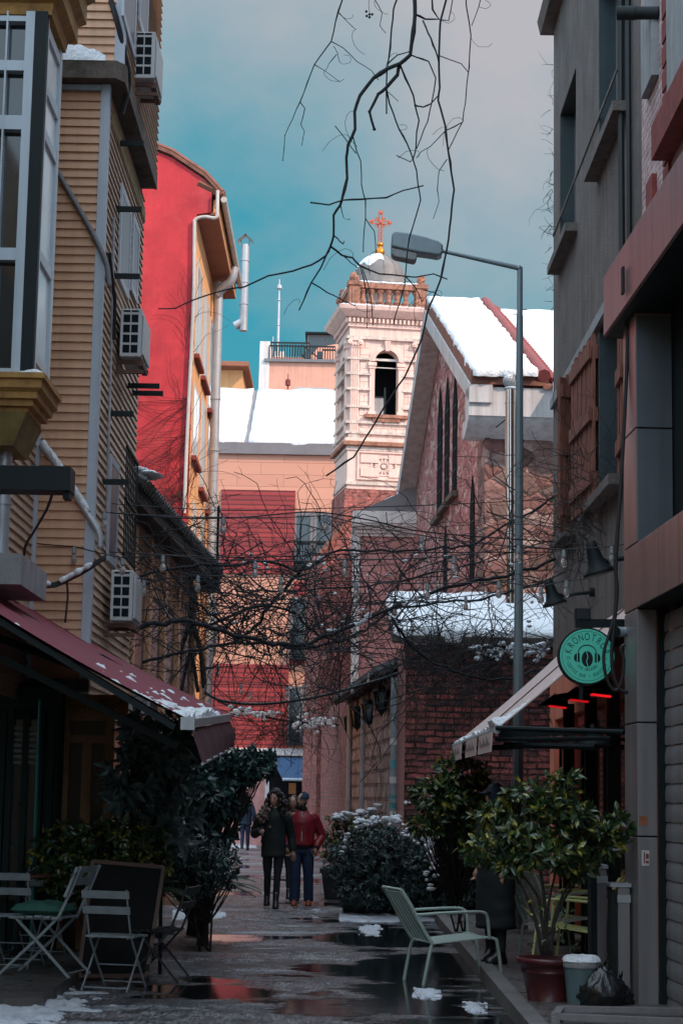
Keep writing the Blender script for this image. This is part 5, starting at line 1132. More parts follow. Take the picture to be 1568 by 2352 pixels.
mb = MB(); mb.beam(n1+V((0, 0, -.03)), f1+V((0, 0, -.03)), .09, .07); mb.obox(n1+V((-.05, -.02, -.08)), V((.11, 0, 0)), V((0, .05, 0)), V((0, 0, .1))); mb.build('front_bar', m_zinc, al)
mb = MB(); vs = []
NV = 16
for j in range(NV+1):
    p = n1.lerp(f1, j/NV)+V((.03, 0, -.07)); w_ = .02*math.sin(j*2.1); vs += [p, p+V((.05+w_, 0, -.13)), p+V((.10-.07*j/NV+w_, 0, -.27+.0*j))]
mb.add(vs, [(3*j+k, 3*j+3+k, 3*j+4+k, 3*j+1+k) for j in range(NV) for k in range(2)]); mb.build('valance', mat('burgundy_valance', (.07, .010, .018), .8, .25, 3, .3), al, 'all')
mb = MB(); q = [n1.lerp(f1, j/NV)+V((.13-.07*j/NV, 0, -.345)) for j in range(NV+1)]; mb.tube([p+V((0, 0, .0)) for p in q], .012, 6); mb.build('valance_hem', m_zinc, al)
for y_, k in ((.06, 0), (.94, 1)):
    e = n1.lerp(f1, y_); w0 = n0.lerp(f0, y_); el = e.lerp(w0, .5)+V((0, .9 if k == 0 else -.9, -.12))
    mb = MB(); mb.beam(e+V((-.05, 0, -.1)), el, .045, .05); mb.beam(el, w0+V((0, 0, -.35)), .05, .06); mb.build('folding_arm', m_dark, al)
mb = MB(); mb.beam(n0+V((.0, 0.03, -.07)), n1+V((-.1, .05, -.06)), .04, .05); mb.beam(n0+V((.0, .6, -.42)), n1+V((-.1, .4, -.2)), .05, .06); mb.build('rafter', m_dark, al)
mb = MB(); mb.tube([n0+V((.05, -.3, .02)), f0+V((.05, .3, .02))], .07, 10); mb.build('roller', m_dark, al)
snowfield('snow', lambda u, v: n0.lerp(n1, u).lerp(f0.lerp(f1, u), v)+V((0, 0, .004-.05*math.sin(math.pi*u))), (.5, 0, .86), 150, 150,
  lambda u, v, p: (fbm(p, 5.5, 4)*.12-.055+.034*max(0, (u-.55)/.45)+.075*math.exp(-((1-u)/.05)**2)*math.exp(-((v-.45)/.33)**2)-.03*(v > .8))*(1 if u > .3 else 0)-.012*(u > .995), 'melting snow lumps scattered on the burgundy awning')
# ================================================================ RIGHT AWNING (cream)
ar = thing('cream_awning', 'cream canvas awning sloping over the coffee shop terrace, snow along its lower edge', 'awning', aY(1140, 1672, 17.2))
N1, F1 = aY(1140, 1672, 17.2), aY(1043, 1710, 23.6)
sl_ = .89
def upw(p, X): return p+V((X-p.x, 0, (X-p.x)*sl_))
N0, F0 = upw(N1, XG-.02), upw(F1, XG-.02)
mb = MB(); vs = []; NU, NV = 10, 12
for i in range(NU+1):
    for j in range(NV+1): vs.append(N0.lerp(N1, i/NU).lerp(F0.lerp(F1, i/NU), j/NV)-V((0, 0, .03*math.sin(math.pi*i/NU))))
K = len(vs); mb.add(vs+[v-th for v in vs], [(i*(NV+1)+j, (i+1)*(NV+1)+j, (i+1)*(NV+1)+j+1, i*(NV+1)+j+1) for i in range(NU) for j in range(NV)]+[(K+i*(NV+1)+j+1, K+(i+1)*(NV+1)+j+1, K+(i+1)*(NV+1)+j, K+i*(NV+1)+j) for i in range(NU) for j in range(NV)]+[(i*(NV+1), K+i*(NV+1), K+(i+1)*(NV+1), (i+1)*(NV+1)) for i in range(NU)])
mb.build('canvas', m_awnw, ar, 'all')
mb = MB()
for t_ in (.30, .31): mb.tube([N0.lerp(F0, t_)+V((0, 0, .006)), N1.lerp(F1, t_)+V((0, 0, .006))], .006, 4)
mb.build('seam', m_rust, ar)
mb = MB(); mb.tube([N1+V((0, 0, -.02)), F1+V((0, 0, -.02))], .035, 8); mb.build('front_bar', m_conc, ar)
mb = MB(); mb.beam(N1+V((.03, .1, -.05)), V((XG, N1.y+.2, N1.z+.02)), .05, .06); mb.build('folding_arm', m_dark, ar); mb = MB(); mb.beam(F1+V((.03, -.1, -.05)), V((XG, F1.y-.2, F1.z+.02)), .05, .06); mb.build('folding_arm', m_dark, ar)
for j, (a_, b_) in enumerate(((.0, .26), (.31, .56), (.68, .95))):
    p, q = N1.lerp(F1, a_), N1.lerp(F1, b_); mb = MB(); mb.hexa([p+V((-.05, 0, -.21)), q+V((-.05, 0, -.21)), q+V((-.044, 0, -.21)), p+V((-.044, 0, -.21)), p+V((-.04, 0, -.03)), q+V((-.04, 0, -.03)), q+V((-.034, 0, -.03)), p+V((-.034, 0, -.03))]); vl = mb.build('valance', m_awnw, ar)
    mb = MB(); d_ = (q-p)
    for k in range(9):
        s0 = p+d_*(.12+.085*k)+V((-.0555, 0, -.15)); mb.obox(s0, d_*.03, V((.002, 0, 0)), V((0, 0, .03+.05*((k*7) % 3)/2)))
    mb.build('printed_mark', m_iron, vl)
snowfield('snow', lambda u, v: N0.lerp(N1, .55+.45*u).lerp(F0.lerp(F1, .55+.45*u), v)+V((0, 0, .003-.03*math.sin(math.pi*(.55+.45*u)))), (-.66, 0, .75), 70, 130,
  lambda u, v, p: .055*max(0, (u-.80)/.2)+.10*max(0, u-.25)*max(0, 1-v/.22)+fbm(p, 6, 4)*.07-.035, 'crust of snow sliding off the lower edge of the cream awning')
# ================================================================ ROUND SIGN
YS = 16.25
sc_ = aY(1345.5, 1508, YS); rs = aY(1345.5+66, 1508, YS).x-sc_.x
sg = thing('round_sign', 'round teal coffee bar sign with black rim and headphone coffee bean emblem', 'sign', sc_)
mb = MB(); mb.lathe((0, 0, 0), [(rs, -.05), (rs, .05)], 48, 'y'); mb.build('rim', m_dark, sg, True, True)
mb = MB(); mb.lathe((0, 0, 0), [(rs*.94, -.056), (rs*.94, -.04)], 48, 'y')
mm, nn_, bb = newmat('teal_sign_face'); bb.inputs['Base Color'].default_value = (.045, .33, .26, 1); bb.inputs['Roughness'].default_value = .4; bb.inputs['Emission Color'].default_value = (.04, .36, .27, 1); bb.inputs['Emission Strength'].default_value = .28
face = mb.build('face', mm, sg, True, True)
def ringq(mb, r0, r1, y, n=48):
    vs = []
    for k in range(n): a = 2*math.pi*k/n; vs += [(r0*math.cos(a), y, r0*math.sin(a)), (r1*math.cos(a), y, r1*math.sin(a))]
    mb.add(vs, [(2*k, 2*((k+1) % n), 2*((k+1) % n)+1, 2*k+1) for k in range(n)])
yf = -.0575
mb = MB(); ringq(mb, rs*.855, rs*.87, yf)
def glyph(mb, ch_, size, x, z, rot, sx=.8):
    cu = bpy.data.curves.new('t', 'FONT'); cu.body = ch_; cu.size = size; cu.align_x = 'CENTER'; cu.align_y = 'CENTER'; ob_ = bpy.data.objects.new('t', cu); me = bpy.data.meshes.new_from_object(ob_)
    c, s = math.cos(rot), math.sin(rot); vs = []
    for v in me.vertices: a, b_ = v.co.x*sx, v.co.y; vs.append((x+a*c-b_*s, yf, z+a*s+b_*c))
    if vs: mb.add(vs, [tuple(p.vertices) for p in me.polygons])
    bpy.data.objects.remove(ob_); bpy.data.curves.remove(cu); bpy.data.meshes.remove(me)
def arc(mb, txt, rad_, a0, a1, size, top=True, sx=.8):
    for i, c in enumerate(txt):
        a = R(a0+(a1-a0)*i/(len(txt)-1)); glyph(mb, c, size, rad_*math.cos(a), rad_*math.sin(a), a-math.pi/2 if top else a+math.pi/2, sx)
arc(mb, 'KRONOTROP', rs*.66, 166, 14, rs*.36, True, .66); arc(mb, 'COFFEE BAR + ROASTERY', rs*.70, 203, 337, rs*.17, False, .72); arc(mb, 'STAY GROUNDED', rs*.47, 228, 312, rs*.135, False, .8)
glyph(mb, "2'0", rs*.15, -rs*.66, -rs*.08, 0); glyph(mb, "_", rs*.15, -rs*.66, -rs*.12, 0); glyph(mb, "2", rs*.13, rs*.66, -rs*.08, 0)
mb.build('lettering', m_dark, face, False, True)
mb = MB(); 
def ell(cx_, cz_, a, b_, n=28): mb.add([(cx_+a*math.cos(2*math.pi*k/n), yf-.001, cz_+b_*math.sin(2*math.pi*k/n)) for k in range(n)], [tuple(range(n))])
ell(0, -.10*rs, .195*rs, .275*rs)
for sx in (-1, 1):
    mb.add([(sx*x*rs, yf-.001, z*rs) for x, z in ((.26, .10), (.33, .10), (.33, -.22), (.26, -.22))], [(0, 1, 2, 3)])
    mb.add([(sx*(.36+.10*math.cos(t))*rs, yf-.001, (-.06+.15*math.sin(t))*rs) for t in [-1.57+.3927*k for k in range(9)]], [tuple(range(9))])
vs = []
for k in range(17): a = math.pi*k/16; vs += [(.30*rs*math.cos(a), yf-.001, (.10+.26*math.sin(a))*rs), (.33*rs*math.cos(a), yf-.001, (.10+.30*math.sin(a))*rs)]
mb.add(vs, [(2*k, 2*k+2, 2*k+3, 2*k+1) for k in range(16)]); mb.build('bean_emblem', m_dark, face, False, True)
mb = MB(); pts = [(.02*math.sin(t*5)*rs, -.10*rs+.27*rs*t) for t in [-1+k/8 for k in range(17)]]
vs = []
for x, z in pts: vs += [(x-.014*rs, yf-.002, z), (x+.014*rs, yf-.002, z)]
mb.add(vs, [(2*k, 2*k+2, 2*k+3, 2*k+1) for k in range(16)]); mb.build('bean_crease', mm, face, False, True)
b0 = aY(1320, 1440, YS); b1 = aY(1434, 1440, YS)
mb = MB(); mb.beam(b0+V((0, 0, .03)), b1+V((.05, 0, .03)), .05, .07); mb.box(sc_.x-.02, sc_.x+.02, YS-.02, YS+.02, sc_.z+rs-.01, b0.z); mb.box(sc_.x-.06, sc_.x-.03, YS-.02, YS+.02, sc_.z-rs-.12, sc_.z-rs+.01); mb.build('bracket', m_dark, sg)
p = aY(1337, 1412, YS); fldl = thing('flood_light', 'small black flood light box standing on the round sign bracket', 'flood light', p); mb = MB(); mb.box(p.x-.065, p.x+.065, YS-.03, YS+.06, p.z-.05, p.z+.055); o = mb.build('housing', m_dark, fldl); bevel(o, .008); mb = MB(); mb.box(p.x-.055, p.x+.055, YS-.034, YS-.0305, p.z-.04, p.z+.045); mb.build('glass', m_glass, o)
mb = MB(); mb.box(p.x-.05, p.x-.03, YS, YS+.02, p.z-.07, p.z-.04); mb.build('foot', m_dark, fldl)
# black flood light hanging under the canopy
p = aY(1455, 778, 15.9); t = thing('canopy_flood_light', 'black square flood light hanging under the metal canopy corner', 'flood light', p); mb = MB(); mb.box(p.x-.07, p.x+.2, 15.85, 15.95, p.z-.09, p.z+.06); o = mb.build('housing', m_iron, t); bevel(o, .01); mb = MB(); mb.box(p.x-.05, p.x+.18, 15.84, 15.849, p.z-.07, p.z+.04); mb.build('glass', m_glass, o); mb = MB(); mb.tube([p+V((-.04, .0, .05)), p+V((-.05, 0, .25))], .012, 5); mb.build('stem', m_iron, t)
# security camera
p = aY(1424, 1450, 15.9); t = thing('security_camera', 'white bullet security camera on the metal pillar beside the round sign', 'camera', p)
mb = MB(); mb.tube([p+V((-.045, -.04, -.01)), p+V((.05, .05, .0))], [.045, .04], 14); mb.build('body', m_pvc, t, True); mb = MB(); mb.tube([p+V((-.048, -.043, -.01)), p+V((-.040, -.036, -.01))], [.046, .046], 14); mb.build('lens', m_dark, t, True); mb = MB(); mb.tube(curve([p+V((.04, .04, 0)), p+V((.08, .06, -.01)), p+V((.10, .07, .0))]), .014, 8); mb.tube([p+V((.095, .07, -.03)), p+V((.11, .07, -.03))], .03, 10); mb.build('mount', m_pvc, t, True)
# bell shaped lamps on the wall
def bell_lamp(px, py, d, label, k=1.):
    p = aY(px, py, d); t = thing('bell_lamp', label, 'lamp', p, 0, 'bell shaped wall lamps'); M_ = Matrix.Rotation(R(-16), 3, 'Y') 
    mb = MB(); mb.lathe((0, 0, 0), [(.0, .16*k), (.045*k, .155*k), (.055*k, .10*k), (.07*k, .0), (.095*k, -.08*k), (.14*k, -.12*k), (.145*k, -.14*k), (.12*k, -.145*k)], 18); mb.v = [tuple(M_ @ V(q)) for q in mb.v]; mb.build('shade', m_dark, t, 'all', True)
    mb = MB(); e = XG-p.x; mb.tube(curve([(0.04*k, 0, .0), (.15, .02, -.03), (e*.6, .02, .0), (e, .03, .02)]), .022*k, 7); mb.tube([(e-.06, .03, .02), (e, .03, .02)], .055, 10); mb.build('arm', m_dark, t, True, True)
bell_lamp(1366, 1283, 19.2, 'black bell shaped wall lamp nearest the metal pillar', 1.15); bell_lamp(1266, 1362, 22.0, 'black bell shaped wall lamp above the left end of the cream awning', 1.0)
# thick black cable loop by the sign
cb = MB(); cb.tube(curve([aY(*t, 15.75) for t in ((1436, 600), (1440, 760), (1436, 900), (1428, 1060), (1420, 1180), (1412, 1290), (1416, 1360), (1409, 1440), (1404, 1500), (1408, 1550), (1420, 1580), (1440, 1592))]), .016, 7)
cb.tube(curve([aY(*t, 15.75) for t in ((1420, 1180), (1414, 1300), (1412, 1400), (1400, 1450), (1386, 1500), (1390, 1550), (1408, 1585), (1425, 1570), (1432, 1520), (1425, 1490), (1434, 1480))]), .014, 7)
tag(cb.build('cable', m_rope, None, 'all'), 'thick black cable hanging in a loop across the round sign', 'cable')
# ================================================================ HANGING BARE VINE (top)
YV = 10.0
hv = thing('hanging_vine', 'leafless vine hanging from above against the sky in front of the tower', 'vine', aY(950, -330, YV))
c2 = lambda x, y: (516.8+x*.3662, y*.3662)
VT = [
 (9, 3, [(740, -300), (745, -40), (710, 70), (665, 260), (560, 405), (470, 640), (375, 850), (362, 1005)]), (5, 3, [(665, 260), (740, 300), (825, 385), (920, 445), (960, 500)]), (4, 2, [(560, 405), (620, 440), (720, 515)]), (5, 3, [(470, 640), (500, 680), (475, 780), (498, 825), (482, 910)]),
 (24, 11, [(1190, -500), (1185, -40), (1190, 90), (1180, 200), (1160, 345), (1095, 400), (1020, 430), (930, 490), (845, 600), (812, 700), (815, 810), (770, 910), (760, 990), (765, 1120), (735, 1240), (720, 1290), (680, 1350), (680, 1480), (660, 1545)]),
 (20, 12, [(1095, 400), (1080, 470), (1010, 550), (960, 590), (905, 700), (935, 810)]), (8, 6, [(1010, 550), (1030, 650), (1090, 810), (1140, 900), (1175, 990), (1200, 1070), (1210, 1165), (1225, 1255), (1155, 1490), (1140, 1600), (1125, 1790), (1055, 2030)]),
 (9, 6, [(1095, 400), (1130, 490), (1180, 600), (1190, 660), (1215, 755), (1200, 830), (1195, 930), (1180, 990)]),
 (10, 8, [(1385, -200), (1385, 0), (1350, 130), (1345, 200), (1340, 350), (1345, 550), (1335, 630), (1380, 790), (1400, 960), (1435, 1190), (1415, 1370), (1390, 1560), (1352, 1748), (1268, 1958), (1232, 2128), (1124, 2367), (1017, 2525), (806, 2867), (637, 2982)]),
 (7, 5, [(1500, -200), (1510, 0), (1515, 60), (1540, 220), (1530, 390), (1525, 450), (1510, 590), (1490, 760), (1420, 900), (1400, 940)]), (6, 5, [(1440, -200), (1425, 0), (1400, 130), (1350, 125)]), (9, 7, [(1190, 90), (1255, 120), (1340, 120), (1300, 60), (1290, -100)]), (9, 7, [(1240, 130), (1290, 240), (1320, 320), (1340, 400)]),
 (7, 5, [(1165, 345), (1275, 385), (1320, 490), (1295, 640), (1270, 760), (1200, 930)]), (8, 6, [(1190, 660), (1240, 672), (1290, 650), (1335, 600)]), (8, 6, [(535, 1270), (650, 1285), (740, 1255), (850, 1250), (1010, 1240), (1115, 1195), (1240, 1165)]),
 (6, 5, [(800, 850), (825, 950), (850, 1010), (855, 1160), (880, 1260), (880, 1370), (870, 1460), (866, 1580)]), (5, 4, [(880, 1370), (935, 1450), (945, 1580)]), (5, 4, [(690, 790), (775, 900), (820, 960)]), (5, 3, [(1390, 1000), (1340, 1075), (1330, 1190), (1340, 1265), (1305, 1370)]), (5, 3, [(1480, 770), (1380, 820), (1285, 920), (1230, 950), (1200, 990)]),
 (9, 7, [(1090, -200), (1075, 0), (1055, 60), (1035, 300), (1015, 430), (1010, 560), (1012, 710)]), (5, 3, [(940, -100), (940, 0), (985, 80), (970, 160), (1005, 205)]), (5, 4, [(1345, 350), (1410, 375), (1480, 400), (1525, 455)]), (7, 5, [(1020, 400), (1080, 345), (1150, 325)]), (4, 2, [(715, 80), (770, 140), (820, 185)]), (4, 3, [(680, 290), (705, 330), (718, 390)]), (4, 2, [(700, 340), (650, 400), (630, 440)]), (4, 3, [(1000, 560), (1085, 635)]), (5, 4, [(1075, 975), (1160, 1015), (1180, 990)]), (5, 4, [(1610, -60), (1590, 40), (1545, 160)]),
 (10, 6, [(660, 1545), (630, 1605), (540, 1662), (425, 1700), (270, 1730), (120, 1800), (10, 1816), (-205, 1884), (-308, 1933), (-412, 1936)]), (9, 6, [(660, 1545), (600, 1680), (541, 1772), (465, 1942)]), (7, 4, [(545, 1775), (640, 1835), (720, 1872), (810, 1915)]),
 (10, 5, [(660, 1545), (730, 1600), (798, 1616), (847, 1668), (967, 1718), (1131, 1733), (1197, 1738), (1306, 1718), (1388, 1750)]), (6, 4, [(847, 1668), (872, 1760), (892, 1898), (888, 2055)]), (6, 4, [(862, 1690), (902, 1808), (921, 1928), (927, 2037)]), (7, 5, [(685, 1480), (740, 1530), (745, 1515)]), (6, 4, [(1131, 1733), (1190, 1800), (1232, 1890)]), (5, 3, [(1250, 1820), (1310, 1835), (1350, 1860)]), (5, 3, [(725, 1290), (742, 1365)]), (5, 4, [(735, 1600), (790, 1650), (830, 1680)])]
stem = MB(); tw_ = MB(); rn = random.Random(3)
for wa, wb, pts in VT:
    off = rn.uniform(-.15, .15); P = [aY(*c2(*p), YV+off*(0 if i == 0 else 1)) for i, p in enumerate(pts)]; Q = []
    for a, b_ in zip(P, P[1:]):
        k = max(2, int((b_-a).length/.05))
        Q += [a.lerp(b_, i/k)+V((rn.uniform(-1, 1), rn.uniform(-1, 1), rn.uniform(-1, 1)))*.0022*(1 if i else 0) for i in range(k)]
    Q.append(P[-1]); m0 = len(Q); s_ = .3662*YV/4400*.5*1.4
    rr = [max(.0016, (wa+(wb-wa)*i/(m0-1))*s_*(1.0+(.35 if rn.random() < .10 else 0))) for i in range(m0)]
    (stem if wa >= 7 else tw_).tube(Q, rr, 6)
    if wa < 24:
        for a in P[1:]: tw_.ball(a, (wa+wb)/2*s_*1.05, None, None, 6, 5)
for i in range(26):
    wa, wb, pts = rn.choice(VT); p = rn.choice(pts[1:]); p = (p[0], min(p[1], 1900)); a = aY(*c2(*p), YV); ang = rn.uniform(0, 6.28); L = rn.uniform(.05, .13); Q = [a+V((math.cos(ang+.35*k)*L*k/5, rn.uniform(-.01, .01), math.sin(ang+.35*k)*L*k/5-.002*k*k)) for k in range(7)]; tw_.tube(Q, .0013, 4)
stem.build('stem', m_twig2, hv, 'all'); tw_.build('twigs', m_twig2, hv, 'all')
mb = MB()
for x, y in ((905, 90), (885, 72), (922, 90), (888, 100), (905, 108)): mb.ball(aY(*c2(x, y), YV), .0075, n=8, m=6)
mb.tube([aY(*c2(905, 80), YV), aY(*c2(900, 30), YV), aY(*c2(905, -60), YV), aY(*c2(940, -100), YV)], .0014, 4); mb.build('berries', m_twig2, hv, 'all')
mb = MB(); z_ = aY(950, -330, YV).z; mb.tube(sag((-4.2, YV, z_+.3), (3.2, YV, z_+.3), .25, 12), .012, 6); mb.build('support_wire', m_rope, hv)
# ================================================================ OVERHEAD VINE TANGLE
def px_path(pts, d, dj=0.): return [aY(x, y, d+dj*(i/(len(pts)-1)-.5)) for i, (x, y) in enumerate(pts)]
def wander(mb, p, ang, n_, step, r, rn, droop=.02, curl=.5, tilt=.25, sides=4):
    Q = [V(p)]; a = ang; yv = rn.uniform(-tilt, tilt); c = rn.gauss(0, .10)
    for i in range(n_):
        a += rn.gauss(0, curl)*(.9 if rn.random() < .35 else .25)+c*.8; d = V((math.cos(a), yv*.6, math.sin(a)-droop*i)); Q.append(Q[-1]+d*step)
    mb.tube(Q, [r*(1-.55*i/n_) for i in range(n_+1)], sides, False); return Q
stems = [
 ([(318, 1440), (380, 1432), (450, 1430), (560, 1465), (640, 1480), (700, 1478), (760, 1455), (850, 1420), (960, 1370), (1060, 1340), (1160, 1325), (1275, 1285)], 24, 2, .030),
 ([(300, 1330), (420, 1300), (520, 1300), (600, 1288), (700, 1310), (760, 1270), (900, 1265), (1000, 1260), (1090, 1245), (1200, 1185), (1275, 1140)], 25, 2, .020),
 ([(330, 1520), (420, 1500), (500, 1482), (610, 1475), (690, 1490), (790, 1470), (850, 1440), (905, 1400), (1000, 1385), (1130, 1370), (1270, 1330)], 26, 2, .022),
 ([(700, 1300), (677, 1329), (618, 1391), (593, 1435), (540, 1470)], 25, 1, .026), ([(480, 1440), (560, 1400), (620, 1390), (680, 1410), (720, 1450), (780, 1478)], 25, 1, .020),
 ([(330, 1240), (380, 1300), (450, 1380), (520, 1440), (600, 1500)], 24, 1, .018), ([(900, 1420), (960, 1500), (1040, 1540), (1150, 1560), (1270, 1530)], 26, 2, .020), ([(540, 1360), (700, 1355), (880, 1340), (1060, 1300), (1275, 1240)], 24, 2, .012)]
tg = []
for k, (lab, sub) in enumerate((('thick bare vine trained across the alley, snow on its sagging stem, among the light bulbs', (0, 3, 4, 5)), ('tangled bare vine crossing the alley higher up from the tiled eave to the grey wall', (1, 7)), ('bare vine crossing the alley behind the light bulbs, lowest of the overhead tangle', (2, 6)))):
    rn = random.Random(40+k); t = thing('overhead_vine', lab, 'vine', px_path(stems[sub[0]][0], 24)[0], 0, 'bare vines trained over the alley')
    mb = MB(); tw2 = MB(); paths = []
    for s_ in sub:
        pts, d, dj, r_ = stems[s_]; Q = curve(px_path(pts, d, dj), 5); Q = [q+V((rn.uniform(-1, 1), rn.uniform(-3, 3), rn.uniform(-1, 1)))*.02 for q in Q]; paths.append((Q, r_)); mb.tube(Q, [r_*(1-.3*i/len(Q)) for i in range(len(Q))], 7)
    mb.build('stem', m_twig2, t, 'all')
    for i in range(240 if k == 0 else 170):
        Q, r_ = rn.choice(paths); p = rn.choice(Q)+V((rn.gauss(0, .35), rn.gauss(0, .5), rn.gauss(0, .10)+abs(rn.gauss(0, .22))*(1 if rn.random() < .55 else -1)))
        W_ = wander(tw2, p, rn.choice((0, math.pi))+rn.gauss(0, .75), rn.randint(7, 15), rn.uniform(.08, .15), rn.uniform(.004, .0095), rn, .012, .62)
        for q in W_[2::3]:
            if rn.random() < .6: wander(tw2, q, rn.uniform(0, 6.28), rn.randint(2, 5), .06, .0035, rn, .01, .6, .3, 3)
    tw2.build('twigs', m_twig2, t)
# vines climbing the tiled house, the annex parapet, the grey wall, and low ones with snow
def vine_patch(name, label, n_, region, dfun, seed, r=(.003, .007), ln=(6, 13), step=(.06, .12), main=None, ang=None, droop=.015, m_=None, group=None):
    rn = random.Random(seed); x0, x1, y0, y1 = region; t = thing(name, label, 'vine', aY((x0+x1)/2, (y0+y1)/2, dfun((x0+x1)/2, (y0+y1)/2)), 0, group); mb = MB()
    for i in range(n_):
        x, y = rn.triangular(x0, x1), rn.triangular(y0, y1); d = dfun(x, y)+rn.uniform(-.15, .0)
        W_ = wander(mb, aY(x, y, d), rn.uniform(0, 6.28) if ang is None else ang+rn.gauss(0, .7), rn.randint(*ln), rn.uniform(*step), rn.uniform(*r), rn, droop, .5, .12)
        for q in W_[2::4]:
            if rn.random() < .5: wander(mb, q, rn.uniform(0, 6.28), rn.randint(2, 5), .05, r[0], rn, .01, .6, .1, 3)
    if not main:
        bpy.data.objects.remove(t); return tag(mb.build(name, m_ or m_twig), label, 'vine', group)
    mb.build('twigs', m_ or m_twig, t)
    if main:
        mb = MB()
        for pts, rr in main: mb.tube(curve([aY(x, y, dfun(x, y)-.05) for x, y in pts], 5), [rr*(1-.4*i/(len(pts)*5)) for i in range((len(pts)-1)*5+1)], 7)
        mb.build('stem', m_ or m_twig, t, 'all')
    return t
dl = lambda x, y: aX(x, y, lhX(29)+.28).y if x < 470 else 34.
vine_patch('climbing_vine', 'bare creeper smothering the front of the tiled house below its eave', 330, (310, 500, 1120, 1560), lambda x, y: max(24.0, min(33.6, (lhX(29)+.25)/((x-773)/4400))), 11, main=[([(470, 1580), (462, 1500), (440, 1420), (420, 1330), (380, 1250), (340, 1180)], .05), ([(455, 1590), (440, 1500), (410, 1420)], .035), ([(345, 1560), (350, 1400), (338, 1250)], .03)])
vine_patch('parapet_vine', 'brown bare creeper spilling over the snowy parapet of the brick annex', 300, (880, 1262, 1420, 1550), lambda x, y: 29.6, 12, (.003, .008), (7, 14), (.06, .11), None, -1.2, .03)
vine_patch('wall_creeper', 'thin bare creeper clinging round the wooden shutters of the grey building', 150, (1262, 1390, 1020, 1330), lambda x, y: min(26.2, (XG-.12)/((x-775)/4400)), 13, (.003, .006))
vine_patch('edge_creeper', 'wispy bare tendrils sticking out from the grey building corner against the sky', 44, (1262, 1274, 130, 760), lambda x, y: 26.45, 14, (.003, .005), (3, 6), (.03, .05), None, 3.6, .03)
vine_patch('low_creeper', 'low bare creeper with snow tufts hanging before the red louvres', 150, (500, 790, 1590, 1730), lambda x, y: 44., 15, (.004, .008), (6, 12), (.09, .16), [([(500, 1610), (580, 1640), (690, 1660), (790, 1665)], .03)], None, .03)
mb = MB(); rn = random.Random(16)
for i in range(58):
    x, y = rn.uniform(424, 437), rn.uniform(900, 1165); a0 = math.pi+rn.uniform(.15, .85)
    for q in wander(mb, aY(x, y, 34.96), a0, rn.randint(6, 15), .14, rn.uniform(.004, .007), rn, .0, .16, .0)[3::4]:
        if rn.random() < .5: wander(mb, q, a0+rn.uniform(-.6, .6), 5, .10, .004, rn, .0, .16, .0, 3)
for i in range(26): wander(mb, aY(rn.uniform(428, 440), rn.uniform(700, 1150), 34.95), rn.uniform(1.2, 1.9), 9, .12, .006, rn, .0, .35, .0)
tag(mb.build('gable_creeper', mat('red_twig', (.09, .016, .016), .9, .4, 9)), 'dry creeper fanning over the lower corner of the red gable wall', 'vine')
vine_patch('tower_creeper', 'dry creeper over the rough pink brick below the bell tower', 150, (700, 830, 1400, 1700), lambda x, y: 39.8 if x > 798 else 50, 17, (.004, .008), (6, 12), (.09, .16))
# snow on vines
mb = MB(); rn = random.Random(8)
def snowrun(pts, d, r_, k=8, dj=0.):
    Q = curve(px_path(pts, d, dj), k)
    for q in Q:
        if rn.random() < .8: mb.ball(q+V((0, 0, r_*.7)), r_*rn.uniform(1.0, 1.9), r_, r_*rn.uniform(.6, 1), 7, 5, .5, 7)
snowrun([(757, 1452), (785, 1452), (800, 1446)], 24.2, .03); snowrun([(808, 1440), (835, 1430), (848, 1414)], 24.2, .03); snowrun([(930, 1390), (960, 1372)], 24.3, .03); snowrun([(700, 1310), (740, 1280)], 25, .02)
for i in range(46): x = rn.uniform(1080, 1250); mb.ball(aY(x, 1495+rn.gauss(0, 10)+abs(x-1170)*.08, 29.5), rn.uniform(.03, .09), .05, rn.uniform(.02, .05), 7, 5, .5, 7)
for i in range(30): x = rn.uniform(525, 640); mb.ball(aY(x, 1632+(x-525)*.12+rn.gauss(0, 5), 43.9), rn.uniform(.04, .10), .05, rn.uniform(.03, .06), 7, 5, .5, 7)
for i in range(36): x = rn.uniform(665, 770); mb.ball(aY(x, 1660+rn.gauss(0, 8), 43.9), rn.uniform(.04, .10), .05, rn.uniform(.03, .06), 7, 5, .5, 7)
for i in range(40): mb.ball(aY(rn.uniform(540, 1230), rn.uniform(1270, 1450), 24.5), rn.uniform(.015, .04), .03, .02, 6, 5, .5, 7)
tag(mb.build('snow', m_snow, None, 'all'), 'clumps of snow caught on the bare vines over the alley', 'snow', None, 'stuff')
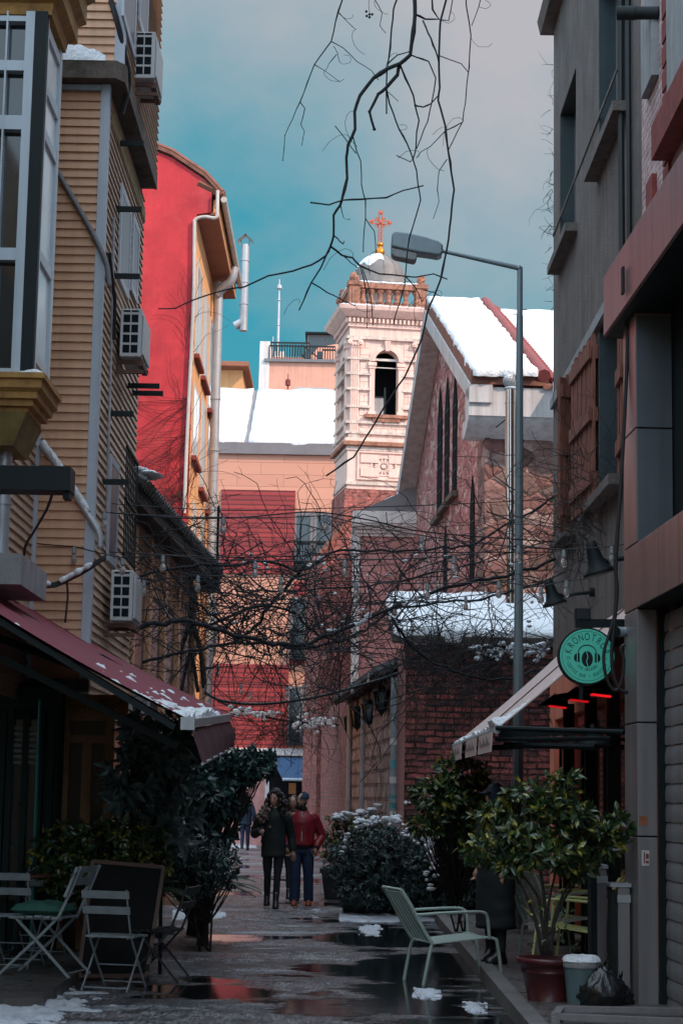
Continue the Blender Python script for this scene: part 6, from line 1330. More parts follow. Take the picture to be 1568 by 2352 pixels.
# ================================================================ STRING LIGHTS
m_bulb = mat('clear_bulb_glass', (.50, .50, .50), .10, .05, 3, spec=1.0); m_sock = mat('bulb_socket', (.16, .18, .19), .5, .2, 5)
gl = m_bulb.node_tree.nodes['Principled BSDF']; gl.inputs['Transmission Weight'].default_value = .7; gl.inputs['IOR'].default_value = 1.2
sock0 = MB(); sock0.lathe((0, 0, 0), [(.010, .0), (.016, -.005), (.022, -.02), (.022, -.055), (.026, -.06), (.024, -.075)], 10)
bul0 = MB(); bul0.lathe((0, 0, 0), [(.013, -.07), (.016, -.085), (.030, -.115), (.034, -.14), (.028, -.165), (.012, -.178), (.0, -.18)], 12)
proto_s = proto_b = None
def string(label, pts, d0, d1, ends):
    global proto_s, proto_b
    pts = sorted(pts); x0, x1 = ends[0][0], ends[1][0]
    D = lambda x: d0+(d1-d0)*(x-x0)/(x1-x0)
    t = thing('string_lights', label, 'string lights', aY(*ends[0], d0), 0, 'festoon light strings across the alley')
    K = [aY(*ends[0], d0)]+[aY(x, y-13, D(x)) for x, y in pts]+[aY(*ends[1], d1)]; Q = []
    for a, b_ in zip(K, K[1:]): Q += sag(a, b_, .012*(b_-a).length, 5)[:-1]
    Q.append(K[-1]); mb = MB(); mb.tube(Q, .0065, 5); mb.build('cable', m_rope, t, 'all')
    for x, y in pts:
        p = aY(x, y-12, D(x))-ORG[t]
        if proto_s is None: s_ = sock0.build('bulb_socket', m_sock, t, True, True); b_ = bul0.build('bulb', m_bulb, s_, 'all', True); proto_s = s_; s_.location = p
        else: s_ = copytree(proto_s, t); s_.location = p
string('light string nearest the camera, from the left slab to the thick cable at the pillar', [(171, 1268), (282, 1294), (375, 1287), (586, 1301), (792, 1298), (1042, 1290), (1190, 1265), (1294, 1275), (1404, 1267)], 20, 19, ((60, 1245), (1432, 1250)))
string('highest light string, with four widely spaced bulbs', [(240, 1189), (513, 1201), (747, 1197), (968, 1243)], 20, 22, ((0, 1150), (1272, 1262)))
string('light string just above the white snow on the annex roof, eight bulbs', [(331, 1344), (455, 1334), (645, 1338), (818, 1349), (981, 1352), (1145, 1348), (1242, 1360), (1300, 1345)], 21.5, 20, ((258, 1310), (1345, 1330)))
string('light string inside the vine tangle, level with the snowy sagging stem', [(378, 1393), (699, 1393), (686, 1398), (906, 1395), (1069, 1382)], 25, 24, ((340, 1370), (1270, 1340)))
string('light string sagging below the tangle above the tufa wall, seven bulbs', [(501, 1539), (647, 1492), (745, 1506), (785, 1475), (852, 1515), (946, 1435)], 29, 28, ((470, 1540), (1010, 1410)))
string('light string low before the red louvres, six small bulbs', [(473, 1585), (554, 1583), (659, 1587), (698, 1583), (810, 1581), (847, 1559)], 32, 31, ((440, 1560), (905, 1530)))
string('lowest and farthest light string, bulbs dusted with snow', [(534, 1622), (575, 1601), (624, 1640), (656, 1606), (700, 1612), (690, 1640)], 40, 39, ((500, 1590), (830, 1560)))
# overhead cables
def cable(label, pts, d0, d1, r_):
    mb = MB(); P = [aY(x, y, d0+(d1-d0)*i/(len(pts)-1)) for i, (x, y) in enumerate(pts)]; mb.tube(curve(P, 6), r_, 6); return tag(mb.build('overhead_cable', m_rope, None, 'all'), label, 'cable', 'overhead cables')
cable('thick black cable swooping low before the red louvres', [(470, 1590), (505, 1608), (570, 1617), (640, 1614), (720, 1602), (800, 1582), (880, 1558), (915, 1545)], 30, 29.9, .024)
cable('thin cable running level above the highest bulbs', [(0, 1145), (160, 1150), (505, 1172), (800, 1166), (1040, 1158), (1274, 1146)], 20, 25, .006)
cable('twisted cable dropping from the black beam to the snowy cable bundle', [(125, 1119), (110, 1165), (81, 1217), (60, 1252), (56, 1290), (63, 1323)], 17.2, 19.5, .014)
cable('cable from the tan house corner to the travertine wall, above the tangle', [(0, 1150), (120, 1160), (240, 1176), (420, 1190), (560, 1188), (720, 1176), (850, 1195), (980, 1222), (1270, 1245)], 20.3, 24, .009)
cable('taut cable through the top of the vine tangle', [(60, 1250), (230, 1265), (300, 1270), (560, 1280), (900, 1270), (1272, 1268)], 19.9, 25, .008)
mb = MB(); P = [aY(x, y, 19.6) for x, y in ((63, 1323), (95, 1344), (125, 1345), (151, 1334), (197, 1309), (225, 1291), (244, 1280))]; rn = random.Random(2)
for k in range(5): o_ = V((0, rn.uniform(-.02, .02), rn.uniform(-.03, .03))); mb.tube(curve([p+o_*rn.uniform(.5, 1.2) for p in P], 6), .013, 6)
mb.tube(curve([aY(*t_, 19.7) for t_ in ((154, 1335), (156, 1370), (150, 1430))]), .012, 6)
tag(mb.build('cable_bundle', m_rope, None, 'all'), 'sagging bundle of black cables with snow, in front of the tan siding', 'cable')
mb = MB(); C_ = curve(P, 8)
for i, q in enumerate(C_):
    pass
for a_, b_ in ((8, 15), (20, 37)): mb.tube([q+V((0, -.01, .025)) for q in C_[a_:b_]], [max(.008, .028+.02*NZ.noise(V((i*.5, 7, 0))))*(1 if 0 < i < b_-a_-1 else .3) for i in range(b_-a_)], 8)
tag(mb.build('snow', m_snow, None, 'all'), 'snow lying on the sagging cable bundle before the tan siding', 'snow', None, 'stuff')
# ================================================================ PLANTS
m_lfd = mat('dark_leaf', (.022, .052, .048), .28, .6, 9, col2=(.05, .10, .085), c2=(.5, .6), spec=.55)
m_lfb = mat('small_dark_leaf', (.026, .055, .050), .35, .6, 12, col2=(.12, .17, .16), c2=(.5, .6), spec=.5)
m_lfy = mat('spotted_leaf', (.026, .058, .020), .30, .75, 14, col2=(.38, .32, .04), c2=(.53, .64), spec=.5)
m_lff = mat('fern_leaf', (.045, .10, .045), .5, .5, 9, col2=(.22, .22, .06), c2=(.55, .7))
m_bark = mat('bark', (.022, .017, .014), .9, .4, 8, 0, .5, 25)
m_pot = mat('red_glazed_pot', (.075, .013, .016), .35, .25, 4, .3)
m_potd = mat('dark_planter', (.016, .018, .020), .7, .3, 4)
m_soil = mat('potting_soil', (.03, .022, .018), .95, .4, 20, 0, .6, 40)
def shoots(mb, st, rn, c, rad, ns, nl, L, Wd, up=.3, fill=.35, base=None, twist=.5, flat=False, sk=1.0):
    c, rad = V(c), V(rad)
    for i in range(ns):
        d = V((rn.gauss(0, 1), rn.gauss(0, 1), rn.gauss(0, 1))).normalized(); r_ = rn.uniform(fill, 1)**.6
        r_ *= 1+.22*NZ.noise(d*2.2+c)
        p = c+V((d.x*rad.x, d.y*rad.y, d.z*rad.z))*r_
        if p.z < .12: continue
        ax_ = (d+V((0, 0, up))+V((rn.gauss(0, .25), rn.gauss(0, .25), rn.gauss(0, .25)))).normalized()
        e1 = ax_.orthogonal().normalized(); e2 = ax_.cross(e1); k = rn.randint(nl-2, nl+1); ph = rn.uniform(0, 6.28)
        for j in range(k):
            a = ph+2.4*j; t = rn.uniform(.25, 1.0); dd = (e1*math.cos(a)+e2*math.sin(a))*t+ax_*(1.05-t)+V((0, 0, -.25*t)); s_ = rn.uniform(.65, 1.15)
            mb.leaf(p+ax_*rn.uniform(-.05, .02)*L*3, dd, ax_+V((rn.gauss(0, twist), rn.gauss(0, twist), rn.gauss(0, twist))), L*s_, Wd*s_)
        if st is not None and rn.random() < .28*sk:
            b0 = V(base if base is not None else (c.x, c.y, c.z-rad.z*.9)); b0 = b0.lerp(c, rn.uniform(0, .7)); m0 = b0.lerp(p, .5)+V((rn.gauss(0, .04), rn.gauss(0, .04), -.03)); st.tube(curve([b0, m0, p], 3), [.012, .011, .010, .008, .007, .006, .004], 5)
def plant(name, label, base, blobs, m_, seed, leaf=(.10, .04), nl=7, trunk=None, pot=None, stem_r=.03, cat='bush', leafname='foliage', up=.3):
    rn = random.Random(seed); base = V(base); t = thing(name, label, cat, base); mb = MB(); st = MB()
    for c, rad, ns in blobs: shoots(mb, st, rn, c, rad, ns, nl, leaf[0], leaf[1], up, .3, base+V((0, 0, .3)))
    for c, rad, ns in blobs:
        q = base+V((rn.gauss(0, .05), rn.gauss(0, .05), .0)); st.tube(curve([q, q.lerp(V(c), .5)+V((rn.gauss(0, .08), rn.gauss(0, .08), 0)), V(c)], 5), [stem_r*(1-.06*i) for i in range(11)], 7)
    mb.build(leafname, m_, t); st.build('stems', m_bark, t, 'all')
    return t
def blob(px, py, d, rx, rz, n_, ry=None):
    p = aY(px, py, d); return (p, (rx, ry or rx*.9, rz), n_)
def pxr(r_, d): return r_*d/4400
# left: tall dark glossy evergreen
plant('evergreen_tree', 'big dark glossy evergreen with long leaves beside the walkers, under the burgundy awning end', (aY(520, 1900, 24).x-.3, 23.6, 0), [blob(470, 1845, 23.5, .46, .66, 280), blob(578, 1755, 23.2, .30, .15, 90), blob(520, 1800, 23.3, .34, .36, 150), blob(440, 1790, 23.0, .46, .46, 180), blob(410, 1930, 23.0, .42, .42, 130)], m_lfd, 21, (.15, .05), 7, cat='tree', stem_r=.045, up=.2)
plant('magnolia_shrub', 'tall shrub with large pale glinting leaves in front of the glazed brown door', (aY(330, 1990, 20).x, 19.4, .1), [blob(325, 1690, 19.0, .24, .20, 22), blob(300, 1790, 19.0, .26, .30, 30), blob(370, 1760, 19.2, .34, .42, 52), blob(420, 1700, 19.4, .28, .24, 34), blob(285, 1830, 18.9, .14, .12, 9), blob(380, 1900, 19.2, .30, .3, 34)], mat('silvery_leaf', (.085, .13, .13), .35, .6, 8, spec=.5), 22, (.20, .07), 7, cat='shrub', stem_r=.028)
plant('spotted_laurel', 'low yellow flecked laurel bush behind the green cushion chair', (aY(235, 2060, 18.9).x, 18.8, .1), [blob(165, 1945, 18.8, .34, .24, 90), blob(275, 1935, 18.7, .44, .24, 120), blob(225, 2000, 18.9, .62, .34, 150), blob(130, 1985, 18.9, .21, .22, 40), blob(340, 1985, 18.8, .22, .20, 50)], m_lfy, 23, (.115, .045), 6, stem_r=.02)
def fern(name, label, base, n_, L, seed, c0):
    rn = random.Random(seed); t = thing(name, label, 'fern', base); mb = MB(); c = V(c0)
    for i in range(n_):
        a = rn.uniform(0, 6.28); el = rn.uniform(.3, 1.2); d = V((math.cos(a)*math.cos(el), math.sin(a)*math.cos(el), math.sin(el))); Q = [c+d*(L*k/12)-V((0, 0, .45*L*(k/12)**2)) for k in range(13)]; mb.tube(Q, .005, 4, False); sd = d.cross(V((0, 0, 1))).normalized()
        for k in range(2, 13):
            for s in (-1, 1):
                for h in (0, .5): q = Q[k].lerp(Q[k-1], h); mb.leaf(q, sd*s+d*.5-V((0, 0, .3)), (0, 0, 1), .11*math.sin(math.pi*(k+1)/15)*L/.8, .014)
    mb.build('fronds', m_lff, t); st = MB(); st.tube([base, c], [.07, .05], 8); st.build('stem', m_bark, t); return t
b_ = aY(470, 2010, 22); fern('fern_palm', 'feathery cycad fern drooping beside the walkers, left edge of the wet road', (b_.x, 22, 0), 46, .72, 31, (b_.x, 22, .62))
b_ = aY(345, 1960, 19); fern('small_fern', 'small yellow green fern between the laurel and the dark evergreen', (b_.x, 19, .1), 22, .45, 32, (b_.x, 18.9, .72))
plant('ground_shrub', 'dark low shrub under the fern by the road edge', (aY(480, 2030, 21).x, 21.2, 0), [blob(430, 1990, 21.0, .46, .38, 210), blob(490, 1985, 21.4, .30, .32, 110), blob(390, 1960, 20.8, .36, .4, 130)], m_lfb, 24, (.08, .03), 7, stem_r=.015)
# right: planters with snowy bushes
def planter(label, px, py, d, w, h, name='planter'):
    p = aY(px, py, d); t = thing(name, label, 'planter', (p.x, d, 0)); mb = MB(); mb.hexa([(p.x-w*.85, d-.3, 0), (p.x+w*.85, d-.3, 0), (p.x+w*.85, d+.5, 0), (p.x-w*.85, d+.5, 0), (p.x-w, d-.38, h), (p.x+w, d-.38, h), (p.x+w, d+.5, h), (p.x-w, d+.5, h)]); o = mb.build('box', m_potd, t); bevel(o, .02); mb = MB(); mb.box(p.x-w-.02, p.x+w+.02, d-.40, d+.52, h-.07, h-.001); mb.build('rim', m_potd, o); mb = MB(); mb.box(p.x-w+.05, p.x+w-.05, d-.33, d+.45, h, h+.01); mb.build('soil', m_soil, t)
planter('dark planter box under the snowy bush nearest the walkers', 800, 1950, 32.5, .45, .5); planter('wide dark planter box under the round snow flecked bush', 885, 2040, 28.25, .7, .45); planter('dark planter box under the bush with snow clumps, right of the round one', 1040, 2040, 28.2, .78, .45)
plant('snowy_laurel', 'yellow green bush topped with snow, nearest the walkers along the tufa wall', (aY(800, 1950, 32.5).x, 32.5, .5), [blob(795, 1925, 32.3, .46, .42, 240), blob(860, 1895, 32.6, .40, .26, 120), blob(770, 1960, 32.2, .25, .3, 60)], m_lfy, 25, (.075, .03), 6, stem_r=.015)
plant('round_bush', 'round dark small leaved bush dusted with snow in front of the brick annex corner', (aY(880, 2040, 27.8).x, 27.7, .5), [blob(880, 1965, 27.8, .66, .50, 640), blob(795, 1985, 27.9, .34, .40, 190), blob(850, 2045, 27.65, .5, .26, 240), blob(930, 2045, 27.6, .4, .26, 180), blob(955, 1990, 27.7, .36, .40, 220)], m_lfb, 26, (.075, .026), 8, stem_r=.015)
plant('clumped_bush', 'dark bush with heavy snow clumps between the round bush and the potted laurel', (aY(1040, 2040, 27).x, 26.9, .5), [blob(1030, 1975, 27.6, .62, .46, 620), blob(1110, 1985, 27.6, .4, .45, 220), blob(970, 2010, 27.6, .3, .35, 160), blob(1000, 2050, 27.5, .4, .25, 170), blob(1070, 2045, 27.5, .4, .28, 170)], m_lfb, 27, (.08, .028), 8, stem_r=.015)
plant('tall_laurel', 'tall yellow tipped laurel against the dark brick, behind the pale green armchair', (aY(1050, 2040, 23).x, 23.2, .115), [blob(1060, 1775, 22.6, .34, .16, 55), blob(1010, 1830, 22.6, .38, .20, 80), blob(975, 1895, 22.5, .22, .12, 30), blob(1065, 1850, 22.8, .42, .4, 170), blob(1110, 1930, 22.6, .24, .30, 70)], m_lfy, 28, (.13, .05), 6, stem_r=.012)
# snow on these bushes
def bsnow(label, runs, d, seed):
    mb = MB(); rn = random.Random(seed)
    for x0, x1, y0, y1, n_, r0, r1 in runs:
        for i in range(n_):
            t = rn.random(); p = aY(x0+(x1-x0)*t, y0+(y1-y0)*t+rn.gauss(0, 6), d+rn.uniform(-.25, .25)); r_ = rn.uniform(r0, r1)*.6; mb.ball(p, r_*rn.uniform(.9, 1.7), r_*1.2, r_*rn.uniform(.55, .9), 9, 6, .7, 8)
    tag(mb.build('snow', m_snow, None, 'all'), label, 'snow', None, 'stuff')
bsnow('snow cap on the yellow green bush nearest the walkers', [(770, 870, 1878, 1866, 26, .05, .11), (745, 775, 1885, 1880, 6, .03, .06), (840, 860, 1893, 1890, 4, .04, .07), (776, 790, 1915, 1910, 4, .04, .06), (766, 772, 1956, 1950, 3, .03, .05)], 32.2, 1)
bsnow('snow cap on the round dark bush by the brick annex corner', [(815, 915, 1890, 1884, 24, .05, .09), (895, 912, 1886, 1880, 8, .06, .1), (798, 784, 1915, 1960, 8, .03, .05), (920, 960, 1905, 1935, 10, .03, .05)], 27.1, 2)
bsnow('snow clumps falling down the front of the dark bush right of the round one', [(975, 1005, 1930, 1935, 10, .05, .09), (985, 1000, 1950, 2000, 16, .04, .08), (975, 990, 2000, 2035, 6, .03, .06), (1040, 1070, 1940, 1960, 8, .02, .05)], 26.2, 3)
bsnow('small snow tuft stuck on the dark brick annex wall', [(928, 942, 1842, 1836, 5, .03, .05)], 29.9, 4)
# potted laurel at the kerb (right foreground)
PB = aZ(1258, 2338, 0.0); yp = PB.y+.22; xp = aY(1258, 2250, yp).x
pt = thing('flower_pot', 'big dark red glazed flower pot standing at the kerb in the right foreground', 'plant pot', (xp, yp, 0))
zr = zY(1258, 2192, yp)-.02; rr = pxr(68, yp)
mb = MB(); mb.lathe((xp, yp, 0), [(rr*.66, 0), (rr*.70, .03), (rr*.71, .10), (rr*.66, .11), (rr*.86, zr*.72), (rr*.90, zr*.735), (rr*.90, zr*.755), (rr*.88, zr*.77), (rr*.95, zr-.055), (rr*1.04, zr-.05), (rr*1.07, zr-.02), (rr*1.03, zr), (rr*.95, zr-.005), (rr*.92, zr-.05)], 40); mb.build('body', m_pot, pt, 'all')
mb = MB(); mb.lathe((xp, yp, 0), [(rr*.915, zr-.05), (rr*.915, zr-.045), (0, zr-.035)], 24); mb.build('soil', m_soil, pt, True)
rn = random.Random(5); plt_ = thing('potted_laurel', 'spotted laurel with yellow flecked leaves growing from the dark red pot', 'plant', (xp, yp, zr))
mb = MB(); st = MB()
bl_ = [blob(1200, 1835, yp+.3, .22, .14, 34), blob(1295, 1800, yp+.2, .16, .12, 22), blob(1350, 1885, yp+.2, .26, .10, 34), blob(1420, 1890, yp, .09, .10, 12), blob(1130, 1875, yp+.4, .16, .11, 24), blob(1180, 1925, yp+.2, .30, .15, 46), blob(1285, 1880, yp+.1, .30, .22, 66), blob(1390, 1930, yp, .16, .13, 26), blob(1270, 1960, yp, .32, .12, 40), blob(1165, 1985, yp+.2, .22, .09, 26), blob(1320, 1990, yp, .2, .08, 20), blob(1100, 1950, yp+.5, .2, .12, 26)]
for c, rad, ns in bl_: shoots(mb, st, rn, c, rad, ns, 6, .115, .044, .25, .1, V(c)-V((0, 0, .1)), .5, False, .6)
trunks = [[(1252, 2195), (1245, 2120), (1235, 2060), (1200, 2010), (1180, 1960)], [(1252, 2195), (1255, 2120), (1262, 2060), (1275, 2000), (1285, 1900)], [(1265, 2195), (1270, 2120), (1290, 2060), (1320, 2000), (1345, 1900)], [(1262, 2195), (1275, 2110), (1310, 2040), (1360, 1980), (1395, 1930)], [(1245, 2195), (1225, 2100), (1190, 2020), (1140, 1930), (1130, 1880)], [(1258, 2195), (1250, 2080), (1240, 2000), (1210, 1900), (1200, 1840)], [(1285, 1900), (1290, 1850), (1296, 1800)]]
for tpts in trunks: Q = curve([aY(x, y, yp+.02*i) for i, (x, y) in enumerate(tpts)], 5); st.tube(Q, [.018*(1-.7*i/len(Q)) for i in range(len(Q))], 6)
for i in range(20): x, y = rn.uniform(1200, 1320), rn.uniform(2040, 2180); shoots(mb, None, rn, aY(x, y, yp), (.05, .05, .05), 1, 4, .05, .02)
mb.build('foliage', m_lfy, plt_); st.build('stems', m_bark, plt_, 'all')
# ================================================================ FURNITURE
m_slatg = mat('pale_grey_enamel', (.27, .31, .33), .5, .2, 6, .3); m_slatd = mat('dark_bistro_enamel', (.025, .030, .032), .5, .3, 6); m_pale = mat('pale_green_enamel', (.34, .42, .38), .4, .12, 5, .2); m_olive = mat('lime_enamel', (.55, .60, .26), .45, .2, 5, .2)
m_cush = mat('green_cushion', (.035, .13, .10), .85, .2, 6, 0, .3, 30); m_twood = mat('cafe_table_wood', (.13, .055, .04), .45, .35, 4, 0, .2, 20)
def bistro(name, label, x, y, rz, m_, z=0., group='folding bistro chairs on the left terrace', plate=False, tilt=0.):
    """folding chair; faces local +y"""
    t = thing(name, label, 'chair', (x, y, z), rz, group); t.rotation_euler.x = tilt; w_ = .19
    A = [(-.26, 0.012), (.02, .43), (-.20, .0)]
    for s in (-1, 1):
        mb = MB(); pts = [(s*w_, .28, .0), (s*w_, .0, .30), (s*w_, -.14, .46), (s*w_, -.22, .66), (s*w_, -.29, .86)]
        for p, q in zip(pts, pts[1:]): mb.beam(p, q, .011, .020, (0, 1, 0))
        mb.build('back_leg', m_, t, local=True)
        mb = MB(); pts = [(s*(w_+.0145), -.24, .0), (s*(w_+.0145), .0, .27), (s*(w_+.0145), .17, .455)]
        for p, q in zip(pts, pts[1:]): mb.beam(p, q, .011, .019, (0, 1, 0))
        mb.build('front_leg', m_, t, local=True)
    for y_, z_ in ((.24, .045), (-.21, .03), (.09, .20)): mb = MB(); mb.tube([(-w_, y_, z_), (w_, y_, z_)], .0065, 6); mb.build('stretcher', m_, t, local=True)
    mb = MB()
    for k in range(6): y0 = -.15+k*.062; mb.box(-w_-.03, w_+.03, y0, y0+.048, .455-.004*abs(k-2), .472-.004*abs(k-2))
    mb.box(-w_+.02, -w_+.035, -.15, .21, .435, .450); mb.box(w_-.035, w_-.02, -.15, .21, .435, .450); mb.build('seat', m_, t, local=True)
    if plate:
        mb = MB(); n_ = V((0, -.26, .965)).normalized(); 
        def q(u_, v_): return V((u_, -.205-.30*v_, .62+.86*v_))
        W2 = .235
        mb.obox(q(-W2, .0), V((.09, 0, 0)), q(0, .27)-q(0, 0), V((0, .02, .005))); mb.obox(q(W2-.09, .0), V((.09, 0, 0)), q(0, .27)-q(0, 0), V((0, .02, .005))); mb.obox(q(-W2+.09, .10), V((2*W2-.18, 0, 0)), q(0, .17)-q(0, .10), V((0, .02, .005))); mb.obox(q(-W2+.09, .215), V((2*W2-.18, 0, 0)), q(0, .27)-q(0, .215), V((0, .02, .005)))
        for s in (-1, 1): mb.obox(q(s*.155-.08, .169), V((.16, 0, 0)), q(0, .2155)-q(0, .169), V((0, .02, .005)))
        o = mb.build('back_plate', m_, t, local=True)
    else:
        for v_ in (.20, .34):
            mb = MB(); mb.obox((-w_-.025, -.19-.28*v_, .46+v_*.95), (2*w_+.05, 0, 0), (0, -.019, .062), (0, .014, .004)); mb.build('back_slat', m_, t, local=True)
    return t
q = aZ(262, 2272, .0); bistro('bistro_chair', 'pale grey slatted folding chair with its back to us, before the black board', q.x, q.y, R(-14), m_slatg)
q = aZ(108, 2238, .1); cc = bistro('cushion_chair', 'pale grey folding chair with a solid pierced back plate, carrying a green cushion', q.x, q.y, R(76), m_slatg, .1, plate=True, tilt=R(0)); cc.scale = (1.18, 1.28, 1.1)
mb = MB(); vs = []
N = 12
for i in range(N+1):
    for j in range(N+1):
        x, y = -1+2*i/N, -1+2*j/N; e = max(0, (1-x**4)*(1-y**4))**.5; vs.append((x*.20, y*.20, .03+.055*e-.012*math.cos(x*6)*math.cos(y*6)*e))
mb.add(vs, [(i*(N+1)+j, (i+1)*(N+1)+j, (i+1)*(N+1)+j+1, i*(N+1)+j+1) for i in range(N) for j in range(N)]); vs2 = [(a, b, .03-.03*max(0, (1-(a/.2)**4)*(1-(b/.2)**4))**.5) for a, b, c in vs]; mb.add(vs2, [(i*(N+1)+j, i*(N+1)+j+1, (i+1)*(N+1)+j+1, (i+1)*(N+1)+j) for i in range(N) for j in range(N)])
mb.v = [(a, b+.02, c) for a, b, c in mb.v]; cu = tag(mb.build('seat_cushion', m_cush, None, 'all'), 'dark green padded cushion lying on the pierced back chair', 'cushion'); cu.location = (q.x-.02, q.y, .1+.47*1.1); cu.rotation_euler = (0, 0, R(76)); cu.scale = (1.15, 1.2, 1.3)
q = aZ(372, 2255, .0); bistro('dark_chair', 'dark folding bistro chair seen from the side, right of the black board', q.x-.03, q.y+.1, R(78), m_slatd)
q = aZ(30, 2170, .1); bistro('bistro_chair', 'dark folding chair half cut by the left edge, behind the cushion chair', q.x-.05, q.y, R(150), m_slatd, .1)
q = V((aY(40, 2060, 17.9).x, 17.9, 0)); bistro('bistro_chair', 'grey slatted folding chair drawn up to the near side of the far left table', q.x, q.y, R(-10), m_slatg, .1)
q = V((aY(95, 2060, 19.1).x, 19.05, 0)); bistro('bistro_chair', 'grey folding chair facing us across the far left round table', q.x, q.y, R(172), m_slatg, .1)
def table(name, label, px, py, d, r_, zg=.1, h=.74, m2=m_twood):
    x = aY(px, py, d).x; t = thing(name, label, 'table', (x, d, zg), 0, 'round cafe tables'); mb = MB(); mb.lathe((0, 0, h), [(r_*.96, -.03), (r_, -.02), (r_, -.005), (r_*.985, 0), (0, 0)], 36); mb.build('tabletop', m2, t, True, True); mb = MB(); mb.lathe((0, 0, 0), [(.03, .02), (.028, h-.03)], 12); mb.build('pedestal', m_iron, t, True, True)
    for k in range(3): a = k*2.094+.4; mb = MB(); mb.tube(curve([(0, 0, .10), (.15*math.cos(a), .15*math.sin(a), .06), (.3*math.cos(a), .3*math.sin(a), .012)]), .014, 6); mb.build('foot', m_iron, t, True, True)
    return x
d_ = 18.55
tx = table('cafe_table', 'round brown cafe table at the far left with a small ashtray on it', 45, 1990, d_, pxr(72, d_), .1, .80)
mb = MB(); mb.lathe((aY(60, 1985, d_).x, d_-.1, .903), [(.05, 0), (.055, .03), (.045, .03), (.04, .012), (0, .01)], 16); mb.lathe((aY(72, 1985, d_).x+.02, d_-.08, .903), [(.035, 0), (.035, .028), (.0, .028)], 12); tag(mb.build('ashtray', m_dark, None, True), 'small black ashtray on the far left round table', 'ashtray')
table('cafe_table', 'round cafe table hidden behind the black board, its edge showing on the right', 325, 2072, aZ(300, 2190, .0).y+.5, .34, .0, .72)
table('cafe_table', 'low round reddish stool table behind the green cushion chair', 70, 2060, aZ(70, 2165, .1).y, .30, .1, .50)
# black board
t = thing('notice_board', 'tall blank black A-board with a thin wooden frame behind the slatted chair', 'board', aZ(270, 2235, .0))
dd_ = aZ(270, 2252, .0).y; a_, b2 = aY(212, 2000, dd_), aY(374, 2010, dd_+.05); h0 = zY(212, 1985, dd_); h1 = zY(374, 1998, dd_)
bl0 = V((a_.x-.05, dd_-.25, .06)); br0 = V((b2.x-.10, dd_-.12, .06)); tl = V((a_.x+.0, dd_+.05, zY(208, 1978, dd_))); tr = V((b2.x, dd_+.15, zY(376, 1992, dd_+.1)))
mb = MB(); th_ = V((.01, .05, 0)); mb.hexa([bl0, br0, br0+th_, bl0+th_, tl, tr, tr+th_, tl+th_]); mb.build('panel', mat('black_board', (.008, .009, .009), .75, .3, 6, .2, spec=.2), t)
mb = MB()
for p, q in ((bl0, tl), (br0, tr), (tl, tr), (bl0, br0)): mb.beam(p+V((0, -.012, 0)), q+V((0, -.012, 0)), .035, .035, (0, 1, 0))
mb.build('frame', mat('board_frame', (.09, .035, .02), .5, .4, 8), t)
mb = MB(); mb.beam(tl+V((.03, .06, -.03)), bl0+V((.02, .75, -.05)), .035, .03); mb.beam(tr+V((-.03, .06, -.03)), br0+V((.05, .75, -.05)), .035, .03); mb.beam(bl0-V((0, 0, .06)), bl0+V((0, 0, .1)), .04, .04); mb.beam(br0-V((0, 0, .06)), br0+V((0, 0, .1)), .04, .04); mb.build('leg', m_iron, t)
# metal armchairs
def armchair(name, label, x, y, rz, m_, z=0., group='tubular metal armchairs'):
    t = thing(name, label, 'armchair', (x, y, z), rz, group); w_ = .27; r_ = .0135     # faces +y
    for s in (-1, 1):
        X = s*w_
        mb = MB(); mb.tube(curve([(X*.96, -.45, .87), (X*.97, -.38, .74), (X, -.27, .50), (X, -.20, .37)], 5), r_*1.15, 8); mb.build('back_post', m_, t, True, True)
        mb = MB(); mb.tube(curve([(X, -.335, .64), (X+s*.01, -.1, .66), (X+s*.012, .14, .67), (X+s*.01, .21, .655), (X, .235, .60), (X, .25, .42)], 5), r_, 8); mb.build('armrest', m_, t, True, True)
        mb = MB(); mb.tube(curve([(X*.9, .20, .435), (X*.98, .29, .42), (X, .315, .36), (X, .36, 0)], 5), r_, 8); mb.build('leg', m_, t, True, True); mb = MB(); mb.tube(curve([(X*.9, -.18, .37), (X, -.215, .34), (X, -.27, 0)], 4), r_, 8); mb.build('leg', m_, t, True, True)
    mb = MB()
    for k in range(8): a = -w_+.02+k*(2*w_-.04)/7; mb.tube(curve([(a, -.20, .375), (a, .0, .40), (a, .20, .43), (a, .27, .425), (a, .295, .40)], 4), .011, 6) if False else mb.obox((a-.026, -.20, .372), (.052, 0, 0), (0, .44, .055), (0, 0, .010))
    mb.build('seat', m_, t, local=True)
    mb = MB()
    for k in range(6): a = -w_+.05+k*(2*w_-.1)/5; mb.obox((a-.026, -.205, .39), (.052, 0, 0), (0, -.23, .45), (0, .01, .004))
    mb.tube([(-w_*.96, -.45, .87), (w_*.96, -.45, .87)], r_, 8); mb.build('backrest', m_, t, local=True)
    return t
q = aZ(1032, 2256, .0); armchair('metal_armchair', 'pale green metal armchair standing alone on the wet road', q.x-.02, q.y, R(-74), m_pale).scale = (1.05, 1.22, .98)
q = aZ(1225, 2170, .115)
armchair('metal_armchair', 'grey green metal armchair on the pavement right behind the red pot', aY(1278, 2100, 19.3).x, 19.3, R(-62), m_pale, .115); armchair('metal_armchair', 'lime metal armchair nearest the grey posts on the pavement', aY(1318, 2100, 18.1).x, 18.1, R(75), m_olive, .115); armchair('metal_armchair', 'lime metal armchair farthest along the coffee shop front', aY(1345, 2100, 19.6).x, 19.6, R(95), m_olive, .115)
armchair('metal_armchair', 'pale green metal armchair beside the person in the black coat', q.x-.0, q.y+2.2, R(-110), m_pale, .115)
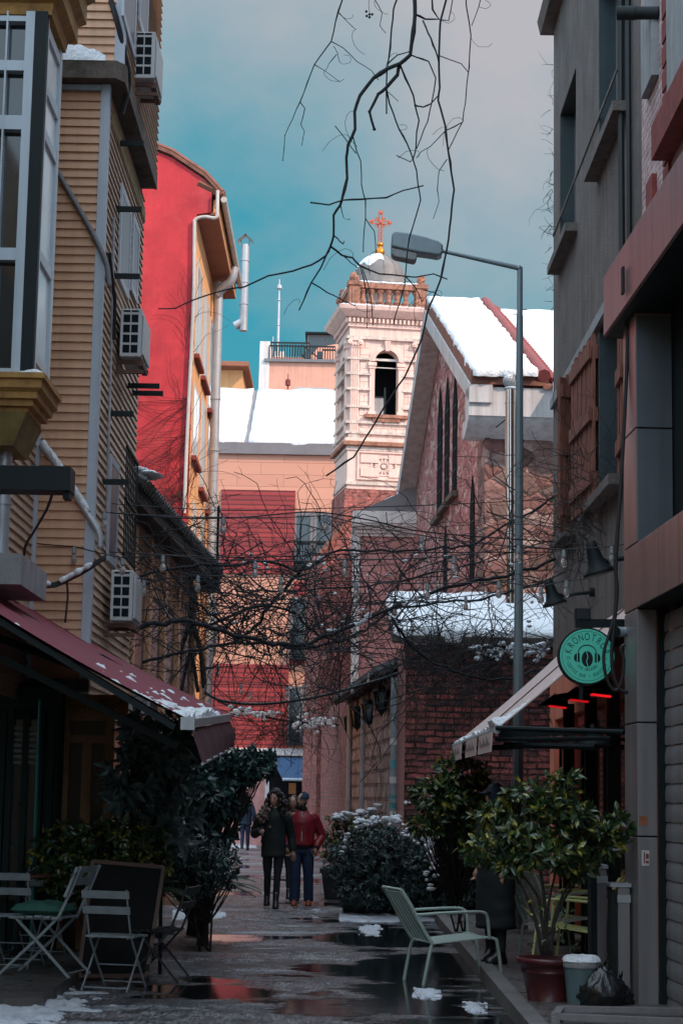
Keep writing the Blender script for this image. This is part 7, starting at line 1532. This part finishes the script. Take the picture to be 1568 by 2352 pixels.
p = aY(1297, 2075, q.y+.9); t = thing('orange_bag', 'small orange bag standing on a chair among the lime armchairs', 'bag', p); mb = MB(); mb.hexa([p+V((-.10, -.05, -.09)), p+V((.09, -.05, -.09)), p+V((.09, .06, -.09)), p+V((-.10, .06, -.09)), p+V((-.06, -.03, .07)), p+V((.09, -.03, .09)), p+V((.09, .03, .09)), p+V((-.06, .03, .07))]); o = mb.build('body', mat('orange_fabric', (.62, .10, .02), .7, .2, 8), t); bevel(o, .02); mb = MB(); mb.tube(curve([p+V((-.04, 0, .06)), p+V((-.02, 0, .13)), p+V((.06, 0, .14)), p+V((.07, 0, .08))]), .008, 6); mb.build('handle', bpy.data.materials['orange_fabric'], t)
p = aY(1283, 2072, q.y+.8); mb = MB(); table('cafe_table', 'small table by the lime armchairs carrying the clear dispenser bottle', 1300, 2090, q.y+1.1, .28, .115, .60, m_olive)
# grey posts (folded screens) on the right
def post(label, px0, px1, ptop, pbot, d, k):
    x0, x1 = aY(px0, 2100, d).x, aY(px1, 2100, d).x; zt_ = zY(px0, ptop, d); t = thing('screen_post', label, 'post', (x0, d, .115)); mb = MB(); mb.box(x0, x1, d, d+.10, .0, zt_); o = mb.build('column', m_panel2, t); bevel(o, .006); mb = MB(); mb.box(x0-.05, x0-.002, d+.02, d+.25, .0, zt_-.03); mb.build('side_channel', m_iron, t); mb = MB(); mb.box(x0-.06, x1+.01, d-.01, d+.27, zt_+.001, zt_+.03); mb.build('cap', m_zinc, t); mb = MB(); mb.box(x0-.005, x1+.005, d-.008, d-.001, zt_-.12, zt_-.06); mb.build('clamp', m_zinc, t)
post('grey metal screen post standing between the red pot and the pavement chairs', 1371, 1393, 1995, 2300, 16.3, 0); post('lower grey folded metal screen post next to the corner pillar', 1418, 1446, 2038, 2320, 15.7, 1)
# bin with snow
d_ = aZ(1322, 2342, .0).y+.10; x = aY(1334, 2250, d_).x; t = thing('waste_bin', 'blue grey plastic waste bin with a snowy lid beside the red pot', 'bin', (x, d_, 0)); r_ = pxr(40, d_); zt_ = zY(1326, 2206, d_)
mb = MB(); mb.lathe((x, d_, 0), [(r_*.72, 0), (r_*.74, .02), (r_*.98, zt_-.06), (r_, zt_-.05)], 28); mb.build('body', mat('bin_plastic', (.12, .18, .20), .5, .15, 4, .3), t, True); mb = MB(); mb.lathe((x, d_, 0), [(r_*1.04, zt_-.05), (r_*1.08, zt_-.03), (r_*1.06, zt_), (0, zt_+.005)], 28); mb.build('lid', m_conc, t, True)
snowfield('snow', lambda u, v: V((x-r_*1.06+2.12*r_*u, d_-r_*1.06+2.12*r_*v, zt_+.003)), (0, 0, 1), 26, 26, lambda u, v, p: .035-.09*max(0, math.hypot(u-.5, v-.5)*2-.80)+fbm(p, 18)*.012-.5*(math.hypot(u-.5, v-.5) > .5), 'round pad of snow on the lid of the blue grey bin')
# bin bags
def bag(label, px, py, d, rx, rz, seed):
    p = aY(px, py, d); t = thing('bin_bag', label, 'bin bag', (p.x, d, 0), 0, 'black bin bags'); mb = MB(); o0 = 0; N, M_ = 48, 30
    for i in range(M_+1):
        ph = math.pi*i/M_
        for k in range(N):
            a = 2*math.pi*k/N; dr = V((math.sin(ph)*math.cos(a), math.sin(ph)*math.sin(a), -math.cos(ph))); rd = 1-abs(NZ.noise(dr*2.6+V((seed, 0, 0))))*.30-abs(NZ.noise(dr*6+V((seed, 1, 0))))*.14-abs(NZ.noise(dr*13+V((seed, 2, 0))))*.05
            z = dr.z*rz*rd; top = max(0, dr.z-.55); rd *= 1-top*1.1; mb.v.append((dr.x*rx*rd*1.15, dr.y*rx*rd, max(.0, rz*.85+z+top*.10)))
    mb.f += [(i*N+k, i*N+(k+1) % N, (i+1)*N+(k+1) % N, (i+1)*N+k) for i in range(M_) for k in range(N)]; mb.build('sack', m_bagm, t, 'all', True)
    mb = MB(); rn = random.Random(seed)
    for k in range(7): a = rn.uniform(0, 6.28); mb.leaf((0, 0, rz*1.72), (math.cos(a)*.6, math.sin(a)*.6, .8), (math.sin(a), 0, .3), .11, .06)
    mb.build('knot', m_bagm, t, False, True)
m_bagm = mat('black_polythene', (.008, .009, .011), .16, .3, 4, 0, .5, 18, spec=.7)
bag('shiny black bin bag nearest the snowy bin in the right foreground', 1378, 2290, d_-.06, .19, .215, 3); bag('black bin bag leaning against the corner pillar', 1415, 2290, 15.4, .13, .16, 7)
# metal planter box bottom right
d_ = 14.15; x0, x1 = aY(1270, 2340, d_).x, 3.2; zt_ = zY(1400, 2322, d_+.3)
t = thing('steel_planter', 'low steel framed planter box in the bottom right corner', 'planter', (x0, d_, 0)); mb = MB(); mb.hexa([(x0+.02, d_-.1, 0), (x1, d_-.4, 0), (x1, d_+.35, 0), (x0+.12, d_+.38, 0), (x0+.02, d_-.1, zt_-.05), (x1, d_-.4, zt_-.05), (x1, d_+.35, zt_-.05), (x0+.12, d_+.38, zt_-.05)]); mb.build('panel', m_glass, t)
mb = MB(); cs = [V((x0, d_-.12, zt_)), V((x1, d_-.42, zt_)), V((x1, d_+.37, zt_)), V((x0+.10, d_+.40, zt_))]
for p, q_ in zip(cs, cs[1:]+cs[:1]): mb.beam(p, q_, .06, .04)
mb.build('frame', m_panel2, t); mb = MB(); mb.beam(cs[0]-V((0, 0, zt_)), cs[0], .06, .06, (1, 0, 0)); mb.beam(cs[3]-V((0, 0, zt_)), cs[3], .06, .06, (1, 0, 0)); mb.build('leg', m_panel2, t)
# ground snow patches
m_slush = mat('dirty_slush', (.50, .53, .58), .5, .25, 8, 0, .5, 30, col2=(.22, .22, .24))
def gsnow(label, px0, px1, py0, py1, hf, k=70, z=.0):
    snowfield('snow', lambda u, v: aZ(px0+(px1-px0)*u, py1+(py0-py1)*v, z+.002), (0, 0, 1), k, k, hf, label).data.materials[0] = m_slush
gsnow('dirty snow bank at the bottom left kerb', -10, 320, 2240, 2352, lambda u, v, p: .055-.10*u+fbm(p, 4, 4)*.10-.05*abs(v-.4)-.03*(v > .8)-.09*max(0, v-.45-.6*u)*2, 110)
gsnow('long strip of snow along the planter bed right of the walkers', 770, 1100, 2090, 2118, lambda u, v, p: .05*math.sin(math.pi*v)-.012+fbm(p, 3.5, 4)*.07-.06*(u < .03), 90)
gsnow('snow patch on the wet road below the walkers', 640, 800, 2085, 2112, lambda u, v, p: fbm(p, 3, 4)*.10-.028-.08*abs(u-.5)*abs(v-.5)*4, 60)
gsnow('thin snow strip at the left road edge by the dark chair', 395, 520, 2090, 2112, lambda u, v, p: .022*math.sin(math.pi*v)-.006+fbm(p, 5, 4)*.05-.05*max(0, u-.75), 60)
gsnow('small lump of snow on the road before the pale green armchair', 822, 880, 2124, 2150, lambda u, v, p: .05*fbm(p, 9)+.022*math.sin(math.pi*u)*math.sin(math.pi*v)-.014+fbm(p, 6)*.02, 60)
gsnow('small snow patch near the front legs of the pale green armchair', 945, 1015, 2268, 2295, lambda u, v, p: .05*fbm(p, 11)+.020*math.sin(math.pi*u)*math.sin(math.pi*v)-.012+fbm(p, 8)*.02, 60)
gsnow('scrap of snow by the kerb below the red pot', 1060, 1120, 2300, 2328, lambda u, v, p: .05*fbm(p, 11)+.020*math.sin(math.pi*u)*math.sin(math.pi*v)-.012+fbm(p, 8)*.02, 60)
gsnow('snow left on the pavement at the far end by the blue coat person', 515, 590, 1928, 1950, lambda u, v, p: .10*math.sin(math.pi*v)-.03+fbm(p, 2, 4)*.10, 40)
# ================================================================ PEOPLE (local frame: feet at origin, facing -y, x = image right, 1.75 m tall before scaling)
m_skin = mat('skin', (.46, .25, .18), .5, .12, 12); m_hair = mat('dark_hair', (.012, .009, .008), .5, .4, 20, 0, .5, 40); m_curl = mat('brown_curls', (.018, .009, .007), .5, .5, 18, 0, .5, 40); m_eye = mat('eye', (.01, .008, .008), .2, .1, 4); m_lip = mat('lip', (.28, .08, .07), .5, .1, 6)
m_redj = mat('red_nylon', (.24, .010, .018), .42, .25, 9, 0, .25, 14); m_rib = mat('dark_rib_knit', (.010, .013, .015), .85, .3, 20); m_jean = mat('blue_denim', (.012, .028, .07), .8, .3, 8, 0, .2, 30); m_coat = mat('dark_green_coat', (.004, .009, .008), .75, .3, 6); m_blk = mat('black_cloth', (.007, .010, .012), .8, .3, 6); m_navy = mat('navy_coat', (.008, .020, .042), .75, .3, 6); m_boot = mat('tan_boot', (.30, .07, .03), .55, .3, 8); m_bboot = mat('black_boot', (.008, .008, .009), .35, .3, 8); m_fur = mat('grey_fur', (.20, .14, .12), .95, .4, 20, 0, .6, 40); m_bean = mat('navy_beanie', (.012, .030, .065), .9, .3, 30, 0, .5, 60)
def skinmesh(js, edges, root=0, lv=2):
    names = list(js); ix = {k: i for i, k in enumerate(names)}
    me = bpy.data.meshes.new('tmp'); me.from_pydata([js[k][0] for k in names], [(ix[a], ix[b_]) for a, b_ in edges], []); o = bpy.data.objects.new('tmp', me); COL.objects.link(o)
    o.modifiers.new('s', 'SKIN'); sub = o.modifiers.new('u', 'SUBSURF'); sub.levels = lv; sub.render_levels = lv
    for i, k in enumerate(names): d = me.skin_vertices[0].data[i]; r_ = js[k][1]; d.radius = (r_, r_) if not hasattr(r_, '__len__') else r_; d.use_root = (i == root)
    dg = bpy.context.evaluated_depsgraph_get(); dg.update(); ev = o.evaluated_get(dg); m2 = ev.to_mesh(); vs = [tuple(v.co) for v in m2.vertices]; fs = [tuple(p.vertices) for p in m2.polygons]; ev.to_mesh_clear(); bpy.data.objects.remove(o); bpy.data.meshes.remove(me); return vs, fs
def headmesh(mb, c, yaw, k=1.):
    n_, m_ = 28, 20; o = len(mb.v); cy, sy = math.cos(yaw), math.sin(yaw)
    def put(x, y, z): return (c[0]+x*cy-y*sy, c[1]+x*sy+y*cy, c[2]+z)
    for i in range(m_+1):
        ph = math.pi*i/m_
        for j in range(n_):
            t = 2*math.pi*j/n_; x, y, z = math.sin(ph)*math.sin(t), -math.sin(ph)*math.cos(t), -math.cos(ph)
            X, Y, Z = x*.078, y*.098, z*.125
            if z < 0: X *= 1+.38*z; Y *= 1+.22*z*(1 if y > 0 else .55)
            fr = max(0, -y); Y -= fr*fr*(.022*math.exp(-((x/.16)**2))*math.exp(-((z+.12)/.20)**2))      # nose
            Y -= fr*.010*math.exp(-((x/.30)**2))*math.exp(-((z+.78)/.16)**2)                        # chin
            Y -= fr*.006*math.exp(-((x/.30)**2))*math.exp(-((z+.48)/.10)**2)                        # lips
            Y += fr*.010*(math.exp(-(((abs(x)-.38)/.18)**2))*math.exp(-((z-.06)/.13)**2))           # sockets
            mb.v.append(put(X*k, Y*k, Z*k))
    mb.f += [(o+i*n_+j, o+i*n_+(j+1) % n_, o+(i+1)*n_+(j+1) % n_, o+(i+1)*n_+j) for i in range(m_) for j in range(n_)]
    for s in (-1, 1): p = put(s*.078*k, .012, -.01); mb.ball(p, .012*k, .022*k, .032*k, 8, 6)
    return put
def hand(mb, p, d, side, curl=.8):
    p, d = V(p), V(d).normalized(); e = d.cross(V((0, 1, 0))); e = e.normalized() if e.length > .1 else V((1, 0, 0)); nrm = e.cross(d)
    mb.tube([p-d*.02, p+d*.03, p+d*.085], [.026, .036, .034], 8)
    for k in range(4):
        b0 = p+d*.08+e*(-.027+.018*k); L = (.06, .072, .068, .052)[k]; a = d; Q = [b0]
        for j in range(3): a = (a+nrm*curl*.5*side).normalized(); Q.append(Q[-1]+a*L*(.45, .32, .26)[j])
        mb.tube(Q, [.0095, .009, .008, .006], 6)
    b0 = p+d*.02-e*.03; mb.tube([b0, b0+(d*.5-e*.8).normalized()*.035, b0+(d*.9-e*.5).normalized()*.065], [.011, .010, .007], 6)
def loft(mb, rings, n_=20, wr=.0, seed=0.):
    o = len(mb.v)
    for (c, rx, ry) in rings:
        for k in range(n_):
            t = 2*math.pi*k/n_; q = V((c[0]+rx*math.cos(t), c[1]+ry*math.sin(t), c[2])); w_ = 1+wr*NZ.noise(V((q.x*6, q.y*6, q.z*16+seed))); mb.v.append((c[0]+rx*w_*math.cos(t), c[1]+ry*w_*math.sin(t), c[2]+wr*.1*NZ.noise(q*8)))
    m_ = len(rings); mb.f += [(o+i*n_+k, o+i*n_+(k+1) % n_, o+(i+1)*n_+(k+1) % n_, o+(i+1)*n_+k) for i in range(m_-1) for k in range(n_)]+[tuple(o+k for k in range(n_))[::-1], tuple(o+(m_-1)*n_+k for k in range(n_))]
def sleeve(mb, pts, rr, wr=.12, seed=0.):
    Q = curve(pts, 7); n_ = len(Q); R2 = []
    for i in range(n_):
        t = i/(n_-1)*(len(rr)-1); k = min(int(t), len(rr)-2); R2.append((rr[k]+(rr[k+1]-rr[k])*(t-k))*(1+wr*NZ.noise(V((i*.9, seed, 0)))))
    mb.tube(Q, R2, 12)
def person(label, feet, top_py, px, z0, S):
    y = feet.y; hgt = zY(px, top_py, y)-z0; k = hgt/1.80; t = thing('person', label, 'person', (feet.x, y, z0)); t.scale = (k, k, k); t.rotation_euler.z = S.get('rz', 0)
    lg = S['legs']; ar = S['arms']; ya = S.get('yaw', 0)
    js = {'pel': ((0, 0, .95), .12), 'waist': ((0, 0, 1.10), .11), 'chest': ((0, 0, 1.30), .12), 'top': ((0, 0, 1.43), .09), 'neck': ((0, 0, 1.52), .052), 'skull': ((0, -.005, 1.60), .055)}
    ed = [('pel', 'waist'), ('waist', 'chest'), ('chest', 'top'), ('top', 'neck'), ('neck', 'skull')]
    for i, s in enumerate((-1, 1)):
        L, A_ = lg[i], ar[i]
        js.update({f'hip{i}': ((s*.09, 0, .90), .082), f'kn{i}': (L[0], .055), f'an{i}': (L[1], .038), f'toe{i}': ((L[1][0]+s*.01, L[1][1]-.09, L[1][2]-.05), .018), f'sh{i}': ((s*.165, 0, 1.42), .055), f'el{i}': (A_[0], .04), f'wr{i}': (A_[1], .026)})
        ed += [('pel', f'hip{i}'), (f'hip{i}', f'kn{i}'), (f'kn{i}', f'an{i}'), (f'an{i}', f'toe{i}'), ('top', f'sh{i}'), (f'sh{i}', f'el{i}'), (f'el{i}', f'wr{i}')]
    mb = MB(); mb.add(*skinmesh(js, ed)); put = headmesh(mb, (0, -.02, 1.665), ya)
    for i, s in enumerate((-1, 1)): d = V(ar[i][1])-V(ar[i][0]); hand(mb, V(ar[i][1])+d.normalized()*.02, S.get('hdir', (d, d))[i] if S.get('hdir') else d, s, .8)
    mb.build('body', m_skin, t, 'all', True)
    def loc(x, yy, z): return put(x, yy, z)
    if S.get('face', True):
        mb = MB()
        for s in (-1, 1): mb.ball(loc(s*.030, -.083, .010), .011, .007, .006, 8, 6); mb.tube([loc(s*.014, -.094, .028), loc(s*.032, -.092, .034), loc(s*.050, -.080, .027)], .0045, 5)
        mb.build('eyes', m_eye, t, True, True); mb = MB(); mb.tube([loc(-.022, -.090, -.062), loc(0, -.099, -.060), loc(.022, -.090, -.062)], [.003, .0065, .003], 6); mb.build('lips', m_lip, t, True, True)
    # upper garment
    mb = MB(); hem, fl = S['hem'], S.get('flare', .185); rg = [((0, .0, hem), fl*.96, fl*.72), ((0, 0, hem+.03), fl, fl*.76)]; zz = hem+.06
    while zz < 1.36: f_ = (zz-hem)/(1.36-hem); rx = fl+(S.get('chestw', .205)-fl)*f_; rg.append(((0, 0, zz), rx, rx*.70)); zz += .045
    rg += [((0, .0, 1.40), .200, .135), ((0, .0, 1.45), .165, .115), ((0, 0, 1.49), .11, .095), ((0, -.005, 1.535), .075, .08)]; loft(mb, rg, 26, .10, S['seed'])
    for i, s in enumerate((-1, 1)): A_ = ar[i]; sleeve(mb, [(s*.14, 0, 1.43), (s*.20, 0, 1.37), A_[0], (V(A_[0])*.35+V(A_[1])*.65), A_[1]], [.085, .088, .070, .066, .058], .22, S['seed']+i)
    jk = mb.build(S['topname'], S['topm'], t, 'all', True)
    if S.get('bomber'):
        mb = MB(); loft(mb, [((0, 0, hem-.055), .172, .130), ((0, 0, hem), .188, .142), ((0, 0, hem+.02), .186, .14)], 26); mb.build('waistband', m_rib, jk, 'all', True); mb = MB(); loft(mb, [((0, -.005, 1.50), .085, .088), ((0, -.012, 1.565), .078, .082), ((0, -.012, 1.57), .06, .07)], 20); mb.build('collar', m_rib, jk, 'all', True)
        mb = MB(); mb.tube([(-.0, -.142, hem+.01), (0, -.150, 1.2), (0, -.135, 1.38), (0, -.10, 1.50)], .006, 5); mb.ball((0, -.115, 1.47), .010); mb.build('zip', m_zinc, jk, True, True)
        for i in (0, 1): d = (V(ar[i][1])-V(ar[i][0])).normalized(); mb = MB(); mb.tube([V(ar[i][1])-d*.03, V(ar[i][1])+d*.03], [.054, .046], 10); mb.build('cuff', m_rib, jk, True, True)
    # legs + shoes
    mb = MB(); loft(mb, [((0, 0, .80), .15, .11), ((0, 0, .88), .172, .125), ((0, 0, .98), .165, .12), ((0, 0, 1.04), .15, .11)], 22); lr = S.get('legr', (.10, .092, .068, .062, .055))
    for i, s in enumerate((-1, 1)): L = lg[i]; sleeve(mb, [(s*.085, 0, .92), (V((s*.09, 0, .88))*.5+V(L[0])*.5), L[0], (V(L[0])*.45+V(L[1])*.55), V(L[1])+V((0, 0, S.get('cuff', .02)))], lr, .10, S['seed']+4+i)
    mb.build('trousers', S['legm'], t, 'all', True)
    for i, s in enumerate((-1, 1)):
        a = V(lg[i][1]); sh_ = S.get('boot_h', .10); mb = MB(); up_ = S.get('toeup', (0, 0))[i]; loft(mb, [((a.x, a.y-.045, a.z-.088), .050, .13), ((a.x, a.y-.045, a.z-.070), .053, .135), ((a.x, a.y-.035, a.z-.035), .050, .118), ((a.x, a.y-.008, a.z+.0), .046, .075), ((a.x, a.y, a.z+sh_*.6), .048, .056), ((a.x, a.y, a.z+sh_), .050, .056)], 16); mb.build('boot', S['bootm'], t, 'all', True)
    # head dress
    h = S['hair']
    if h == 'beanie':
        mb = MB(); rg = []; 
        for i in range(9): ph = i/8; rg.append((loc(0, .012+.022*ph, .028+.128*ph), .090*math.cos(ph*1.45)+.004, .108*math.cos(ph*1.45)+.004))
        loft(mb, rg, 24, .03); mb.ball(loc(0, .07, .075), .062, .055, .060, 12, 8); mb.build('beanie', m_bean, t, 'all', True)
        mb = MB(); mb.ball(loc(0, -.058, -.085), .052, .045, .046, 14, 9, .15, 9); mb.ball(loc(0, -.099, -.044), .030, .010, .007, 10, 6)
        for s in (-1, 1): mb.ball(loc(s*.060, -.01, -.07), .018, .04, .055, 10, 7)
        mb.build('beard', m_hair, t, 'all', True)
    elif h == 'curly':
        mb = MB(); rn = random.Random(6)
        for i in range(340):
            d = V((rn.gauss(0, 1), rn.gauss(0, 1)+.55, rn.gauss(0, 1))).normalized()
            if d.y < -.25 and d.z < .55: continue
            c_ = loc(d.x*.150, d.y*.135+.035, d.z*.155+.0-.05*(abs(d.x))); mb.ball(c_, rn.uniform(.016, .036), None, rn.uniform(.02, .045), 7, 5, .5, 20)
        for s in (-1, 1):
            for i in range(60): mb.ball(loc(s*rn.uniform(.085, .18), rn.uniform(-.055, .10), rn.uniform(-.27, -.02)), rn.uniform(.018, .036), None, rn.uniform(.02, .045), 7, 5, .5, 20)
        mb.ball(loc(0, .03, .03), .10, .105, .115, 14, 10); mb.build('hair', m_curl, t, 'all', True)
    elif h == 'long':
        mb = MB(); mb.ball(loc(0, .022, .028), .090, .100, .115, 16, 10, .06, 8)
        for s in (-1, 1): mb.tube([loc(s*.055, -.035, .085), loc(s*.082, -.03, .0), loc(s*.088, -.02, -.12), loc(s*.085, -.03, -.24)], [.03, .026, .03, .02], 10)
        mb.tube([loc(0, .07, .05), loc(0, .08, -.1), loc(0, .09, -.26)], [.08, .085, .06], 12); mb.build('hair', m_hair, t, 'all', True)
    elif h in ('hood', 'cap'):
        mb = MB(); mb.ball(loc(0, .012, .02), .098, .112, .128, 16, 10, .05, 6)
        if h == 'hood': mb.tube([loc(0, .05, -.02), loc(0, .07, -.14)], [.1, .11], 12)
        else: mb.prism([loc(-.06, -.09, .04), loc(.06, -.09, .04), loc(.045, -.16, .03), loc(-.045, -.16, .03)], (0, 0, .012))
        mb.build('hood' if h == 'hood' else 'cap', m_navy, t, 'all', True)
    return t, k, jk
f = aZ(690, 2080, 0)
person('man in a red bomber jacket, dark beanie and tan boots, hands in his pockets', f, 1820, 690, 0, dict(legs=(((-.10, -.06, .50), (-.105, -.07, .09)), ((.115, .02, .50), (.125, .10, .09))), arms=(((-.315, .05, 1.12), (-.235, -.10, .93)), ((.315, .05, 1.12), (.235, -.10, .93))), yaw=R(-42), hem=.955, flare=.205, chestw=.235, seed=3., topname='jacket', topm=m_redj, bomber=True, legm=m_jean, legr=(.105, .10, .082, .080, .078), cuff=-.02, bootm=m_boot, hair='beanie', hdir=((.1, -.05, -1), (-.1, -.05, -1))))
f = aZ(625, 2086, 0)
t, k_, jk = person('woman with big dark curls in a long dark green coat, holding a cup', f, 1816, 625, 0, dict(legs=(((-.085, .02, .50), (-.09, .14, .12)), ((.07, -.05, .50), (.055, -.06, .09))), arms=(((-.30, .02, 1.15), (-.20, -.24, 1.17)), ((.27, .06, 1.13), (.30, .02, .88))), yaw=R(-20), hem=.78, flare=.195, chestw=.185, seed=9., topname='coat', topm=m_coat, legm=m_blk, legr=(.085, .078, .056, .052, .042), bootm=m_bboot, boot_h=.16, hair='curly'))
mb = MB(); rn = random.Random(3)
for i in range(60): mb.ball((rn.gauss(-.15, .045), rn.gauss(-.10, .03), rn.gauss(1.44, .055)), rn.uniform(.018, .034), None, None, 7, 5, .6, 20)
mb.build('fur_collar', m_fur, jk, 'all', True)
mb = MB(); mb.lathe((-.175, -.30, 1.20), [(.026, -.05), (.034, .05), (.034, .056), (0, .056)], 14); tag(mb.build('cup_lid' if False else 'phone_cup', m_rib, t, True, True))
f = aZ(668, 2068, 0); f = V((f.x, f.y+.55, 0))
person('woman with long dark hair in black, half hidden behind the man in red', f, 1826, 668, 0, dict(legs=(((-.06, -.05, .50), (-.05, -.14, .09)), ((.09, .02, .50), (.10, .10, .09))), arms=(((-.25, .04, 1.14), (-.27, -.04, .90)), ((.25, .04, 1.14), (.27, -.04, .90))), yaw=R(-14), hem=.86, flare=.19, chestw=.195, seed=14., topname='jacket', topm=m_blk, legm=m_blk, legr=(.085, .078, .058, .054, .046), cuff=.10, bootm=m_bboot, boot_h=.08, hair='long'))
f = aZ(562, 1952, 0)
person('person in a hooded navy coat far down the alley, walking away', f, 1824, 566, 0, dict(rz=R(180), face=False, legs=(((-.085, -.05, .50), (-.09, -.10, .09)), ((.085, .05, .50), (.09, .12, .12))), arms=(((-.28, .04, 1.14), (-.29, -.05, .90)), ((.28, .04, 1.14), (.29, .03, .90))), hem=.80, flare=.215, chestw=.215, seed=20., topname='coat', topm=m_navy, legm=m_jean, bootm=m_bboot, hair='hood'))
f = aZ(1137, 2212, .115)
person('person in a black coat and dark blue cap behind the potted laurel', f, 1800, 1127, .115, dict(rz=R(-60), legs=(((-.09, 0, .50), (-.10, .02, .09)), ((.09, 0, .50), (.11, -.02, .09))), arms=(((-.27, .03, 1.14), (-.24, -.05, .95)), ((.27, .03, 1.14), (.24, -.05, .95))), hem=.34, flare=.25, chestw=.24, seed=26., topname='coat', topm=m_blk, legm=m_blk, bootm=m_bboot, hair='cap'))
